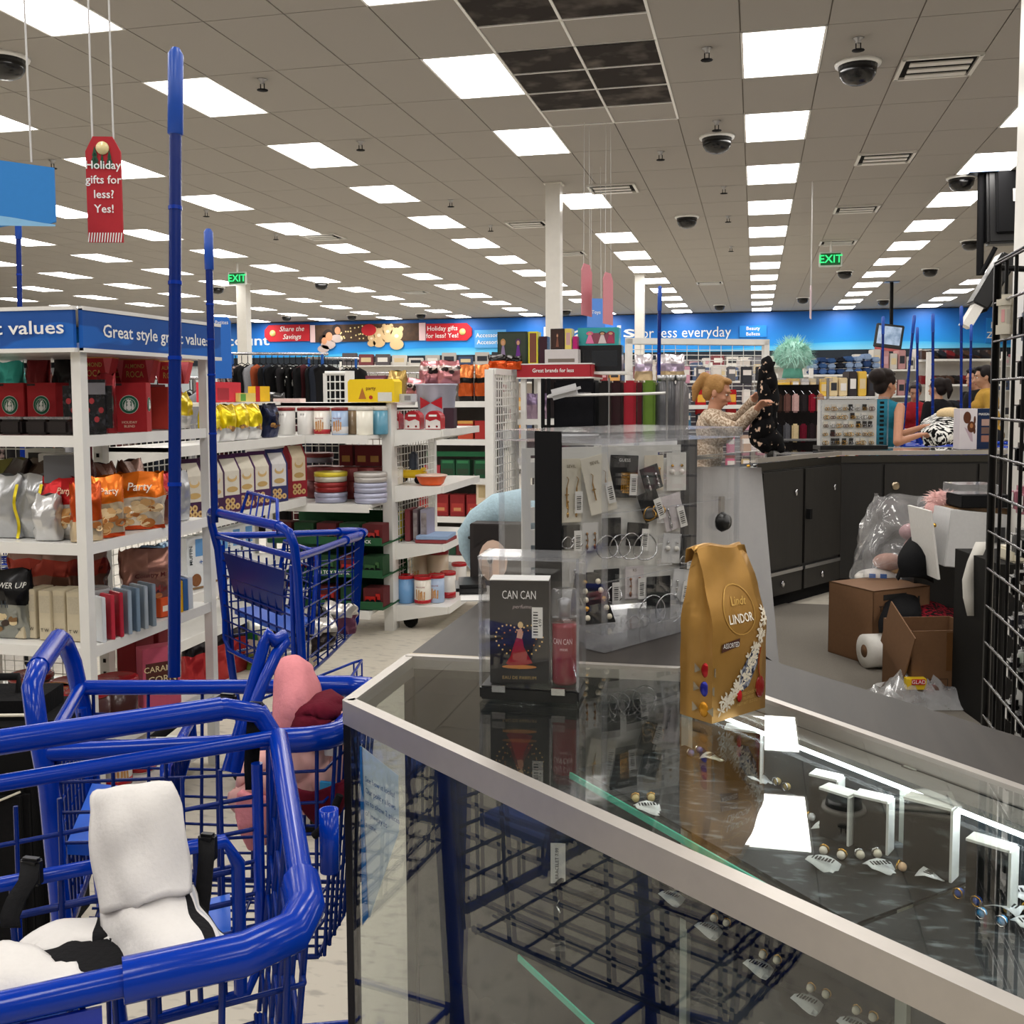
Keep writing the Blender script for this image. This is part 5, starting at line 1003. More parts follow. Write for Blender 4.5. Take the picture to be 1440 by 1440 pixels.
def card(px0, px1, py0, py1, col, style, l, off, tilt=0, m=GOLD, name=None, tagg=False):
    c = onpanel((px0+px1)/2, (py0+py1)/2, off); sc = (c-EYEP).dot(FW)/FPX; w_, h = (px1-px0)*sc*1.05, (py1-py0)*sc
    t = thing('earring_card', l, 'earrings', c); t.rotation_euler = Euler((0, tilt, WZ))
    B().bbox((0, 0, 0), (w_, .0016, h), M(col, 'paper', var=.03), .0007).obj('card', t)
    y = -.004
    def pair(fn):
        for s in (-1, 1): b = B(); fn(b, s*w_*.24); b.obj('earring', t)
    if style == 'drop': pair(lambda b, x: (b.tube([(x, y, h*.12), (x+.001, y-.002, -h*.1), (x, y, -h*.32)], .0012, m, 5), b.ball((x, y, -h*.34), (.003, .003, .006), m, 8, 6), b.ball((x, y, h*.12), .003, m, 8, 5), b.ball((x, y, -.1*h), .0025, m, 7, 5)))
    elif style == 'cross': pair(lambda b, x: (b.box((x, y, -.1*h), (.002, .002, h*.3), m), b.box((x, y, -.06*h), (.008, .002, .002), m), b.tube([(x, y, h*.05), (x+.004, y, h*.18), (x, y, h*.22)], .0008, m, 5)))
    elif style == 'hoop': pair(lambda b, x: hoop(b, x, -h*.22, w_*.3, m, y))
    elif style == 'bighoop': pair(lambda b, x: hoop(b, x*1.4, -h*.5, w_*.55, m, y-.004))
    elif style == 'fringe':
        b = B()
        for q in range(9): x = -w_*.1+q*.0042; b.tube([(x, y, .1*h), (x, y-.001, -h*(.42-.02*abs(q-4)))], .0016, m, 5)
        for q in range(7): b.tube([(-w_*.1, y-.002, .06*h-q*.006), (-w_*.1+.034, y-.002, .06*h-q*.006)], .0013, m, 5)
        b.obj('earring', t)
    elif style == 'pearl': pair(lambda b, x: (b.ball((x, y, 0), .0055, M('#f0ece2', 'gloss', rough=.15), 10, 7), b.ball((x, y, .012), .003, m, 8, 5)))
    elif style == 'studs':
        for q in range(8): B().ball((-w_*.3+w_*.2*(q % 4), y, -h*.2+h*.3*(q//4)), .0045, m if q % 2 else M('#f0ece2', 'gloss'), 8, 6).obj('earring', t)
    if name: text(name, min(.0065, w_*.14), (0, -.0015, h*.38), TXTW if col < '#4' else M('#6a5a3a', 'paper', var=.01), t)
    if tagg:
        g = B().box((w_*.3, -.008, -h*.18), (.016, .0008, .042), PAPER); g = g.obj('price_tag', t); b = B()
        for i in range(7): b.box((w_*.3, -.0088, -h*.18-.013+.004*i), (.009, .0005, .0012+.0008*(i % 2)), TXTK)
        stuff(b.obj('barcode', g))
    return t
CARDS = [(788, 818, 645, 735, '#e6dfcc', 'cross', 'cream card with gold cross drops, leftmost in top row', .012, 0, GOLD, 'SEVIL', 1), (822, 862, 640, 722, '#ece6d6', 'cross', 'tilted cream card with gold crosses and barcode, behind front edge', .024, -.22, GOLD, 'SEVIL', 1),
 (856, 898, 640, 700, '#121214', 'fringe', 'black card holding wide gold fringe earrings', .012, .05, GOLD, 'GUESS', 1), (905, 934, 640, 690, '#e2d8c4', 'drop', 'cream card with gold drops right of the gold fringe', .012, 0, GOLD, None, 0), (936, 966, 636, 690, '#e8e6e0', 'pearl', 'white card with pearl drops, rightmost of the top row', .012, 0, GOLD, None, 0),
 (902, 930, 655, 690, '#2a3230', 'drop', 'small dark green tag card overlapping the cream card', .026, -.3, SILVER, None, 0), (900, 930, 690, 732, '#141416', 'hoop', 'tilted black card with gold rings in second row', .02, -.35, GOLD, None, 1),
 (930, 962, 695, 745, '#ded6d8', 'drop', 'white and pink card with tag, second row right', .014, -.25, SILVER, None, 1), (790, 816, 738, 772, '#141416', 'hoop', 'black card with small silver hoops under the leftmost cream card', .012, 0, SILVER, None, 1), (818, 842, 735, 775, '#d9d8d6', 'drop', 'white card with bronze drops, second row', .012, 0, M('#9a6a3a', 'metal'), None, 0),
 (846, 874, 728, 768, '#18181a', 'bighoop', 'black card with large silver hoops, centre of case', .018, 0, SILVER, None, 0), (880, 912, 735, 768, '#1a1a1c', 'bighoop', 'black card with wide plain hoops and white tag', .02, .1, SILVER, None, 1), (930, 958, 750, 792, '#dcdcdc', 'pearl', 'white card with silver balls, third row right', .012, .1, SILVER, None, 0), (955, 972, 752, 800, '#1c1c20', 'hoop', 'narrow black card at the panel right edge', .012, 0, SILVER, None, 1),
 (834, 872, 800, 850, '#17171a', 'hoop', 'black card with crystal hoops and tag, lower left', .018, 0, SILVER, None, 1), (878, 906, 796, 842, '#e4dcdc', 'drop', 'white card with pink script and amber drops, lower row', .012, 0, M('#8a4a2a', 'metal'), 'KS', 1), (908, 944, 810, 856, '#131315', 'bighoop', 'black card with triple hoops, lower right', .02, 0, SILVER, None, 0), (944, 968, 800, 845, '#e2e2e2', 'drop', 'pale card with crystal drops beside the lower right black card', .012, .15, SILVER, None, 1),
 (880, 915, 855, 885, '#dededf', 'hoop', 'white card with small hoops at the case bottom', .014, .1, SILVER, None, 0), (800, 826, 790, 820, '#d4d2d0', 'drop', 'silver leaf earrings card behind the perfume bottle', .012, 0, SILVER, None, 0), (790, 816, 690, 730, '#d8d4c8', 'drop', 'pale card under the leftmost cream card', .008, 0, GOLD, None, 0)]
for c in CARDS: card(*c[:7], off=c[7], tilt=c[8], m=c[9], name=c[10], tagg=c[11])
t = thing('earring_stand', 'black pyramid stand of pearl and gold studs in the case corner', 'earring stand', (T_ac @ Vector((.10, -.10, -.0)))+Vector((0, 0, -.003)), WZ)
B().add([(-.035, -.03, 0), (.035, -.03, 0), (.035, .03, 0), (-.035, .03, 0), (-.02, .01, .085), (.02, .01, .085), (.02, .03, .085), (-.02, .03, .085)], [(0, 3, 2, 1), (4, 5, 6, 7), (0, 1, 5, 4), (1, 2, 6, 5), (2, 3, 7, 6), (3, 0, 4, 7)], BLK_MATTE).obj('stand_body', t)
for i in range(5):
    for s in (-1, 1): B().ball((s*(.022-.002*i), -.03+.008*i, .012+.015*i), .0055, M('#f0e6cc', 'gloss', rough=.15) if (i+s) % 3 else GOLD, 8, 6).obj('pearl_stud', t)
# ------------------------------------------------------------------ perfume set in its clear box
fl, fr_ = W(674, 984, z=ZT), W(814, 992, z=ZT); d = fr_-fl; pw_ = d.length; rz = math.atan2(d.y, d.x)
pf = thing('acrylic_security_box', 'clear security box with black base holding perfume, on the glass top', 'security box', (fl.x, fl.y, ZT), rz)
PH, PDp = .215, .075
B().bbox((pw_/2, PDp/2, .011), (pw_, PDp, .02), BLACK, .003).obj('black_base', pf)
for nm, a, b_ in (('front_pane', (0, 0, .02), (pw_, .003, PH)), ('back_pane', (0, PDp-.003, .02), (pw_, PDp, PH)), ('left_pane', (0, .003, .02), (.003, PDp-.003, PH)), ('right_pane', (pw_-.003, .003, .02), (pw_, PDp-.003, PH))): B().span(a, b_, ACRYL).obj(nm, pf)
B().span((-.001, -.001, PH-.005), (pw_+.001, PDp+.001, PH), ACRYLE).obj('top_pane', pf)
for x in (0, pw_-.004):
    for y in (0, PDp-.004): B().span((x, y, .02), (x+.004, y+.004, PH), ACRYLE).obj('corner_edge', pf)
for x in (.02, pw_-.04): B().span((x, -.004, .014), (x+.02, 0, .024), CHROME).obj('latch', pf)
for z in (.06, .1, .14): B().ball((-.002, PDp*.3, z), .005, ACRYLE, 8, 6).obj('rivet', pf)
Tp = Matrix.Translation((fl.x, fl.y, ZT)) @ Matrix.Rotation(rz, 4, 'Z')
t = thing('perfume_carton', 'black perfume carton with red dress picture inside the clear box', 'perfume box', Tp @ Vector((.055, .040, .022)), rz+.10)
cw, ch = .088, .155
B().bbox((0, 0, ch/2), (cw, .042, ch), M('#0e0b10', 'gloss', rough=.3), .001).obj('box_body', t); B().box((0, 0, ch+.0004), (cw, .042, .001), PAPER).obj('box_top', t)
yy = -.0222
text('CAN CAN', .013, (0, yy-.0008, ch*.86), TXTW, t, w=.05); text('perfume', .006, (.004, yy-.0008, ch*.75), M('#b9a9a9', 'paper'), t, shear=.3); text('EAU DE PARFUM', .005, (0, yy-.0008, ch*.06), M('#b89a5a', 'paper'), t)
b = B(); bl = M('#f2c878', 'paper')
for k in range(40):
    a = k*2*PI/40; x = .0022*16*math.sin(a)**3; z = .0022*(13*math.cos(a)-5*math.cos(2*a)-2*math.cos(3*a)-math.cos(4*a)); disc(b, x, ch*.4+z*1.02, .0013, .0013, bl, yy-.001)
    if k % 2 == 0: disc(b, x*.72, ch*.4+z*.72, .0011, .0011, M('#e08a3a', 'paper'), yy-.001)
stuff(b.obj('printed_lights', t)); b = B(); dr = M('#b8141c', 'paper', c2='#7a0c14', scale=300); skn = M('#d9a582', 'paper')
b.add([(x*.001, yy-.0014, ch*.4+z*.001) for x, z in ((-4, 8), (5, 6), (7, -6), (12, -16), (20, -30), (8, -33), (-14, -34), (-20, -31), (-13, -20), (-9, -6))], [tuple(range(9, -1, -1))], dr); b.obj('printed_dress', t)
b = B(); b.add([(x*.001, yy-.0013, ch*.4+z*.001) for x, z in ((-4, 7), (4, 6), (6, 14), (3, 22), (-2, 20))], [(4, 3, 2, 1, 0)], skn); disc(b, .002, ch*.4+.027, .004, .005, M('#e3c48a', 'paper'), yy-.0015); disc(b, 0, ch*.4-.036, .026, .003, M('#c9803a', 'paper'), yy-.0012); b.obj('printed_figure', t)
g = B().box((.027, yy-.002, ch*.6), (.016, .0008, .046), PAPER).obj('price_tag', t); b = B()
for i in range(9): b.box((.0245, yy-.0026, ch*.6-.018+.0042*i), (.007, .0003, .0012+.0009*(i % 2)), TXTK)
stuff(b.obj('barcode', g)); text('4.99', .005, (.0315, yy-.0028, ch*.6), TXTK, g).rotation_euler = (PI/2, -PI/2, 0)
t = thing('perfume_bottle', 'tall clear perfume mist bottle of red liquid inside the clear box', 'perfume bottle', Tp @ Vector((.122, .038, .022)), rz)
B().lathe([(.018, .0), (.019, .004), (.019, .085), (.0185, .09)], m=M('#8c0f2c', 'gloss', rough=.08, scale=30), n=22).obj('liquid', t)
B().lathe([(.0205, 0), (.021, .003), (.021, .092), (.019, .097), (.019, .099)], m=ACRYL, n=22).obj('bottle_body', t); B().lathe([(.0195, .1), (.02, .102), (.02, .138), (.018, .141), (.0, .141)], m=ACRYLE, n=22).obj('cap', t); B().lathe([(.009, .1), (.01, .125), (.004, .128)], m=STEEL, n=14).obj('spray_head', t)
wr = lambda v: Vector((math.sin(v.x/.0215)*.0215, -math.cos(v.x/.0215)*.0215, v.z))
text('CAN CAN', .009, (0, 0, .066), M('#e3b9c0', 'paper'), t, map=wr, w=.03); text('mist', .005, (.002, 0, .055), M('#e3b9c0', 'paper'), t, map=wr)
# ------------------------------------------------------------------ gold sweets bag
g0, g1_, g2_ = W(1001, 1019, z=ZT), W(1076, 996, z=ZT), W(956, 1004, z=ZT); fd = (g1_-g0); GW = fd.length; rz = math.atan2(fd.y, fd.x)
lb = thing('chocolate_bag', 'gold block-bottom chocolate bag with white flower garland, on the glass top', 'chocolate bag', (g0.x, g0.y, ZT+.001), rz)
GD, GH = .058, .232; gold = M('#a67c3a', 'metal', rough=.36, metal=.5, scale=35, c2='#bb8e48', bump=.12)
def gp(u, v, t):     # u across front 0..1, v depth 0..1, t height
    k = max(0, (t-.55)/.45); dpt = GD*(1-k**1.3*.93); yo = GD*.5*(k**1.3)*.93+.018*k
    w_ = GW*(1-.10*k); bul = .006*math.sin(PI*min(t*1.3, 1))*(4*u*(1-u))
    crease = .0022*math.sin(23*t+5*u)*math.sin(9*u+3*t)*(.3+k)
    return Vector((GW*.05*k+w_*u+.012*k, yo+dpt*v-(bul+crease)*(1-v)+(bul+crease)*v, GH*t+.004*k*math.sin(6*u)))
NT = 18
ring = [(u/8, 0) for u in range(8)]+[(1, v/3) for v in range(3)]+[(1-u/8, 1) for u in range(8)]+[(0, 1-v/3) for v in range(3)]
def inset(u, v, t):
    q = gp(u, v, t)
    if u in (0, 1) and 0 < v < 1: q.x += (.016 if u == 0 else -.016)*min(1, t*1.4)*math.sin(PI*v)
    return q
b = B(); b.surf([[inset(u, v, j/NT) for u, v in ring+[ring[0]]] for j in range(NT+1)], gold); b.add([inset(u, v, 0) for u, v in ring], [tuple(range(len(ring)-1, -1, -1))], gold); b.obj('bag_body', lb)
B().surf([[gp(u/8, .5, 1)+Vector((0, dy, dz)) for u in range(9)] for dy, dz in ((0, -.004), (.008, .003), (.018, 0), (.02, -.02))], gold, .0015).obj('folded_top', lb)
gf = lambda v: (lambda q: Vector((q.x, q.y-.0012+v.y, q.z)))(gp(min(max(v.x/GW, 0), 1), 0, min(max(v.z/GH, 0), 1)))
CX, CZ = GW*.5, GH*.645; b = B(); cg = M('#d2a556', 'metal', rough=.3, metal=.5)
b.add([gf(Vector((CX+.034*math.cos(a*PI/14), 0, CZ+.034*math.sin(a*PI/14)))) for a in range(28)]+[gf(Vector((CX+.0322*math.cos(a*PI/14), 0, CZ+.0322*math.sin(a*PI/14)))) for a in range(28)], [(a, (a+1) % 28, 28+(a+1) % 28, 28+a) for a in range(28)], cg); b.obj('round_crest', lb)
text('LINDOR', .012, (CX, 0, CZ-.012), M('#f6f0e0', 'paper'), lb, map=gf, w=.052, bold=.012); text('Lindt', .012, (CX, -.0004, CZ+.011), M('#d9b05a', 'paper'), lb, map=gf, shear=.25)
B().add([gf(Vector((x, -.0005, z))) for x, z in ((.014, GH*.415), (.048, GH*.44), (.05, GH*.485), (.016, GH*.465))], [(0, 1, 2, 3)], M('#4a2414', 'paper')).obj('ribbon_label', lb)
o = text('ASSORTED', .007, (.032, -.0012, GH*.452), TXTW, lb, map=gf, w=.03)
for i, s in enumerate(('ASSORTED CHOCOLATE', 'TRUFFLES', 'NET WT 15.2 OZ')): text(s, .0045, (GW*.62, -.0006, GH*(.135-.03*i)), M('#d9b468', 'paper'), lb, map=gf)
b = B(); wf = M('#efe6d2', 'paper'); rn = random.Random(4)
for k in range(40):
    s = k/39; x = GW*(.16+.80*s)+rn.uniform(-.006, .006); z = GH*(.09+.12*s+.40*s**1.7)+rn.uniform(-.007, .007)
    for q in range(5):
        a = q*2*PI/5+rn.random(); c, sn = math.cos(a), math.sin(a); L_ = .0095
        b.add([gf(Vector((min(x, GW*.985), -.0006, z))), gf(Vector((min(x+c*L_*.6-sn*.0018, GW*.985), -.0006, z+sn*L_*.6+c*.0018))), gf(Vector((min(x+c*L_, GW*.985), -.0006, z+sn*L_))), gf(Vector((min(x+c*L_*.6+sn*.0018, GW*.985), -.0006, z+sn*L_*.6-c*.0018)))], [(0, 3, 2, 1)], wf)
stuff(b.obj('flower_garland', lb))
b = B(); b.add([gf(Vector((x*GW, -.0004, z*GH))) for x, z in ((.42, .14), (.62, .18), (.78, .30), (.8, .42), (.62, .38), (.46, .28))], [(0, 1, 2, 3, 4, 5)], M('#2a3450', 'gloss', c2='#c9ccd8', scale=140, ramp=(.45, .7))); b.obj('window', lb)
b = B(); rn = random.Random(8); rdm = M('#8c1a14', 'gloss')
b.tube([gf(Vector((GW*.84, -.001, GH*(.2+.2*i/6)))) + Vector((-.004*math.sin(i*.5), 0, 0)) for i in range(7)], .0012, M('#9a4a24', 'gloss'), 5); b.obj('honey_swirl', lb)
q = gf(Vector((GW*.85, 0, GH*.15))); B().ball((q.x, q.y, q.z), (.010, .003, .016), rdm, 12, 8).obj('truffle', lb); q = gf(Vector((GW*.45, 0, GH*.13))); B().ball((q.x, q.y, q.z), (.005, .003, .009), M('#c0141c', 'gloss'), 10, 7).obj('truffle', lb)
# wrapped sweets printed on the gusset side
for k, (z, c) in enumerate(((.30, '#b0141c'), (.19, '#2a2f9a'), (.07, '#c98a1c'))):
    q = inset(0, 1/3, z/1.0); b = B().ball((q.x-.0005, q.y-.004, GH*z), (.003, .009, .011), M(c, 'foil'), 10, 7)
    for s in (-1, 1): b.add([(q.x-.003, q.y-.004+s*.008, GH*z), (q.x-.003, q.y-.004+s*.019, GH*z+.008), (q.x-.003, q.y-.004+s*.019, GH*z-.006)], [(0, 1, 2), (0, 2, 1)], M('#c9bda4', 'foil'))
    b.obj('wrapped_sweet', lb)
# ------------------------------------------------------------------ things on the far part of the counter
t = thing('wire_rack', 'black and chrome wire rack of purses behind the acrylic case', 'rack', (0, 0, 0))
YR = 3.1
def xr(px, y=YR): return W(px, 560, Y=y).x
B().span((xr(764), YR-.06, 1.30), (xr(966), YR+.16, 1.318), M('#d9d9dc', 'plastic')).obj('rack_shelf', t)
for px in (768, 776): B().rod((xr(px), YR-.05, ZT-.002), (xr(px), YR-.05, 1.50), .006, BLK_MATTE).obj('upright', t)
for px in (960,): B().rod((xr(px), YR-.05, ZT-.002), (xr(px), YR-.05, 1.49), .005, STEEL).obj('upright', t)
for px in (775, 960): B().rod((xr(px), YR+.14, ZT-.002), (xr(px), YR+.14, 1.45), .005, STEEL).obj('upright', t)
B().tube([(xr(775), YR-.06, 1.445), (xr(815), YR-.06, 1.45), (xr(900), YR-.06, 1.452), (xr(938), YR-.05, 1.455)], .004, WHITE, 6).obj('front_bar', t)
for px in (860, 940): B().rod((xr(px), YR-.055, 1.32), (xr(px), YR-.055, 1.5), .003, STEEL).obj('divider', t)
def purse(px0, px1, ztop, c, l, dp=.12, kind='gloss', mat=None):
    x0, x1 = xr(px0), xr(px1); t = thing('purse', l, 'purse', ((x0+x1)/2, YR+.05, 1.319), 0)
    h = ztop-1.319; B().bbox((0, 0, h/2), (x1-x0-.002, dp, h), mat or M(c, kind, scale=60), .006).obj('purse_body', t); B().box((0, -dp/2-.001, h*.78), ((x1-x0)*.8, .002, .003), CHROME).obj('zip', t); return t
purse(779, 838, 1.495, '#101014', 'large black purse with chrome zip in the wire rack', kind='fabric')
for k, (a, b_, c, l) in enumerate(((842, 858, '#121013', 'slim black wallet'), (859, 876, '#2a0f16', 'dark plum wallet'), (877, 895, '#9c1a2c', 'bright red crocodile wallet'), (896, 903, '#5a1420', 'slim maroon wallet'), (904, 922, '#5c7a2a', 'olive green wallet'))): purse(a, b_, 1.493, c, l+' standing in the wire rack')
for k, px in enumerate((930, 941, 956)):
    t = thing('folded_umbrella', f'grey clear-wrapped folded umbrella in the wire rack, {ORD[k]} from left', 'umbrella', (xr(px), YR+.04, 1.319), 0, 'wrapped umbrellas'); B().lathe([(.018, 0), (.024, .02), (.024, .15), (.014, .165), (.012, .185)], m=M(('#5a5a5e', '#4a4a4e', '#6a6668')[k], 'gloss', scale=50, var=.3), n=14).obj('umbrella_body', t); B().lathe([(.013, .17), (.016, .175), (.016, .19)], m=STEEL, n=12).obj('cap', t)
# straw-like pale tray in front of purses
t = thing('grey_case', 'light grey rounded case lying tilted on the wire rack', 'case', (xr(800), YR-.075, 1.46), 0); o = B().bbox((0, 0, 0), (.10, .03, .032), M('#c6c6c8', 'plastic'), .012).obj('case_body', t); o.rotation_euler = (0, -.25, 0)
t = thing('grey_case', 'pale grey curved tray sticking out under the black purse', 'tray', (xr(805), YR-.03, 1.3205), 0); B().lathe([(.07, .0), (.085, .008), (.087, .012)], m=M('#c9c9cb', 'plastic'), n=24).obj('tray_body', t)
# plush hood and face box
base = W(700, 815, z=ZT); YP = 2.45
t = thing('plush_hood', 'light blue plush hood with pointed flap behind the perfume box', 'plush', (W(720, 760, Y=YP).x, YP, ZT-.0))
pts = [Vector(W(px, py, Y=YP)) for px, py in ((770, 725), (735, 716), (700, 720), (672, 734), (657, 752), (657, 772), (662, 790), (666, 806))]
pl = M('#a9c3cf', 'fabric', scale=160); loc = Vector(t.location)
b = B(); b.tube([p-loc for p in pts], .05, pl, 14, rs=[.055, .052, .046, .034, .026, .02, .012, .002]); b.surf([[Vector(W(px, py, Y=YP+.03+.02*j))-loc for px, py in ((672, 730), (700, 712), (735, 708), (775, 720))] for j in range(2)]+[[Vector(W(px, py, Y=YP+.05))-loc for px, py in ((690, 790), (710, 800), (740, 800), (775, 800))]], pl, .01); b.obj('plush_body', t)
b = B(); q = Vector(W(712, 742, Y=YP-.055))-loc; b.bbox(tuple(q), (.05, .006, .028), PAPER, .003); b.obj('sewn_label', t)
q = Vector(W(660, 756, Y=YP-.03))-loc; B().ball(tuple(q), (.004, .003, .004), BLACK, 8, 6).obj('button', t)
a, b_ = W(664, 800, Y=2.35), W(735, 800, Y=2.35); ht = W(700, 735, Y=2.35).z-ZT
t = carton('doll_face_box', 'box with printed dark-haired doll face, under the plush hood', 'toy box', (b_.x-a.x, .06, ht), '#2a2322', ((a.x+b_.x)/2, 2.36, ZT-.001), 0)
b = B(); disc(b, -.005, ht*.42, .035, .05, M('#e8c9b4', 'paper'), -.031); b.add([(-.052, -.0315, ht*.98), (.055, -.0315, ht*.98), (.05, -.0315, ht*.5), (.02, -.0315, ht*.72), (-.02, -.0315, ht*.78), (-.052, -.0315, ht*.62)], [(0, 5, 4, 3, 2, 1)], M('#1c1513', 'paper')); disc(b, -.012, ht*.45, .008, .013, M('#f2efe8', 'paper'), -.032); disc(b, -.012, ht*.44, .006, .010, M('#2a1a14', 'paper'), -.0325); b.add([(-.026, -.033, ht*.58), (.0, -.033, ht*.63), (.0, -.033, ht*.61), (-.025, -.033, ht*.56)], [(0, 1, 2, 3)], M('#1c1513', 'paper')); b.obj('printed_face', t)
t = thing('card_reader', 'small black device on a white plate at the counter edge', 'device', W(652, 838, z=ZT)+Vector((0, .06, 0)), .3); B().bbox((0, 0, .012), (.07, .12, .024), BLACK, .008).obj('device_body', t); B().box((.035, -.02, .001), (.12, .2, .003), WHITE).obj('plate', t)
# ------------------------------------------------------------------ shopping carts
def cart(label, HR, HL, NR, NL, hz=1.05, rz_=.93, nz=.9, fz=.56, pole=None, seat=True, holder=True, nv=7, wire=.0032, group='blue shopping carts', seatplate=True, hback=.0, gate=True):
    HR, HL, NR, NL = (Vector((*p[:2], 0)) for p in (HR, HL, NR, NL)); o = HR.copy()
    t = thing('shopping_cart', label, 'shopping cart', o, 0, group)
    def P(a, b, z): return (HR*(1-b)+HL*b)*(1-a)+(NR*(1-b)+NL*b)*a - o + Vector((0, 0, z))
    wd = (HL-HR).length; ln = ((NR+NL)/2-(HR+HL)/2).length
    rimz = lambda a: rz_+(nz-rz_)*a
    b = B(); k = .05/wd*1.4
    for s in (0, 1):
        q = lambda x: x if s == 0 else 1-x
        b.tube([P(.16, q(0), .13), P(.1, q(0), .5), P(.05, q(0), rz_-.05), P(.02, q(0), hz-.06), P(.0, q(k*.35), hz-.015), P(-hback, q(k), hz), P(-hback, .5, hz)], .0145, CART, 10)
        b.tube([P(.16, q(0), .13), P(.5, q(.02), .15), P(.95, q(.08), .15)], .012, CART, 8)
    b.tube([P(.95, .08, .15), P(.99, .5, .15), P(.95, .92, .15)], .012, CART, 8); b.obj('frame', t)
    B().tube([P(-hback, k*1.1, hz), P(-hback, 1-k*1.1, hz)], .0165, CARTD if False else CART, 10).obj('handle', t)
    B().tube([P(.04, 0, rz_-.0), P(.04, 1, rz_-.0)], .011, CART, 8).obj('hinge_bar', t)
    def rimloop(r0, i=0): return [P(.04, i, rimz(0))]+[P(a, i, rimz(a)) for a in (.3, .6, .9)]+[P(.97, i+.03, nz), P(1.0, i+.12, nz-.003), P(1.005, .5, nz-.004), P(1.0, 1-i-.12, nz-.003), P(.97, 1-i-.03, nz)]+[P(a, 1-i, rimz(a)) for a in (.9, .6, .3)]+[P(.04, 1-i, rimz(0))]
    B().tube(rimloop(0), .0135, CART, 10).obj('basket_rim', t)
    for s in (0, 1):
        q = lambda x: x if s == 0 else 1-x
        B().tube([P(.80, q(0), rimz(.8)), P(.9, q(0), rimz(.9)), P(.97, q(.03), nz), P(1.0, q(.12), nz-.003), P(1.0, q(.32), nz-.004)], .0195, CART, 12).obj('corner_bumper', t)
    def side(s, i):      # inset at the foot
        q = s if s == 0 else 1
        b = B(); ins = .07
        rows = 7
        for r in range(1, rows+1):
            f_ = r/rows; bb = ins*f_ if q == 0 else 1-ins*f_
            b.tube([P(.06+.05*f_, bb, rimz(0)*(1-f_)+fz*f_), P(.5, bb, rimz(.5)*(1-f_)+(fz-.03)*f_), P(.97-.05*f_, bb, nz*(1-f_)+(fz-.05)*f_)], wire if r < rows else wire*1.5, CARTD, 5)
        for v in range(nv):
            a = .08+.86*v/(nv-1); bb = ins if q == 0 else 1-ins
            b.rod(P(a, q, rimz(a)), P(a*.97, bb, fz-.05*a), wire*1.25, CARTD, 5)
        return stuff(b.obj('basket_side', t))
    side(0, 0); side(1, 0)
    b = B()
    for r in range(1, 8):
        f_ = r/7; b.tube([P(.97-.05*f_, .07*f_, nz*(1-f_)+(fz-.05)*f_), P(1.0-.06*f_, .5, nz*(1-f_)+(fz-.05)*f_), P(.97-.05*f_, 1-.07*f_, nz*(1-f_)+(fz-.05)*f_)], wire, CARTD, 5)
    for v in range(9): y = .04+.92*v/8; b.rod(P(1.0, y, nz), P(.94, .07+.86*v/8, fz-.05), wire*1.2, CARTD, 5)
    stuff(b.obj('basket_nose', t))
    b = B()
    for v in range(10): y = .08+.84*v/9; b.rod(P(.1, y, fz), P(.93, y, fz-.05), wire, CARTD, 4)
    for v in range(6): a = .12+.8*v/5; b.rod(P(a, .07, fz-.05*a), P(a, .93, fz-.05*a), wire*1.2, CARTD, 4)
    stuff(b.obj('basket_floor', t))
    if gate:
        b = B(); z1, z0 = rz_-.03, fz+.02
        b.tube([P(.05, .06, z1), P(.05, .06, z0+.04), P(.06, .1, z0), P(.06, .9, z0), P(.05, .94, z0+.04), P(.05, .94, z1)], .008, CART, 8)
        for v in range(1, 9): b.rod(P(.05, .06+.88*v/9, z1), P(.06, .06+.88*v/9, z0), wire*1.1, CARTD, 5)
        for v in range(1, 7): z = z0+(z1-z0)*v/7; b.rod(P(.05, .06, z), P(.05, .94, z), wire*1.1, CARTD, 5)
        stuff(b.obj('rear_gate', t))
    if seat:
        b = B(); z1, z0 = rz_-.055, fz+.1; a0, a1 = .40, .32
        b.tube([P(a1, .12, z0), P(a0, .12, z1-.03), P(a0, .15, z1), P(a0, .85, z1), P(a0, .88, z1-.03), P(a1, .88, z0)], .0085, CART, 8)
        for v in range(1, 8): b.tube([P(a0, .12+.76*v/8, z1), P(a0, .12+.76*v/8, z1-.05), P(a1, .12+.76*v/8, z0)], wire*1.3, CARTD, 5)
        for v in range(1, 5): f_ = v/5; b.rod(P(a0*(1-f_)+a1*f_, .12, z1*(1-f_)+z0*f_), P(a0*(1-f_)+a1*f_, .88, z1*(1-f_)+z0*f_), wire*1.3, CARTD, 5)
        stuff(b.obj('seat_back', t))
        if seatplate:
            c = [P(.08, .14, fz+.17), P(.33, .14, fz+.15), P(.33, .86, fz+.15), P(.08, .86, fz+.17)]
            bb = B(); bb.add(c+[p-Vector((0, 0, .018)) for p in c], [(0, 1, 2, 3), (7, 6, 5, 4), (0, 4, 5, 1), (1, 5, 6, 2), (2, 6, 7, 3), (3, 7, 4, 0)], SEATB); bb.obj('child_seat', t)
    b = B(); lz = .30
    lp = [P(.14, .04, lz), P(.9, .04, lz), P(.97, .15, lz), P(.97, .85, lz), P(.9, .96, lz), P(.14, .96, lz)]
    b.tube(lp, .006, CART, 6); b.tube([p-Vector((0, 0, .07)) for p in lp], .005, CART, 6)
    for p in lp: b.rod(p, p-Vector((0, 0, .07)), .004, CART, 5)
    for v in range(7): y = .1+.8*v/6; b.rod(P(.14, y, lz-.07), P(.96, y, lz-.07), .0035, CART, 5)
    b.rod(P(.14, .04, lz), P(.14, .96, lz), .006, CART, 6); stuff(b.obj('lower_rack', t))
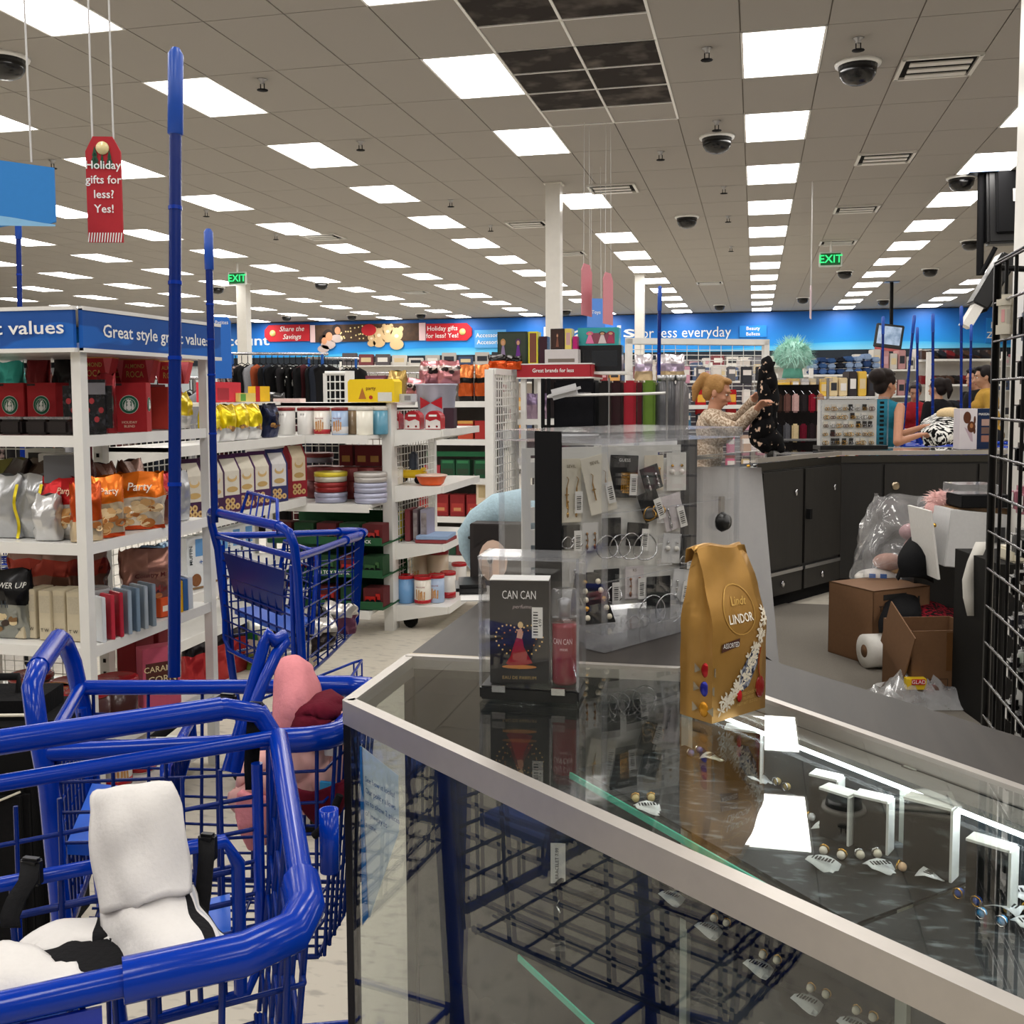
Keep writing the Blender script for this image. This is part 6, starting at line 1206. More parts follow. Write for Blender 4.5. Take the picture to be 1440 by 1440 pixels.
    for a, bb in ((.16, .02), (.16, .98), (.93, .1), (.93, .9)):
        p = P(a, bb, 0); w_ = B().lathe([(.02, -.014), (.05, -.012), (.05, .012), (.02, .014)], m=BLK_MATTE, n=16, X=Matrix.Translation(p+Vector((0, 0, .0505))) @ Matrix.Rotation(R90, 4, 'X')); w_.span(tuple(p+Vector((-.012, -.022, .045))), tuple(p+Vector((.012, -.018, .14))), STEEL).span(tuple(p+Vector((-.012, .018, .045))), tuple(p+Vector((.012, .022, .14))), STEEL).obj('caster', t)
    if holder:
        p = P(*holder) if isinstance(holder, tuple) else P(.1, -.06, rz_-.04)
        B().lathe([(.0105, 0), (.0115, .0), (.0115, .075), (.009, .075), (.009, .02)], tuple(p-Vector((0, 0, .04))), CART, 14).obj('pole_holder', t)
    if pole:
        base, top = Vector(pole[0])-o, Vector(pole[1])-o; d = top-base; bb = B().tube([base, base+d*.86], pole[2], CARTD, 10); bb.obj('pole', t)
        B().tube([base+d*.86, base+d*.862, base+d*.99, top], pole[2], M('#1a4fb4', 'plastic'), 10, rs=[pole[2], pole[2]*1.25, pole[2]*1.25, pole[2]*.7]).obj('pole_cap', t)
        for f_ in (.3, .5, .62, .74): B().rod(base+d*f_, base+d*(f_+.006), pole[2]*1.12, CART, 10).obj('pole_ring', t)
    return t, P
def wp2(px, py, z): p = W(px, py, z=z); return (p.x, p.y)
# near cart, nose towards the viewer
HRa = wp2(389, 985, 1.03); HLa = (HRa[0]-.37, HRa[1]-.34); NRa = wp2(436, 1318, .95); NLa = (NRa[0]-.41, NRa[1]-.30)
ca, PA = cart('nearest blue shopping cart, lower left corner, holding the white and black jacket', HRa, HLa, NRa, NLa, hz=1.03, rz_=.985, nz=.95, fz=.62, wire=.0028, holder=(.5, -.09, .93), nv=6)
B().box((0, 0, 0), (.2, .004, .07), M('#0a2fa8', 'plastic')).obj('front_plate', ca)
pl_ = [o for o in ca.children if o.name.startswith('front_plate')][0]; p = PA(1.01, .55, .895); pl_.location = p; d = PA(1, 1, 0)-PA(1, 0, 0); pl_.rotation_euler = (0, 0, math.atan2(d.y, d.x))
# second cart, seen across, with pink clothes
HRb, HLb = wp2(40, 958, 1.05), wp2(92, 884, 1.05); NRb = (-.625, 1.45); NLb = (-.66, 1.735)
pb0 = W(245, 952, z=.93); pb1 = W(247, 68, D=(pb0-EYEP).dot(FW)+.03)
cb, PB = cart('second blue shopping cart full of pink clothes, with the tallest pole', HRb, HLb, NRb, NLb, hz=1.05, rz_=.945, nz=.925, fz=.62, wire=.0026, pole=(pb0, pb1, .0115), holder=False, nv=6)
b = B(); pts = [W(px, py, D=d) for px, py, d in ((320, 1085, 1.45), (345, 1000, 1.48), (372, 905, 1.5), (378, 890, 1.5), (385, 902, 1.5), (398, 893, 1.52), (401, 902, 1.52), (388, 920, 1.5), (372, 955, 1.48), (350, 1010, 1.46), (330, 1085, 1.45))]
b.tube([p-Vector(cb.location) for p in pts], .009, CART, 8); b.obj('seat_frame', cb)
# third cart, further off by the biscuit cartons
HRc, HLc = wp2(411, 742, 1.05), wp2(292, 716, 1.05)
pc0 = W(302, 735, D=3.55); pc1 = W(293, 322, D=3.55)
cc, PC = cart('third blue shopping cart standing by the biscuit shelves', HRc, HLc, wp2(499, 755, .86), wp2(513, 747, .86), hz=1.05, rz_=.95, nz=.86, fz=.52, pole=(pc0, pc1, .0125), holder=False, hback=.02)
B().add([PC(.03, .12, .9), PC(.03, .88, .9), PC(.06, .8, .74), PC(.06, .2, .74), PC(.05, .12, .9), PC(.05, .88, .9), PC(.08, .8, .74), PC(.08, .2, .74)], [(0, 1, 2, 3), (7, 6, 5, 4), (0, 4, 5, 1), (1, 5, 6, 2), (2, 6, 7, 3), (3, 7, 4, 0)], CARTD).obj('child_seat', cc)
b = B(); g0 = [PC(.0, y, 1.02) for y in (.55, .25)]; b.tube([PC(.0, .6, 1.03), PC(.04, .55, 1.13), PC(.04, .2, 1.12), PC(.0, .15, 1.02)], .006, CART, 6)
for y in (.27, .34, .41, .48): b.rod(PC(.0, y, 1.03), PC(.04, y, 1.125), .003, CART, 5)
stuff(b.obj('seat_rail', cc))
# goods in the third cart's basket
for k, (a, y, c) in enumerate(((.2, .3, '#d8cfc0'), (.35, .6, '#c9bda8'), (.5, .3, '#3a3230'), (.6, .65, '#e0dcd6'), (.75, .4, '#7a4a60'))):
    p = PC(a, y, .5)+Vector(cc.location); bag('wrapped_goods', f'crumpled packet in the third cart basket, {ORD[k]} from its handle', 'packet', (.15, .1, .12), [(.5, c), (1, '#2a2a2c' if k % 2 else '#d9d4cc')], p, .7*k, seed=170+k)
# a cart behind the corner gondola shows only its pole; others queue at the rear counter
def cart_at(label, px, py, D, rz, ptop):
    p = W(px, py, D=D); base = Vector((p.x, p.y, .93)); d = W(*ptop, D=D)-base
    c, s = math.cos(rz), math.sin(rz); R2 = lambda x, y: (base.x+c*x-s*y, base.y+s*x+c*y)
    return cart(label, R2(0, 0), R2(0, .46), R2(.85, .05), R2(.85, .41), pole=(base, base+d, .013), holder=False, nv=5)
cart_at('blue cart behind the corner gondola, its pole rising above the header', 30, 620, 5.3, 2.0, (25, 277))
cart_at('blue cart beyond the purses, only its pole in view', 925, 600, 7.6, 2.6, (928, 402))
for k, (px, D, rz, tp) in enumerate(((1240, 10.6, .35, (1242, 445)), (1268, 10.2, .25, (1286, 443)), (1290, 11.0, .3, (1290, 460)), (1312, 9.9, .15, (1312, 441)), (1352, 10.0, .1, (1352, 430)), (1363, 10.9, .2, (1366, 456)))):
    cart_at(f'blue cart with a tall pole queued behind the rear counter, {ORD[k]} from left', px, 610, D, rz, tp)
# ------------------------------------------------------------------ clothes in the carts
def cloth(t, nm, rows, m, thick=.006, sub=3, wob=.004, seed=0, matf=None):
    """rows of (px, py, depth) -> soft thick sheet in world space, relative to the thing"""
    o = Vector(t.location); R_ = len(rows); C_ = len(rows[0]); g = []; rn = random.Random(seed); ph = [rn.uniform(0, 6) for _ in range(4)]
    P_ = [[W(q[0], q[1], D=q[2])-o for q in r] for r in rows]
    def cr(a, b, c, d, u): return (a*(-u*u*u+2*u*u-u)+b*(3*u*u*u-5*u*u+2)+c*(-3*u*u*u+4*u*u+u)+d*(u*u*u-u*u))*.5
    def along(L, u): k = min(int(u), len(L)-2); f_ = u-k; return cr(L[max(k-1, 0)], L[k], L[k+1], L[min(k+2, len(L)-1)], f_)
    nr, nc = (R_-1)*sub, (C_-1)*sub
    for i in range(nr+1):
        row = [along([P_[r][c] for r in range(R_)], i/sub) for c in range(C_)]
        g.append([along(row, j/sub)+(-FW)*wob*(math.sin(i*.9+j*.5+ph[0])+math.sin(i*.35-j*1.1+ph[1])) for j in range(nc+1)])
    b = B(); b.surf(g, m, thick, matf); return b.obj(nm, t)
WH = M('#d6d3d0', 'fabric', scale=200, var=.04, bump=.15); BKF = M('#121214', 'fabric', scale=150, var=.2); SLV = M('#b9bbc0', 'fabric', scale=150, var=.05)
p = W(220, 1330, D=.98); jk = thing('jacket', 'white jacket with black stripes draped over the near cart seat back', 'jacket', p)
cloth(jk, 'sleeve', [[(140, 1150, 1.17), (170, 1140, 1.17), (205, 1133, 1.17), (235, 1128, 1.18)], [(134, 1122, 1.10), (165, 1116, 1.085), (205, 1112, 1.085), (242, 1108, 1.10)], [(132, 1150, 1.07), (165, 1150, 1.05), (210, 1146, 1.05), (252, 1142, 1.08)], [(140, 1215, 1.05), (170, 1215, 1.03), (215, 1212, 1.03), (258, 1210, 1.06)], [(152, 1282, 1.03), (185, 1275, 1.01), (225, 1266, 1.01), (263, 1258, 1.04)]], WH, .008, 5, .0022, 3)
def stripe(r, c, _):
    if .66 < c < .80 or c > .93: return BKF
    if .84 < c < .9: return SLV
    return WH
cloth(jk, 'jacket_body', [[(150, 1268, 1.05), (180, 1262, 1.03), (222, 1258, 1.03), (250, 1256, 1.05), (266, 1252, 1.06)], [(156, 1300, 1.03), (190, 1300, 1.0), (232, 1296, 1.0), (262, 1290, 1.02), (272, 1282, 1.05)], [(168, 1335, 1.01), (205, 1338, .97), (245, 1332, .96), (285, 1322, .98), (296, 1312, 1.02)], [(185, 1352, .99), (225, 1362, .95), (262, 1368, .93), (300, 1350, .95), (312, 1334, .99)]], WH, .01, 5, .002, 4, stripe)
cloth(jk, 'black_lining', [[(70, 1318, 1.04), (130, 1310, 1.05), (180, 1312, 1.04), (225, 1345, 1.02)], [(45, 1345, 1.0), (110, 1338, 1.0), (175, 1340, 1.0), (255, 1366, .99)], [(60, 1375, .95), (120, 1372, .96), (180, 1370, .97), (262, 1378, .98)], [(70, 1398, .93), (130, 1392, .94), (190, 1388, .96), (265, 1386, .98)]], BKF, .012, 4, .004, 5)
def cuff(r, c, _): return BKF if (.68 < c < .78 or .88 < c < .94) else WH
cloth(jk, 'left_sleeve', [[(28, 1345, .99), (60, 1318, 1.02), (100, 1306, 1.04), (140, 1312, 1.04), (160, 1318, 1.03)], [(20, 1350, .99), (60, 1334, 1.0), (105, 1326, 1.01), (140, 1326, 1.01), (162, 1330, 1.01)], [(18, 1360, .98), (60, 1347, .99), (105, 1340, 1.0), (140, 1338, 1.0), (160, 1336, 1.0)]], WH, .012, 4, .003, 6, cuff)
cloth(jk, 'front_panel', [[(-30, 1352, .92), (10, 1342, .94), (45, 1352, .93), (75, 1378, .92)], [(-40, 1385, .89), (10, 1378, .89), (60, 1382, .90), (105, 1372, .92)], [(-40, 1425, .87), (10, 1420, .87), (60, 1408, .88), (118, 1382, .91)]], WH, .012, 4, .003, 7)
b = B(); b.tube([W(px, py, D=d)-Vector(jk.location) for px, py, d in ((88, 1408, .87), (102, 1395, .89), (118, 1380, .90))], .003, BKF, 6); b.obj('zip', jk)
def strap(label, pts, w_=.02):
    q = [W(*a[:2], D=a[2]) for a in pts]; t = thing('seat_strap', label, 'strap', q[0]); b = B()
    b.surf([[p-q[0]+RT*s*w_ for s in (-.5, 0, .5)] for p in q], BKF, .003); b.obj('strap_web', t); B().bbox((0, 0, -.01), (w_*1.2, .012, .03), BLACK, .003).obj('buckle', t)
strap('black child strap hanging down right of the jacket', [(292, 1178, 1.09), (290, 1215, 1.07), (286, 1260, 1.06), (280, 1300, 1.05), (284, 1335, 1.03), (308, 1345, 1.01)], .016)
strap('black child strap twisted at the left cart edge', [(44, 1212, 1.1), (40, 1240, 1.08), (24, 1265, 1.06), (14, 1290, 1.05), (16, 1305, 1.04)], .02)
strap('black strap slanting across the second cart seat', [(320, 980, 1.5), (280, 1000, 1.46), (240, 1022, 1.44), (222, 1036, 1.43)], .022)
strap('broad black strap hanging in the second cart', [(360, 992, 1.42), (357, 1030, 1.41), (354, 1075, 1.41), (356, 1110, 1.41)], .02)
PK = M('#d98a90', 'fabric', scale=120, var=.06); LPK = M('#e8bdb4', 'fabric', scale=30, var=.05, c2='#d79a94'); MAR = M('#5c0f22', 'fabric', scale=120)
p = W(440, 1100, D=1.52); pj = thing('clothing', 'pile of pale pink floral clothing in the second cart', 'clothes', p)
cloth(pj, 'pink_fabric', [[(345, 1030, 1.76), (400, 1020, 1.76), (450, 1012, 1.78), (484, 1000, 1.80)], [(338, 1075, 1.69), (395, 1062, 1.68), (450, 1052, 1.70), (486, 1040, 1.74)], [(330, 1120, 1.67), (390, 1110, 1.66), (450, 1105, 1.68), (488, 1085, 1.72)], [(335, 1150, 1.67), (390, 1140, 1.66), (450, 1130, 1.67), (488, 1112, 1.72)]], LPK, .012, 9, .005, 11)
cloth(pj, 'pink_fold', [[(340, 1110, 1.64), (370, 1120, 1.64), (400, 1115, 1.65)], [(335, 1150, 1.64), (362, 1165, 1.64), (392, 1150, 1.65)], [(345, 1180, 1.65), (362, 1192, 1.65), (372, 1172, 1.66)]], PK, .012, 4, .004, 12)
b = B(); q = W(462, 1120, D=1.65)-Vector(pj.location); b.bbox(tuple(q), (.03, .004, .05), M('#3aa0d8', 'paper'), .002); b.obj('blue_tag', pj); q = W(468, 1055, D=1.68)-Vector(pj.location); B().bbox(tuple(q), (.03, .003, .02), PAPER, .001).obj('white_tag', pj)
t = thing('clothing', 'rose pink folded garment standing up in the second cart', 'clothes', W(415, 980, D=1.65))
cloth(t, 'garment', [[(394, 1045, 1.70), (392, 985, 1.72), (398, 938, 1.76), (408, 932, 1.80)], [(410, 1035, 1.67), (410, 985, 1.68), (412, 938, 1.73), (418, 931, 1.78)], [(424, 1025, 1.68), (423, 985, 1.68), (424, 944, 1.73), (424, 938, 1.78)], [(446, 1000, 1.73), (441, 965, 1.74), (432, 942, 1.77), (430, 940, 1.80)]], PK, .012, 5, .003, 13)
t = thing('clothing', 'dark maroon garment between the pink pieces in second cart', 'clothes', W(440, 1005, D=1.60))
cloth(t, 'garment', [[(402, 1040, 1.68), (408, 1010, 1.68), (430, 990, 1.70), (462, 976, 1.74)], [(430, 1040, 1.66), (432, 1015, 1.65), (450, 995, 1.67), (476, 985, 1.72)], [(455, 1045, 1.66), (460, 1022, 1.66), (475, 1005, 1.68), (486, 996, 1.73)]], MAR, .01, 6, .004, 14)
t = thing('clothing', 'dark maroon fabric and black strap sagging under the cart nose', 'clothes', W(470, 1130, D=1.54))
cloth(t, 'garment', [[(415, 1115, 1.63), (450, 1110, 1.63), (485, 1095, 1.65)], [(425, 1130, 1.63), (455, 1130, 1.62), (480, 1115, 1.64)], [(450, 1150, 1.64), (462, 1150, 1.64), (475, 1130, 1.65)]], MAR, .012, 4, .003, 15)
b = B(); b.tube([W(px, py, D=1.51)-Vector(t.location) for px, py in ((478, 1118), (465, 1150), (450, 1168), (441, 1176))], .006, BKF, 6); b.obj('strap', t)
# ------------------------------------------------------------------ rear counter of the island
L0, L1, L2 = Vector((.02, 6.87)), Vector((.615, 7.84)), Vector((1.95, 8.2))
rc = thing('service_counter', 'dark angled service counter with glass top at the back of the island', 'counter')
ZR = 1.035
def seg(p, q): d = (q-p).normalized(); return d, Vector((-d.y, d.x))
d1, n1 = seg(L0, L1); d2, n2 = seg(L1, L2)
inn = M('#191716', 'wood', c2='#25221f', scale=5, stretch=(8, 8, .6), rough=.5); drk = M('#121110', 'wood', c2='#1b1918', scale=5, stretch=(8, 8, .6), rough=.5)
B().poly([L0, L1, L1+n1*.5, L0+n1*.5], .1, ZR-.09, drk).obj('counter_body', rc); B().poly([L1, L2, L2+n2*.5, L1+n2*.5], .1, ZR-.09, drk).obj('counter_body', rc)
B().poly([L0+n1*.05, L1+n1*.05, L1+n1*.45, L0+n1*.45], 0, .1, BLK_MATTE).poly([L1+n2*.05, L2+n2*.05, L2+n2*.45, L1+n2*.45], 0, .1, BLK_MATTE).obj('toe_kick', rc)
for p, q, n in ((L0, L1, n1), (L1, L2, n2)):
    B().poly([p+n*.012, q+n*.012, q+n*.47, p+n*.47], ZR-.09, ZR-.085, M('#4a4a50', 'matte')).obj('display_deck', rc)
    B().poly([p, q, q+n*.48, p+n*.48], ZR-.01, ZR-.003, GLASS).obj('glass_top', rc)
    B().poly([p-n*.008, q-n*.008, q+n*.012, p+n*.012], ZR-.03, ZR, ALU).obj('front_rail', rc); B().poly([p+n*.47, q+n*.47, q+n*.49, p+n*.49], ZR-.03, ZR, ALU).obj('back_rail', rc)
    B().poly([p-n*.006, q-n*.006, q, p], ZR-.085, ZR-.035, M('#4c4a46', 'metal', rough=.4)).obj('fascia_strip', rc)
def front(p, d, n, s0, s1, z0, z1, nm, m, th=.016): return B().poly([p+d*s0-n*th, p+d*s1-n*th, p+d*s1, p+d*s0], z0, z1, m).obj(nm, rc)
ln1 = (L1-L0).length
for s0, s1 in ((.05, .50), (.53, .98)):
    dr = front(L0, d1, n1, ln1*s0, ln1*s1, .28, ZR-.10, 'door', inn); front(L0, d1, n1, ln1*s0, ln1*s1, .10, .235, 'drawer', inn); front(L0, d1, n1, ln1*s0, ln1*s1, .238, .262, 'drawer_pull', STEEL, .024)
    for z, s in ((.78, s1-.08), (.17, (s0+s1)/2)): p = L0+d1*(ln1*s)-n1*.018; B().lathe([(.022, 0), (.022, .006), (.012, .008)], m=CHROME, n=14, X=Matrix.Translation((p.x, p.y, z)) @ Matrix.Rotation(math.atan2(d1.y, d1.x), 4, 'Z') @ Matrix.Rotation(R90, 4, 'X')).obj('lock', rc)
p = L0+d1*(ln1*.56)-n1*.03; B().box((p.x, p.y, .62), (.03, .03, .07), BLK_MATTE, rz=math.atan2(d1.y, d1.x)).obj('door_handle', rc)
for s0, s1 in ((.0, .30), (.32, 1.0), (1.02, 1.36)): front(L1, d2, n2, s0, s1, .1, ZR-.10, 'door' if s0 else 'pilaster', inn if s0 else drk)
p = L1+d2*.40-n2*.02; B().lathe([(.03, 0), (.03, .006), (.016, .008)], m=M('#b8a890', 'metal'), n=14, X=Matrix.Translation((p.x, p.y, .78)) @ Matrix.Rotation(math.atan2(d2.y, d2.x), 4, 'Z') @ Matrix.Rotation(R90, 4, 'X')).obj('lock', rc)
def oncounter(px, off=.2, z=ZR):
    d = W(px, 600, D=1)-EYEP          # crossing of the sight line with a line along the counter
    for p, q, n in ((L0, L1, n1), (L1, L2, n2)):
        a, e = p+n*off, (q-p)
        det = d.x*(-e.y)+e.x*d.y
        s = (d.x*a.y-d.y*a.x)/(-(d.x*e.y-d.y*e.x)) if abs(d.x*e.y-d.y*e.x) > 1e-9 else 0
        if -.15 <= s <= 1.02: return Vector((a.x+e.x*s, a.y+e.y*s, z+.001)), n
    return Vector((a.x, a.y, z)), n
# small goods inside the counter's glass
for k in range(14):
    s = .08+.9*k/13; p = L0+(L1-L0)*s+n1*.12 if k < 9 else L1+(L2-L1)*((k-9)*.14+.03)+n2*.12
    t = thing('jewellery_tray', f'tiny tray of jewellery under rear counter glass, {ORD[k]} from left', 'tray', (p.x, p.y, ZR-.084), math.atan2(d1.y, d1.x)); B().box((0, 0, .008), (.07, .09, .016), M(random.choice(['#c9c4c0', '#20222a', '#b03a68', '#e2e2e2', '#3a4a6a']), 'gloss')).obj('tray_body', t)
    B().ball((0, 0, .024), (.02, .012, .012), SILVER if k % 2 else GOLD, 8, 5).obj('jewel', t)
# earring display
p, n = oncounter(1196, .22); D_e = (p-EYEP).dot(FW); s_ = D_e/FPX
t = thing('earring_display', 'clear boxed white panel crowded with earrings, on the rear counter', 'display case', p, YAW+.05)
ew, eh = 96*s_, 66*s_
B().box((0, 0, .015), (ew, .16, .03), BLACK).obj('base', t); B().box((-.02, .02, eh/2+.02), (ew*.88, .006, eh), pw).obj('panel', t)
for x in (-ew/2, ew/2-.008): B().span((x, -.08, .03), (x+.008, -.072, eh+.03), ACRYLE).obj('case_edge', t)
B().span((-ew/2, -.08, eh+.03), (ew/2, .08, eh+.04), ACRYLE).obj('case_top', t); B().span((-ew/2, -.08, .03), (ew/2, -.077, eh+.03), ACRYL).obj('case_pane', t)
b = B()
for k in range(10): b.box((ew*.40, -.078, .05+k*.033), (.03, .006, .018), BLK_MATTE)
stuff(b.obj('slot_strip', t)); rn = random.Random(3)
for k in range(40):
    x, z = -ew*.36+ew*.66*(k % 8)/7+rn.uniform(-.008, .008), .06+(eh-.06)*(k//8)/4.6; b = B(); c = ['#e8e2cf', '#f0ece4', '#e2dcd0', '#23201e', '#e6e0d4'][rn.randrange(5)]
    b.box((x, .008-.0, z), (.032, .003, .045), M(c, 'paper')); m_ = GOLD if rn.random() < .6 else (SILVER if rn.random() < .7 else M('#5a1a14', 'gloss'))
    e = tag(b.obj('earring_card', None, None, p, YAW+.05), f'small earring card on rear counter display, {ORD[k//8]} row from bottom, {ORD[k % 8]} from left', 'earrings', 'small earring cards on the rear display'); e.location = Vector(p); 
    b = B()
    for q in (-1, 1): hoop(b, x+q*.008, z-.01, .010 if k % 3 else .014, m_, -.002, .0022)
    b.obj('earring', e)
# boxed massager
p, n = oncounter(1374, .12); s_ = (p-EYEP).dot(FW)/FPX; bh = 57*s_
t = thing('massager_box', 'tall box picturing a brown massager, at the rear counter right end', 'box', p, YAW-.05)
B().span((-24*s_, 0, 0), (0, .12, bh), M('#d9d2d6', 'gloss')).obj('box_body', t); B().span((0, 0, 0), (24*s_, .12, bh), M('#1b2a4a', 'gloss')).obj('box_side', t)
b = B(); br = M('#5a3424', 'gloss'); x0 = -12*s_
disc(b, x0-.01, bh*.78, .028, .045, br, -.001); disc(b, x0+.022, bh*.55, .03, .042, br, -.001); disc(b, x0+.045, bh*.72, .008, .03, br, -.001); disc(b, x0+.045, bh*.45, .008, .022, br, -.001); disc(b, x0+.022, bh*.58, .012, .018, M('#a87048', 'gloss'), -.002)
b.add([(x0-.03, -.0008, bh*.55), (x0+.02, -.0008, bh*.2), (x0+.035, -.0008, bh*.18), (x0+.03, -.0008, bh*.4)], [(0, 1, 2, 3)], M('#b9a4b0', 'gloss')); b.obj('printed_picture', t)
b = B()
for k in range(3): b.quad((6*s_, -.001, bh*(.18+.2*k)), (20*s_, -.001, bh*(.18+.2*k)), (20*s_, -.001, bh*(.34+.2*k)), (6*s_, -.001, bh*(.34+.2*k)), M(['#9a6a5a', '#6a5048', '#a88a80'][k], 'paper'))
b.obj('printed_panel', t); text('MASSAGER', .018, (13*s_, -.002, bh*.86), TXTW, t)
# accessory rack with the mint wig
p = W(1122, 625, D=8.35); p.z = ZR; s_ = 8.35/FPX
t = thing('accessory_rack', 'clear and chrome rack hung with gloves and purses behind rear counter', 'rack', (p.x, p.y, 0), YAW)
zt = W(1122, 532, D=8.35).z; B().span((-38*s_, -.1, zt-.03), (42*s_, .2, zt), ACRYLE).obj('rack_top', t)
for x in (-36, 36):
    for y in (-.09, .19): B().rod((x*s_, y, .0), (x*s_, y, zt), .012, STEEL).obj('upright', t)
B().span((-38*s_, -.12, ZR+.04), (40*s_, -.1, ZR+.06), CHROME).obj('front_rail', t); B().span((-36*s_, .15, .2), (36*s_, .17, zt-.05), M('#1a1616', 'matte')).obj('dark_back', t)
for k in range(12):
    x = (-30+11.5*(k % 6))*s_; z = zt-.14-.24*(k//6); c = ['#3a2a24', '#6b4a44', '#c9a4a0', '#2a2426', '#8a1a2c', '#b98a70', '#1a1a1e', '#5a5a60', '#d9c49a', '#6a1428', '#2c2024', '#8c7a70'][k]
    o = B().bbox((0, 0, -.06), (.055, .03, .15), M(c, 'fabric'), .012).rod((0, 0, .01), (0, .08, .04), .003, CHROME, 5).obj('glove_pair', None); o.location = (p.x+x*math.cos(YAW)+.06*math.sin(YAW), p.y+x*math.sin(YAW)-.06*math.cos(YAW), z); o.rotation_euler = (0, 0, YAW)
    tag(o, f'hanging glove pair on the accessory rack, {ORD[k//6]} row, {ORD[k % 6]} from left', 'gloves', 'gloves hanging on the accessory rack')
q = W(1115, 503, D=8.3); t = thing('fluffy_hat', 'fluffy mint green fur hat on top of the accessory rack', 'hat', (q.x, q.y, zt))
mint = M('#9fe0cd', 'fabric', scale=60, var=.2, c2='#d2f6ea'); hz_ = q.z-zt
B().ball((0, 0, hz_+.015), (.15, .14, .12), mint, 16, 10).lathe([(.085, 0), (.07, .08), (.08, hz_)], m=M('#7cc9b4', 'fabric'), n=16).obj('hat_body', t)
b = B(); rn = random.Random(6)
for k in range(900):
    th_, ph = rn.uniform(0, 2*PI), math.acos(rn.uniform(-.55, 1)); d = Vector((math.sin(ph)*math.cos(th_), math.sin(ph)*math.sin(th_), math.cos(ph)))
    a = Vector((d.x*.145, d.y*.135, hz_+.015+d.z*.115)); L_ = rn.uniform(.04, .085); e = a+(d+Vector((rn.uniform(-.5, .5), rn.uniform(-.5, .5), rn.uniform(-.9, .1)))).normalized()*L_
    s = d.cross(Vector((0, 0, 1))).normalized()*.005 if abs(d.z) < .98 else Vector((.005, 0, 0)); b.add([a-s, a+s, e], [(0, 1, 2)], mint)
stuff(b.obj('fur', t))
# ------------------------------------------------------------------ clutter inside the island
def wbox(label, c0, c1, h, rz, m=CARDB, openr=False, nm='cardboard_box', flaps=0):
    t = thing(nm, label, 'box', c0, rz); w_, d_ = c1; th = .006
    b = B().span((-w_/2, -d_/2, 0), (w_/2, d_/2, th), m)
    for a, e in (((-w_/2, -d_/2, 0), (w_/2, -d_/2+th, h)), ((-w_/2, d_/2-th, 0), (w_/2, d_/2, h)), ((-w_/2, -d_/2, 0), (-w_/2+th, d_/2, h)), ((w_/2-th, -d_/2, 0), (w_/2, d_/2, h))): b.span(a, e, m)
    if not openr: b.span((-w_/2, -d_/2, h-th), (w_/2, d_/2, h), m)
    b.obj('box_body', t)
    return t, w_, d_
ps = W(1232, 930, z=0)
t, w_, d_ = wbox('cardboard box with printed handling marks under the clear plastic bag', (ps.x+.02, ps.y+.12, .008), (.40, .34), .40, YAW+.42)
text('THIS END UP', .03, (-.04, -d_/2-.002, .3), TXTK, t); b = B(); b.box((.12, -d_/2-.001, .32), (.012, .002, .06), TXTK).box((-.05, -d_/2-.001, .36), (.16, .002, .03), TXTK).obj('printed_mark', t)
ps = W(1312, 985, z=0)
t, w_, d_ = wbox('open brown cardboard box with tape, overflowing with red and black lace', (ps.x, ps.y+.1, .008), (.34, .30), .34, YAW+.08, openr=True)
B().box((.06, -d_/2-.002, .24), (.12, .002, .18), M('#6b4a2c', 'gloss')).obj('packing_tape', t); b = B()
for x, z, dx, dz in ((-.05, .06, .12, .002), (-.05, .11, .12, .002), (-.11, .085, .002, .05), (.01, .085, .002, .05)): b.box((x, -d_/2-.001, z), (dx, .001, dz), TXTK)
b.obj('printed_frame', t); text('SHIP', .025, (-.05, -d_/2-.003, .085), TXTK, t)
f = B().box((0, 0, .12), (.28, .006, .24), CARDB).obj('box_flap', t); f.location = (-w_/2-.02, 0, .17); f.rotation_euler = (.0, -.45, R90)
ps = W(1300, 868, D=5.55); t = thing('clothing', 'red and black animal print lace heaped in the open box', 'clothes', ps)
lace = M('#8a1024', 'fabric', scale=55, c2='#0c0a0b', ramp=(.46, .52), var=.1)
cloth(t, 'lace', [[(1262, 862, 5.7), (1295, 848, 5.75), (1325, 852, 5.75), (1345, 868, 5.7)], [(1260, 885, 5.5), (1295, 872, 5.45), (1325, 878, 5.45), (1348, 888, 5.5)], [(1270, 900, 5.4), (1295, 892, 5.38), (1325, 895, 5.38), (1345, 900, 5.4)]], lace, .03, 4, .012, 31)
t = thing('clothing', 'black clothing hanging over the open box edge', 'clothes', W(1265, 870, D=5.5)); cloth(t, 'fabric', [[(1245, 845, 5.55), (1268, 838, 5.55), (1290, 842, 5.6)], [(1240, 870, 5.42), (1266, 866, 5.38), (1290, 864, 5.45)], [(1240, 890, 5.4), (1258, 886, 5.36), (1276, 884, 5.4)]], BKF, .02, 4, .01, 32)
q = W(1240, 918, D=5.45); t = thing('paper_roll', 'white paper roll lying on the carpet between boxes', 'paper roll', (q.x, q.y, .098), YAW+.15)
B().lathe([(.035, -.10), (.088, -.10), (.088, .10), (.035, .10)], m=PAPER, n=22, X=Matrix.Rotation(R90, 4, 'Y')).obj('roll', t); B().lathe([(.034, -.101), (.034, .101)], m=CARDB, n=16, X=Matrix.Rotation(R90, 4, 'Y')).obj('core', t)
q = W(1258, 762, D=5.95); t = thing('plastic_bag', 'big clear plastic bag of white and pink soft goods on box', 'bag', (q.x, q.y, W(1258, 832, D=5.95).z))
h = W(1258, 696, D=5.95).z-t.location.z; o_ = Vector(t.location)
pb_ = bagshape(.50, h, .36, 9, top=.22, crimp=.16)
b = B(); b.surf([[pb_(-PI/2+2*PI*i/28, j/18)+Vector((.13*(j/18)**1.6+.012*math.sin(i*2.1+j), .0, .012*math.sin(i*1.7))) for i in range(29)] for j in range(19)], FILM); b.obj('bag_film', t); t.rotation_euler = (0, 0, YAW)
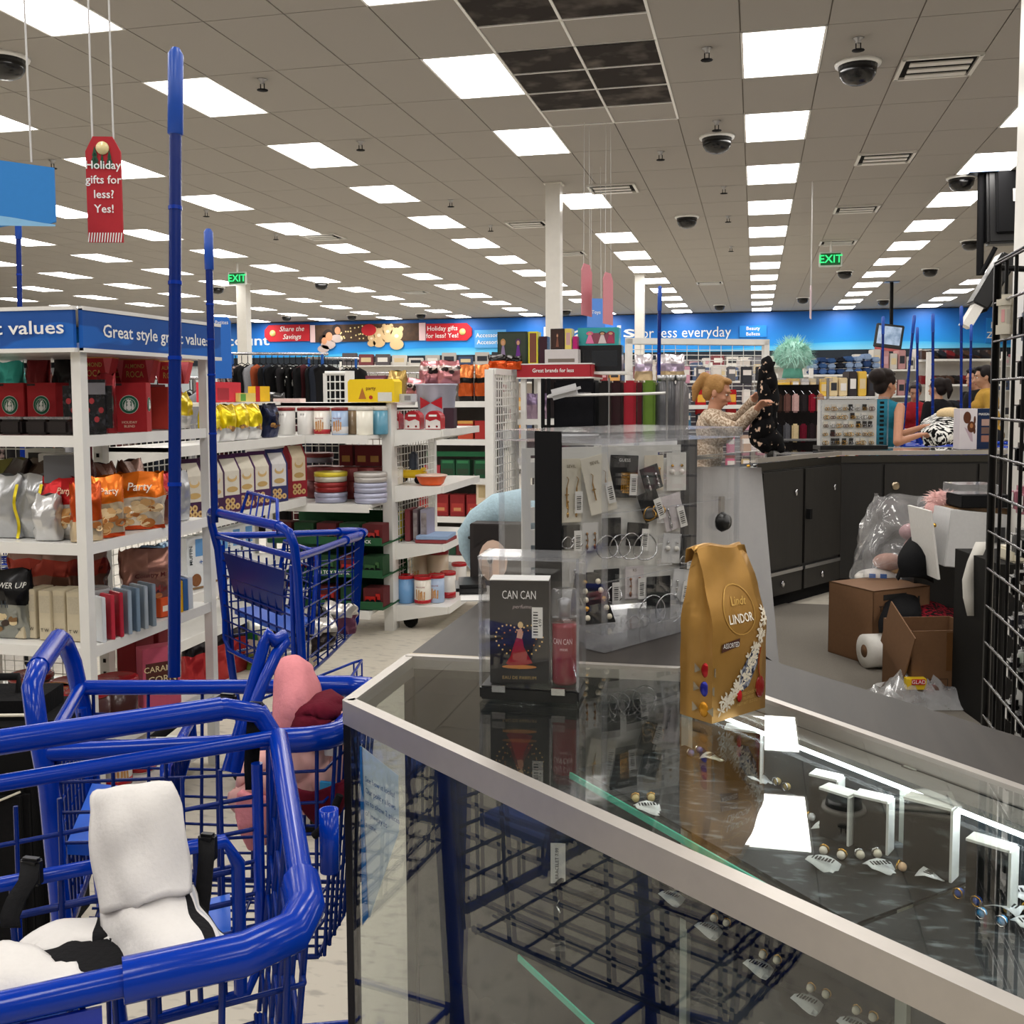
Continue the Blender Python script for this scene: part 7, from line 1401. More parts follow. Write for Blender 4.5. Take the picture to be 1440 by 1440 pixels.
for k, (px, py, r, c) in enumerate(((1232, 812, (.12, .09, .05), '#e6e2dc'), (1262, 815, (.10, .08, .045), '#dfe0e2'), (1250, 790, (.09, .07, .05), '#b98a78'), (1285, 772, (.06, .06, .07), '#c99a9a'), (1282, 748, (.07, .06, .05), '#c0969a'), (1268, 800, (.08, .06, .04), '#e0b070'))):
    q = W(px, py, D=5.93); u = thing('soft_goods', f'soft folded fabric inside the clear bag, {ORD[k]} from bottom', 'fabric', q); B().ball((0, 0, 0), r, M(c, 'fabric', scale=40, bump=.5), 14, 9).obj('fabric_body', u)
    if k == 0:
        for a in (-.03, .03): B().box((a, -.088, .01), (.035, .01, .05), M('#3a7ad0', 'fabric')).obj('blue_mark', u)
# dark bin, black plush, white box, fur, cabinet
q = W(1308, 815, D=5.75); t = thing('storage_bin', 'black plastic bin stacked behind the open box', 'bin', (q.x, q.y+.05, .008), YAW); zb = W(1308, 778, D=5.75).z
B().span((-.13, -.12, 0), (.22, .2, zb), M('#131314', 'plastic')).obj('bin_body', t); B().span((-.14, -.13, zb-.03), (.23, .21, zb), M('#2a2a2c', 'gloss')).obj('bin_rim', t)
t = thing('clothing', 'black stuffed fabric spilling beside the clear bag', 'clothes', W(1290, 790, D=5.6)); cloth(t, 'fabric', [[(1288, 762, 5.68), (1300, 758, 5.68), (1312, 764, 5.7)], [(1268, 790, 5.55), (1292, 785, 5.5), (1312, 790, 5.55)], [(1260, 812, 5.55), (1285, 812, 5.5), (1305, 815, 5.55)]], BKF, .04, 4, .01, 33)
q = W(1352, 795, D=5.5); t = thing('white_box', 'white cardboard box tilted on the black bin', 'box', (q.x, q.y, W(1352, 800, D=5.5).z), YAW); bb = B()
bb.bbox((0, 0, .17), (.30, .26, .30), M('#c6c6c6', 'paper'), .004); o = bb.obj('box_body', t); o.rotation_euler = (0, .1, 0); o = B().box((-.19, -.02, .18), (.012, .3, .36), M('#d2d0cc', 'paper')).obj('box_lid', t); o.rotation_euler = (0, -.14, 0)
B().box((.13, -.14, .2), (.06, .004, .08), M('#2a2a2c', 'paper')).obj('printed_mark', t); B().ball((-.2, -.12, .25), .012, M('#c9a14a', 'metal'), 8, 6).obj('clasp', t)
q = W(1328, 703, D=5.6); t = thing('fur_trim', 'pale pink fur garment lying on the white box', 'fur', q); b = B(); b.ball((0, 0, 0), (.09, .06, .05), M('#d9aaa6', 'fabric', bump=.6), 14, 9).ball((-.05, 0, -.05), (.05, .06, .05), M('#d9aaa6', 'fabric', bump=.6), 12, 8); rn = random.Random(2); fm2 = M('#e2bcb6', 'fabric')
for k in range(250):
    d = Vector((rn.gauss(0, 1), rn.gauss(0, 1), rn.gauss(0, 1))).normalized(); a = Vector((d.x*.09, d.y*.06, d.z*.05)); s = d.orthogonal().normalized()*.003; b.add([a-s, a+s, a+d*.025+Vector((rn.uniform(-.02, .02), 0, -.008))], [(0, 1, 2)], fm2)
b.obj('fur_body', t)
q = W(1370, 705, D=5.45); t = thing('black_box', 'shallow black box with clear lid on top of pile', 'box', (q.x+.02, q.y, W(1370, 712, D=5.45).z), YAW); B().bbox((0, 0, .035), (.26, .2, .065), BLK_MATTE, .004).obj('box_body', t); B().bbox((-.03, .03, .095), (.22, .18, .05), FILM, .004).obj('clear_lid', t); B().bbox((0, .05, -.03), (.3, .2, .05), M('#8a6a48', 'wood'), .003).obj('tray', t)
q = W(1376, 1008, z=0); t = thing('dark_cabinet', 'narrow dark cabinet with curled receipt paper, left of grid rack', 'cabinet', (1.03, 4.75, .008), YAW-.02)
zc = W(1370, 775, D=4.75).z; B().span((-.045, -.1, 0), (.32, .35, zc), M('#141311', 'matte')).obj('cabinet_body', t); B().span((.32*.0-.03, -.103, .1), (.3, -.1, zc-.05), M('#1c1b1a', 'matte')).obj('door', t)
B().bbox((.1, 0, zc+.03), (.16, .16, .06), M('#c9c2ae', 'plastic'), .01).obj('printer', t)
o_ = W(1372, 770, D=4.6)
t = thing('receipt_paper', 'long white receipt strip curling down from the printer', 'paper', o_); b = B(); b.surf([[W(px+dx, py, D=4.58)-o_ for dx in (0, 9, 18)] for px, py in ((1372, 762), (1360, 790), (1353, 815), (1354, 840), (1360, 866))], M('#cfccc4', 'paper', var=.02), .002); b.obj('paper_strip', t)
q = W(1290, 985, z=.02); t = thing('plastic_bag', 'crumpled clear bag with yellow Glad label on the carpet', 'bag', (q.x, q.y, .008), YAW)
b = B(); rn = random.Random(12); g = []
for j in range(11):
    row = []
    for i in range(19): x, y = -.28+.56*i/18, -.13+.30*j/10; e = math.sin(PI*i/18)*math.sin(PI*j/10); row.append(Vector((x, y, .005+e*(.10+.035*math.sin(i*1.9+j*2.3)+.03*math.sin(i*3.1-j*1.3)))))
    g.append(row)
b.surf(g, clear('cloudy_film', (.9, .9, .9), 1.45, .15, .3, .05)); b.obj('bag_film', t); lab = B().box((-.02, -.02, .10), (.09, .04, .05), M('#e8c21c', 'paper')).box((-.015, -.045, .112), (.06, .004, .025), M('#c41c1c', 'paper')).obj('label', t); text('GLAD', .018, (-.015, -.049, .112), TXTW, lab)
B().ball((.06, 0, .06), (.07, .04, .03), M('#5a6a3a', 'foil', c2='#c98a9a', scale=30), 10, 7).obj('contents', t)
q = W(1345, 990, z=0); t = thing('power_cable', 'black cable hanging down beside the dark cabinet', 'cable', (q.x, q.y, .0)); b = B(); o_ = Vector(t.location); b.tube([W(px, py, D=5.0)-o_ for px, py in ((1352, 870), (1346, 910), (1340, 950), (1337, 975), (1342, 985))], .006, BLK_MATTE, 6); b.obj('cable', t)
# ------------------------------------------------------------------ grid rack at the right
gp0 = W(1397, 600, D=2.08); GXX, GYY = gp0.x, gp0.y
t = thing('grid_rack', 'black wire grid rack hung with accessories at the right picture edge', 'rack', (GXX, GYY, 0))
bw = M('#1a1a1b', 'metal', rough=.3, metal=.6); cw_ = M('#6a6a6c', 'metal', rough=.2)
b = B(); LW = .62
for k in range(int(LW/.0762)+1): b.rod((0, -.0762*k, .05), (0, -.0762*k, 1.705), .0035 if k else .006, bw, 6)
stuff(b.obj('vertical_wires', t)); b = B()
for k in range(22): z = 1.705-.0762*k; b.rod((-.004, 0, z), (-.004, -LW, z), .003, cw_, 6)
stuff(b.obj('horizontal_wires', t)); b = B().tube([(0, 0, .05), (0, 0, 1.71), (0, -LW, 1.71), (0, -LW, .05)], .008, bw, 8); b.obj('rack_frame', t)
b = B()
for k in range(8): b.rod((.11, -.0762*k, .3), (.11, -.0762*k, 1.69), .003, bw, 6)
for k in range(18): z = 1.69-.0762*k; b.rod((.11, 0, z), (.11, -LW, z), .003, bw, 6)
b.rod((0, 0, .06), (.11, 0, .06), .006, bw).rod((0, 0, 1.7), (.11, 0, 1.69), .006, bw).rod((0, -LW, .06), (.11, -LW, .06), .006, bw); stuff(b.obj('back_wires', t))
for x, y in ((-.05, 0), (.16, 0), (-.05, -LW), (.16, -LW)): B().rod((x, y, 0), (x, y, .05), .012, BLK_MATTE, 8).obj('foot', t)
B().span((-.05, -.01, .045), (.16, .01, .06), bw).span((-.05, -LW-.01, .045), (.16, -LW+.01, .06), bw).obj('base_bar', t)
q = W(1421, 447, D=2.0); u = thing('security_tag', 'large beige plastic security tag clipped to the grid rack', 'security tag', (GXX-.002, q.y-.03, q.z))
u.rotation_euler = (0, 0, -.5); B().bbox((0, 0, 0), (.03, .016, .06), M('#cbc5b6', 'plastic'), .007).bbox((0, -.001, .028), (.037, .02, .03), M('#d2ccbd', 'plastic'), .009).bbox((0, -.001, -.024), (.037, .02, .036), M('#d2ccbd', 'plastic'), .009).obj('tag_body', u)
B().box((-.004, -.0085, .002), (.006, .001, .024), M('#d9a0a0', 'paper')).box((.006, -.0085, .0), (.006, .001, .028), M('#b9b4a8', 'paper')).obj('printed_label', u)
rn = random.Random(21)
for k in range(48):
    z = 1.60-.085*(k % 16); y = -.045-.075*(k//16); c = ['#2a2a2c', '#8a8a88', '#18181a', '#3a3a40', '#c98a98', '#1c1c20', '#4a4038', '#0f0f12'][k*5 % 8]
    u = thing('hanging_accessory', f'small accessory inside the grid rack, {ORD[k//16]} column from its far edge, {ORD[k % 16]} from top', 'accessory', (GXX+.055, GYY+y, z)); B().bbox((0, 0, -.02), (.05, .055, .055), M(c if k % 3 else '#141416', 'gloss'), .01).obj('accessory_body', u); B().tube([(0, 0, .01), (0, 0, .025), (.02, 0, .03), (.05, 0, .03)], .0025, CHROME, 5).obj('hook', u); B().box((-.027, .0, -.02), (.001, .024, .03), PAPER).obj('price_tag', u)
for k, (y, z, c, c2) in enumerate(((-.06, .42, '#dcdcd8', '#4a6a4a'), (-.14, .40, '#e6e2dc', '#c9c83a'), (-.22, .44, '#e8dcdc', '#b03a78'), (-.30, .42, '#e2e0da', '#3a3a3a'))):
    u = thing('floral_scarf', f'white floral scarf hanging low in the grid rack, {ORD[k]} from its far edge', 'scarf', (GXX+.055, GYY+y, z+.52)); b = B(); b.surf([[Vector((.012*math.sin(i*1.4+k), -.035+.07*i/6, -.5*j/7)) for i in range(7)] for j in range(8)], M(c, 'fabric', scale=14, c2=c2, ramp=(.55, .68)), .02); b.obj('scarf_body', u); B().rod((0, 0, 0), (.055, 0, .01), .003, CHROME, 5).obj('hook', u)
# ------------------------------------------------------------------ people
def fuse(b, name, parent, m, voxel=.008, smooth=3):
    me = b.mesh(name); o = bpy.data.objects.new(name, me); COL.objects.link(o)
    r = o.modifiers.new('r', 'REMESH'); r.mode = 'VOXEL'; r.voxel_size = voxel; r.use_smooth_shade = True
    s = o.modifiers.new('s', 'SMOOTH'); s.iterations = smooth; s.factor = .5
    n = bpy.data.meshes.new_from_object(o.evaluated_get(bpy.context.evaluated_depsgraph_get())); n.name = name
    bpy.data.objects.remove(o); bpy.data.meshes.remove(me)
    n.materials.clear(); n.materials.append(m); n.polygons.foreach_set('use_smooth', [True]*len(n.polygons))
    return link(name, n, parent)
def cap(b, p, q, r0, r1, n=12):
    p, q = Vector(p), Vector(q); k = 6
    b.tube([p+(q-p)*i/k for i in range(k+1)], r0, None, n, rs=[r0+(r1-r0)*i/k for i in range(k+1)]); b.ball(tuple(p), r0, None, n, 8); b.ball(tuple(q), r1, None, n, 8)
def hand(b, wrist, fw, up, s=1.0, curl=.8, mirror=1):
    """palm, four unequal bent fingers and a thumb from the palm's side"""
    fw, up = Vector(fw).normalized(), Vector(up).normalized(); sd = fw.cross(up)*mirror; w_ = Vector(wrist)
    for a in (-.028, -.009, .010, .028): cap(b, w_+sd*a*.6*s, w_+fw*.075*s+sd*a*s, .016*s, .012*s, 8)
    for a, L_ in ((-.030, .060), (-.010, .074), (.010, .070), (.029, .055)):
        p = w_+fw*.08*s+sd*a*s; d = fw.copy(); r = .0088*s
        for f_ in (.42, .32, .26):
            d = (d*math.cos(curl*.62)-up*math.sin(curl*.62)).normalized() if f_ < .42 else (d*math.cos(curl*.45)-up*math.sin(curl*.45)).normalized()
            up2 = up; q = p+d*L_*f_*s; cap(b, p, q, r, r*.9, 8); p = q; r *= .9
    p = w_+fw*.025*s-sd*.028*s; q = p+(fw*.5-sd*.8-up*.3).normalized()*.032*s; e = q+(fw*.9-sd*.2-up*.5).normalized()*.03*s; cap(b, p, q, .012*s, .010*s, 8); cap(b, q, e, .010*s, .0085*s, 8)
def person(label, loc, yaw, H=1.62, skin='#c98d6c', hair='#2a1c16', top='#8a1a20', legs='#23252e', arms=None, headturn=(0, 0), style='pony', sleeves=True, topk=None, female=True, glow=0, lean=.06, voxel=.009, neckline=0):
    """stands at loc facing local +Y turned by yaw; arms: {'R': (elbow, hand), 'L': ...} in body space, metres"""
    t = thing('person', label, 'person', loc, yaw); k = H/1.65; V3 = lambda x, y, z: Vector((x*k, y*k, z*k))
    sk = M(skin, 'skin'); sw_ = .165 if female else .19
    hip, wst, chs = V3(0, 0, .90), V3(0, lean*.5, 1.08), V3(0, lean, 1.26); nk = V3(0, lean+.005, 1.40); hd = V3(0, lean+.035, 1.535)
    sh = {'R': V3(sw_, lean, 1.335), 'L': V3(-sw_, lean, 1.335)}
    arms = arms or {'R': ((.24, .04, 1.06), (.20, .24, .98)), 'L': ((-.24, .04, 1.06), (-.20, .24, .98))}
    A = {s: (V3(*arms[s][0]), V3(*arms[s][1])) for s in arms}
    def torso(b, g=0):
        for p, r in ((hip, (.165, .115, .12)), (wst, (.135, .10, .14)), (chs, (.165, .115, .15))): b.ball(tuple(p), tuple((x+g)*k for x in r), None, 16, 10)
        b.ball(tuple(V3(0, lean, 1.33)), tuple((x+g)*k for x in (.175, .085, .065)), None, 16, 8)
        if female:
            for s in (-1, 1): b.ball(tuple(V3(s*.075, lean+.085, 1.22)), (.06+g)*k, None, 12, 8)
    b = B(); torso(b, -.004)
    cap(b, V3(0, lean-.005, 1.34), V3(0, lean+.02, 1.46), .052*k, .048*k)
    hr = Matrix.Rotation(headturn[1], 4, 'X') @ Matrix.Identity(4); hr = Matrix.Rotation(headturn[0], 4, 'Z') @ Matrix.Rotation(headturn[1], 4, 'X')
    HX = lambda x, y, z: hd+(hr @ Vector((x, y, z)))*k
    HM = Matrix.Translation(hd) @ hr @ Matrix.Scale(k, 4)
    for c, r in (((0, -.012, .03), (.073, .092, .085)), ((0, .012, -.02), (.062, .075, .085)), ((0, .035, -.075), (.042, .045, .035)), ((0, .055, -.095), (.022, .02, .018)), ((0, .07, .03), (.05, .02, .02)), ((-.033, .062, -.03), (.022, .02, .02)), ((.033, .062, -.03), (.022, .02, .02)), ((0, .085, -.063), (.022, .012, .012))): b.ball(c, r, None, 14, 9, X=HM)
    for p, q, r0, r1 in (((0, .085, .012), (0, .108, -.032), .008, .013), ((-.012, .09, -.036), (.012, .09, -.036), .009, .009)): cap(b, HX(*p), HX(*q), r0*k, r1*k, 8)
    for s in (-1, 1): b.ball((s*.074, -.008, -.01), (.008, .02, .032), None, 10, 7, X=HM)
    for s in A:
        e, h = A[s]; cap(b, sh[s], e, .045*k, .036*k); cap(b, e, h, .036*k, .025*k)
        d = (h-e).normalized(); upv = (Vector((0, 0, 1))-d*d.z); upv = upv.normalized() if upv.length > .1 else Vector((0, -1, 0))
        hand(b, h, d, upv, k, 1.1, 1 if s == 'R' else -1)
    for s in (-1, 1):
        cap(b, V3(s*.085, 0, .88), V3(s*.09, .01, .48), .085*k, .055*k); cap(b, V3(s*.09, .01, .48), V3(s*.09, -.01, .08), .055*k, .036*k); b.ball(tuple(V3(s*.09, .05, .035)), (.042*k, .12*k, .035*k), None, 12, 7)
    fuse(b, 'body', t, sk, voxel)
    # clothes follow the body
    b = B(); torso(b, .012)
    if neckline: pass
    else: b.lathe([(.075*k, 1.36*k), (.066*k, 1.405*k), (.055*k, 1.405*k), (.055*k, 1.36*k)], (0, lean*k, 0), None, 16)
    if sleeves:
        for s in A:
            e, h = A[s]; q = e+(h-e)*.86; cap(b, sh[s], e, .058*k, .049*k); cap(b, e, q, .049*k, .038*k)
    fuse(b, 'top', t, topk or M(top, 'fabric'), voxel)
    b = B()
    for s in (-1, 1): cap(b, V3(s*.085, 0, .90), V3(s*.09, .01, .48), .10*k, .07*k); cap(b, V3(s*.09, .01, .48), V3(s*.09, -.01, .1), .07*k, .055*k)
    b.ball(tuple(hip), (.178*k, .13*k, .12*k), None, 14, 9); fuse(b, 'trousers', t, M(legs, 'fabric'), .014)
    for s in (-1, 1): B().ball(tuple(V3(s*.09, .05, .04)), (.05*k, .135*k, .042*k), M('#1a1a1c', 'gloss'), 12, 8).obj('shoe', t)
    hm = M(hair, 'hair', stretch=(1, 1, 6), scale=60); b = B()
    b.ball((0, -.028, .045), (.083, .092, .085), None, 16, 10, X=HM); b.ball((0, -.06, -.01), (.074, .055, .075), None, 14, 9, X=HM); b.ball((0, .035, .10), (.06, .045, .025), None, 12, 8, X=HM)
    for s in (-1, 1): b.ball((s*.068, .012, .04), (.016, .035, .045), None, 10, 7, X=HM)
    if style == 'pony':
        b.ball((0, -.115, .075), (.04, .04, .04), None, 12, 8, X=HM); cap(b, HX(0, -.13, .075), HX(.0, -.165, -.02), .042*k, .036*k); cap(b, HX(0, -.165, -.02), HX(0, -.15, -.11), .036*k, .016*k)
    elif style == 'bun': b.ball((0, -.10, .07), (.085, .07, .07), None, 14, 9, X=HM); b.ball((0, -.03, .09), (.085, .09, .06), None, 14, 9, X=HM)
    elif style == 'long':
        for s in (-1, 1): cap(b, HX(s*.07, -.02, .02), HX(s*.085, -.01, -.19), .035*k, .03*k)
        cap(b, HX(0, -.08, 0), HX(0, -.08, -.2), .07*k, .055*k)
    fuse(b, 'hair', t, hm, voxel, 2)
    for s in (-1, 1):
        B().ball((s*.030, .0755, .004), (.013, .009, .0075), M('#eeeae4', 'gloss'), 10, 7, X=HM).obj('eye', t); B().ball((s*.030, .083, .003), (.0062, .004, .0062), M('#2a1a12', 'gloss'), 8, 6, X=HM).obj('pupil', t)
        B().tube([HX(s*.016, .092, .026), HX(s*.032, .089, .031), HX(s*.048, .078, .025)], .0032*k, hm, 6).obj('eyebrow', t)
        B().tube([HX(s*.018, .0835, .011), HX(s*.030, .0855, .0135), HX(s*.043, .077, .009)], .0026*k, sk, 6).obj('eyelid', t)
    b = B(); b.ball((0, .0945, -.060), (.021, .006, .0045), None, 12, 7, X=HM); b.ball((0, .094, -.068), (.018, .006, .005), None, 12, 7, X=HM); b.obj('lips', t, M('#a8544c', 'skin'))
    return t, HX, A, k
def yaw_for(v): return math.atan2(-v[0], v[1])       # local +Y along v
def stand(px, py_eye, D, H):
    p = W(px, py_eye, D=D); return (p.x, p.y, 0)
# blonde woman holding up the dress
fwd = RT*.96-FW*.28; y1 = yaw_for((fwd.x, fwd.y)); D1 = 7.4
cen = W(991, 578, D=D1); sleevem = M('#a58c74', 'fabric', scale=70, c2='#d8c8b4', ramp=(.42, .6), var=.15)
T1 = Matrix.Translation((cen.x, cen.y, 0)) @ Matrix.Rotation(y1, 4, 'Z'); Ti = T1.inverted(); K1 = 1.575/1.65
def loc1(px, py, D): v = Ti @ W(px, py, D=D); return tuple(v/K1)
t1, HX1, A1, k1 = person('woman with blonde ponytail in patterned sweater holding up a black dress', (cen.x, cen.y, 0), y1, 1.575, '#c08a6e', '#a37a48', legs='#2a2c34', topk=sleevem, headturn=(-.1, -.32), style='pony', voxel=.007,
    arms={'R': (loc1(1036, 604, 7.1), loc1(1066, 573, 6.9)), 'L': (loc1(1038, 590, 7.5), loc1(1062, 560, 7.22))})
B().ball(tuple(HX1(.078, -.006, -.05)), .006, SILVER, 8, 6).obj('earring', t1)
dk = M('#0c0b0d', 'fabric', scale=26, c2='#d8b8a0', ramp=(.62, .66), var=.1)
t = thing('dress', 'black floral dress held up by the blonde woman above rear counter', 'dress', W(1082, 570, D=7.0))
cloth(t, 'dress_body', [[(1074, 510, 7.04), (1078, 505, 7.03), (1083, 509, 7.04)], [(1071, 530, 7.04), (1080, 526, 7.0), (1088, 528, 7.04)], [(1070, 555, 7.04), (1079, 552, 7.0), (1090, 552, 7.05)], [(1068, 580, 7.02), (1077, 580, 6.96), (1089, 580, 7.03)], [(1060, 602, 7.02), (1073, 604, 6.95), (1091, 602, 7.02)], [(1058, 618, 7.03), (1076, 622, 6.96), (1097, 618, 7.02)], [(1072, 630, 7.06), (1084, 634, 7.0), (1098, 633, 7.04)]], dk, .03, 6, .012, 41)
# woman at the counter in teal
D2 = 8.95; fwd = RT*.75+FW*.55; cen = W(1236, 570, D=D2); y2 = yaw_for((fwd.x, fwd.y))
T2 = Matrix.Translation((cen.x, cen.y, 0)) @ Matrix.Rotation(y2, 4, 'Z'); Ti = T2.inverted(); K1 = 1.64/1.65
person('woman with dark hair bun and teal off-shoulder top leaning on rear counter', (cen.x, cen.y, 0), y2, 1.64, '#b07a5c', '#1c1210', top='#1f6a80', legs='#1c2030', headturn=(-.25, -.05), style='bun', sleeves=False, voxel=.009, neckline=1,
    arms={'R': (loc1(1262, 622, D2-.32), loc1(1292, 612, D2-.15)), 'L': (loc1(1262, 612, D2+.35), loc1(1300, 600, D2+.3))})
def simple(label, px, D, toward, H, **kw):
    c = W(px, 570, D=D); return person(label, (c.x, c.y, 0), yaw_for(toward), H, voxel=.011, **kw)
simple('shopper in a red zip jacket looking down, among the blue poles', 1288, 12.9, (-.3, -1), 1.58, skin='#a87a62', hair='#3a3432', top='#8a1c24', legs='#22242a', headturn=(.1, -.4), style='short')
simple('shopper with dark ponytail and black top seen from behind', 1326, 11.6, (-.55, .8), 1.62, skin='#b5886c', hair='#1a1210', top='#151517', legs='#2a2c34', headturn=(.2, 0), style='pony')
simple('shopper in black top near the right grid rack, face turned left', 1379, 12.6, (-1, -.5), 1.75, skin='#b98a70', hair='#1a1412', top='#17171a', legs='#22242a', headturn=(.1, -.2), style='short', female=False)
simple('shopper in mustard coat partly behind the grid rack', 1396, 11.9, (-1, .1), 1.76, skin='#b08468', hair='#161010', top='#b08a3c', legs='#22242a', headturn=(.1, -.15), style='short')
# ------------------------------------------------------------------ clothing racks and far shelving
def garment_mesh(c, w_=.42, h=.8, pat=None, seed=0):
    rn = random.Random(seed); ph = rn.uniform(0, 6); m = pat or M(c, 'fabric')
    prof = [(.0, .06), (.03, .20), (.10, .23), (.3, .20), (.6, .21), (1, .25)]
    g = []
    for t_, hw in prof: g.append([Vector((hw*w_/.42*(-1+2*j/8), .018*math.sin(j*1.7+ph+t_*2)*min(1, .3+t_), -.10-h*t_)) for j in range(9)])
    return B().surf(g, m, .03).mesh('garment_body')
hg = B().tube([(0, 0, .02), (.02, 0, .045), (0, 0, .06), (-.02, 0, .04)], .003, CHROME, 5).tube([(0, 0, .02), (0, 0, -.06), (-.2, 0, -.13), (.2, 0, -.13), (0, 0, -.06)], .005, BLK_MATTE, 5).mesh('hanger')
dots = M('#0b0b0c', 'fabric', scale=13, c2='#f0efe9', ramp=(.66, .68)); flor = M('#2a2022', 'fabric', scale=30, c2='#b9a09a', ramp=(.45, .62))
GAR = [(garment_mesh('#121214', seed=1), 'black'), (garment_mesh('#1c1a1c', .46, .9, seed=2), 'charcoal'), (garment_mesh('#4a2024', seed=3), 'maroon'), (garment_mesh('#8a8a8e', .4, .75, seed=4), 'grey'), (garment_mesh('', .44, .85, flor, 5), 'floral'), (garment_mesh('', .44, .9, dots, 6), 'polka dot'), (garment_mesh('#20242e', seed=7), 'navy'), (garment_mesh('#c9c4c0', .4, .7, seed=8), 'pale'), (garment_mesh('#9a4a2c', .3, .7, seed=9), 'rust')]
def clothes_rack(label, short, a, b_, z, n, seq, tilt=.5, postc=CHROME, foot=True):
    a, b_ = Vector((*a[:2], 0)), Vector((*b_[:2], 0)); d = b_-a; t = thing('clothes_rack', label, 'clothes rack', a); L_ = d.length; u = d.normalized()
    b = B().rod((0, 0, z), tuple(d+Vector((0, 0, z))), .016, CHROME, 8); b.obj('rail', t)
    for s in (.06, .94): p = d*s; B().rod((p.x, p.y, 0), (p.x, p.y, z), .018, postc, 8).span((p.x-.25, p.y-.02, 0), (p.x+.25, p.y+.02, .03), STEEL).obj('upright', t)
    for k in range(n):
        me, cn_ = GAR[seq[k % len(seq)]]; p = a+d*((k+.6)/(n+.2))
        gt = thing('hanging_garment', f'{cn_} garment on {short}, {ORD[k % 20]} from left'+(' beyond twenty' if k > 19 else ''), 'garment', (p.x, p.y, z-.045), math.atan2(u.y, u.x)+tilt+.25*math.sin(k*2.3), 'garments on '+short)
        link('garment_body', me, gt); link('hanger', hg, gt)
BLUEP = M('#1c5aae', 'paint')
def rk(px0, px1, D, z): return W(px0, 520, D=D), W(px1, 520, D=D+.3)
clothes_rack('chrome clothes rack of dark garments, left of the Share banner', 'the near dark rack', *rk(318, 462, 11.5, 0), 1.93, 17, [4, 4, 1, 0, 3, 8, 0, 6, 0, 1, 5, 5, 0, 2, 0, 6, 0], .9, BLUEP)
clothes_rack('second chrome clothes rack behind the tin run', 'the second dark rack', *rk(430, 505, 13.5, 0), 1.95, 11, [0, 5, 0, 1, 0, 6, 0, 7, 0, 1, 0], .9, BLUEP)
clothes_rack('long far clothes rack below the photographic banner', 'the long far rack', *rk(480, 700, 18, 0), 1.85, 20, [0, 6, 1, 0, 3, 1, 0, 6, 0, 2], .7)
clothes_rack('clothes rack behind the corner gondola', 'the rack behind the corner gondola', W(-40, 520, D=8.5), W(290, 520, D=9.5), 1.62, 20, [0, 2, 4, 1, 0, 6, 8, 0, 3, 1, 2], .8)
clothes_rack('clothes rack in the aisle beyond biscuit cartons', 'the aisle rack', W(285, 520, D=8.2), W(470, 520, D=8.8), 1.35, 14, [0, 1, 2, 0, 6, 1, 0], .8)
t = thing('department_sign', 'tall blue Petites department sign above the clothes rack', 'sign', W(313, 490, D=10.6), YAW); s_ = 10.6/FPX
B().prism([(-12*s_, -42*s_), (12*s_, -42*s_), (12*s_, 38*s_), (8*s_, 44*s_), (-12*s_, 44*s_)], -.01, .01, M('#1f66c0', 'paper', var=.03)).obj('board', t); text('Petites', .04, (0, -.013, 36*s_), TXTW, t, w=18*s_); B().rod((0, .02, -W(313, 490, D=10.6).z), (0, .02, -40*s_), .015, STEEL).obj('pole', t)
t = thing('gridwall', 'white wire grid panel standing behind the tin run', 'grid panel', W(457, 528, D=9.4)); o_ = Vector(t.location); o_.z = 0; t.location = o_
e = W(492, 528, D=9.4)-o_; zt = W(457, 525, D=9.4).z; b = B(); wiregrid(b, (0, 0, .1), (e.x, e.y, 0), (0, 0, zt-.1), 5, 20, .006, WHITE); b.rod((0, 0, 0), (0, 0, zt), .02, WHITE).rod((e.x, e.y, 0), (e.x, e.y, zt), .02, WHITE).rod((0, 0, zt), (e.x, e.y, zt), .02, WHITE); b.obj('grid', t)
# cosmetics on a tall white wire wall
a, e = W(884, 540, D=10.6), W(1076, 540, D=11.0); d = Vector((e.x-a.x, e.y-a.y, 0)); zt = W(980, 478, D=10.8).z; rzw = math.atan2(d.y, d.x); L_ = d.length
t = thing('wire_wall', 'tall white wire wall display of cosmetics behind the blonde woman', 'grid panel', (a.x, a.y, 0), rzw)
b = B(); wiregrid(b, (0, 0, .2), (L_, 0, 0), (0, 0, zt-.2), 12, 34, .004, WHITE); stuff(b.obj('wire_grid', t))
B().span((-.03, -.03, zt-.05), (L_+.03, .03, zt+.01), WHITE).obj('top_bar', t)
for x in (0, L_): B().span((x-.03, -.03, 0), (x+.03, .03, zt), WHITE).obj('upright', t)
B().span((0, -.16, zt-.72), (L_, 0, zt-.68), WHITE).obj('shelf', t); B().span((0, .3, .1), (L_, .32, zt-.45), M('#55525a', 'matte')).obj('back_panel', t)
rn = random.Random(17); k = 0
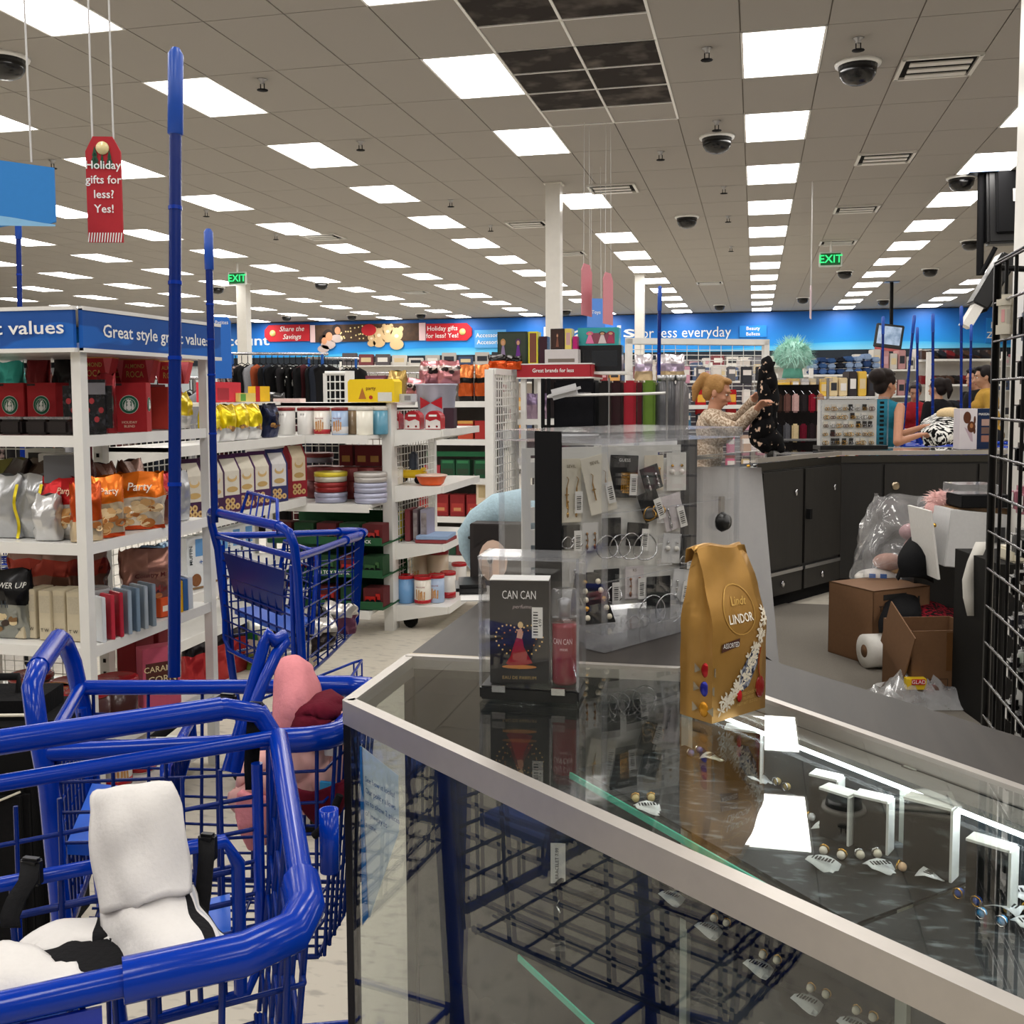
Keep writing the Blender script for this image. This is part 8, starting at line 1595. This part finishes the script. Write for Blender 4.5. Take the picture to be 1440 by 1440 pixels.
for r in range(5):
    for i in range(9):
        x = .08+(L_-.16)*i/8; z = zt-.28-.24*r
        big = (r == 1 and i in (4, 6)) ; c = '#b01a20' if big else rn.choice(['#d9a0b4', '#c9c4c4', '#3a3a40', '#d85a8a', '#b9a090', '#e2dcd6', '#6a6a70', '#d8c49a', '#8a4a4a', '#4a7a9a'])
        p = Matrix.Rotation(rzw, 4, 'Z') @ Vector((x, -.06, 0))+Vector((a.x, a.y, z))
        w_, h = (.11, .26) if big else (rn.uniform(.08, .13), rn.uniform(.10, .19))
        u = thing('cosmetic_pack', ('red bottle set' if big else 'small cosmetic pack')+f' on the wire wall, {ORD[r]} row, {ORD[i]} from left', 'cosmetics', p, rzw, None if big else 'cosmetic packs on the wire wall')
        B().bbox((0, 0, -h/2), (w_, .04, h), M(c, 'gloss'), .006).obj('pack_body', u); B().box((0, -.021, -h*.35), (w_*.8, .002, h*.3), M('#e8e0da' if not big else '#e0a83a', 'paper')).obj('label', u); B().rod((0, 0, 0), (0, .06, .01), .003, CHROME, 5).obj('hook', u)
for k, px in enumerate((905, 935, 950)): q = W(px, 535, D=9.6); bag('toy_bag', f'clear bag of yellow and lilac toys in front of the wire wall, {ORD[k]} from left', 'toy packet', (.17, .09, .24), [(.3, '#c9b08a'), (.6, '#b9a8c0'), (1, '#d8d0d4')], (q.x, q.y, W(px, 535, D=9.6).z), YAW, seed=190+k)
sh_ = B().span((W(880, 536, D=9.6).x-.05, W(880, 536, D=9.6).y-.1, W(905, 537, D=9.6).z-.03), (W(960, 536, D=9.6).x, W(960, 536, D=9.6).y+.2, W(905, 537, D=9.6).z-.004), WHITE); u = thing('display_table', 'white display ledge under the clear toy bags', 'table', (0, 0, 0)); sh_.obj('table_top', u); q = W(918, 540, D=9.7); B().rod((q.x, q.y+.05, 0), (q.x, q.y+.05, q.z-.02), .03, WHITE).obj('pedestal', u)
# far shelving units with boxed goods, footwear and folded clothes
def farunit(label, short, px0, px1, D, z1, nsh, cols, seed, per=9, cat='box', nm='boxed_goods'):
    a, e = W(px0, 560, D=D), W(px1, 560, D=D); d = Vector((e.x-a.x, e.y-a.y, 0)); L_ = d.length; rz = math.atan2(d.y, d.x); o_ = (a.x, a.y, 0)
    t = thing('shelving_unit', label, 'shelving', o_, rz); rn = random.Random(seed)
    for x in (0, L_): B().span((x-.03, -.02, 0), (x+.03, .03, z1+.1), WHITE).obj('upright', t)
    B().span((0, .42, 0), (L_, .45, z1+.1), OFFW).obj('back_panel', t)
    for i in range(nsh):
        z = .12+(z1-.12)*i/max(nsh-1, 1); B().span((0, 0, z-.03), (L_, .42, z), WHITE).obj('shelf', t)
        gap_ = (z1-.12)/max(nsh-1, 1)
        for k in range(per):
            w_ = L_/per; h = min(gap_*.8, .34)*rn.uniform(.55, 1); x = w_*(k+.5); p = Matrix.Rotation(rz, 4, 'Z') @ Vector((x, .18, 0))+Vector((a.x, a.y, z+.001))
            if z < .5 and D > 14: continue
            c = rn.choice(cols)
            u = link(nm, None, None, p, rz)
            if nm == 'shoe_pair':
                for s in (-1, 1): B().prism([(-.13, 0), (.13, 0), (.13, .03), (.02, .06), (-.06, .12), (-.13, .13)], -.035+s*.05, .035+s*.05, M(c, 'gloss')).obj('shoe', u)
            elif nm == 'folded_clothes':
                for q in range(3): B().bbox((0, 0, h*(.17+.33*q)), (w_*.85, .26, h*.3), M(rn.choice(cols), 'fabric'), .02).obj('folded_layer', u)
            else: B().bbox((0, 0, h/2), (w_*.86, .26, h), M(c, 'paper'), .01).obj('box_body', u); B().box((0, -.131, h*.5), (w_*.6, .002, h*.4), M(rn.choice(['#e6e2dc', '#d8c49a', '#2a2c34', '#c9a0a8']), 'paper')).obj('label', u)
            tag(u, f'{nm.replace("_", " ")} on {short}, {ORD[nsh-1-i]} shelf down, {ORD[k]} from left', cat, f'{nm.replace("_", " ")} on {short}')
farunit('far white shelving with folded blue clothes beyond the earring display', 'the folded blue unit', 1140, 1240, 16, 1.75, 4, ['#3a5a8a', '#4a6aa0', '#2c4470', '#8aa0c0', '#20242e'], 51, 8, 'folded clothes', 'folded_clothes')
farunit('far white shelving with red and dark boxes beyond the wire wall', 'the red boxes unit', 1100, 1235, 12.5, 1.42, 4, ['#a81c24', '#d8c49a', '#2a2226', '#c9c4c0', '#7a1a22', '#e0b84a'], 52, 10)
farunit('far white shelving of pale boxes behind the blue poles', 'the pale boxes unit', 1228, 1322, 17, 1.85, 5, ['#d9d6d0', '#c9c4bc', '#e2e0dc', '#8a8a8e', '#b98a8a'], 53, 8)
farunit('far shoe shelving at the right below Ladies sign', 'the right shoe unit', 1305, 1410, 15, 1.95, 6, ['#17171a', '#2a2426', '#4a342a', '#7a1a22', '#1f2430'], 54, 9, 'shoes', 'shoe_pair')
farunit('far white shelving of mixed goods behind the centre column', 'the centre column unit', 720, 890, 19, 1.7, 4, ['#3a3a40', '#8a2a30', '#c9c4c0', '#4a5a7a', '#d8a05a'], 55, 10)
farunit('far white shelving of mixed goods behind the wire wall', 'the unit behind the wire wall', 890, 1090, 15, 1.65, 4, ['#c9c0c4', '#3a3438', '#b86a8a', '#8a8a90', '#d9d0c8', '#5a6a8a'], 56, 12)
for k, (px0, px1, D) in enumerate(((480, 760, 27), (740, 1010, 30), (1000, 1240, 29), (1220, 1440, 30))):
    farunit(f'long low shelving by the back wall, {ORD[k]} from left', f'the {ORD[k]} back wall unit', px0, px1, D, 2.25, 4, ['#2a2c34', '#5a5458', '#b9b4b0', '#7a3a40', '#3a4a6a', '#d6d2cc'], 60+k, 12)
# small price placards and merchandise heaped in the carts by the counter
zeb = M('#0e0e10', 'fabric', scale=18, c2='#ecebe6', ramp=(.5, .53), stretch=(1, 3.2, 1)); q = W(1322, 612, D=9.3)
t = thing('clothing', 'zebra striped clothing heaped in the carts behind the counter', 'clothes', q); cloth(t, 'fabric', [[(1300, 592, 9.5), (1325, 582, 9.5), (1352, 585, 9.5)], [(1296, 610, 9.2), (1322, 602, 9.1), (1352, 600, 9.2)], [(1300, 628, 9.2), (1325, 624, 9.1), (1350, 622, 9.2)]], zeb, .02, 6, .02, 71)
t = thing('handbag', 'cream rounded bag on top of the zebra clothing', 'bag', W(1336, 582, D=9.35)); B().ball((0, 0, 0), (.12, .08, .06), M('#d8bf94', 'fabric'), 14, 8).obj('bag_body', t)
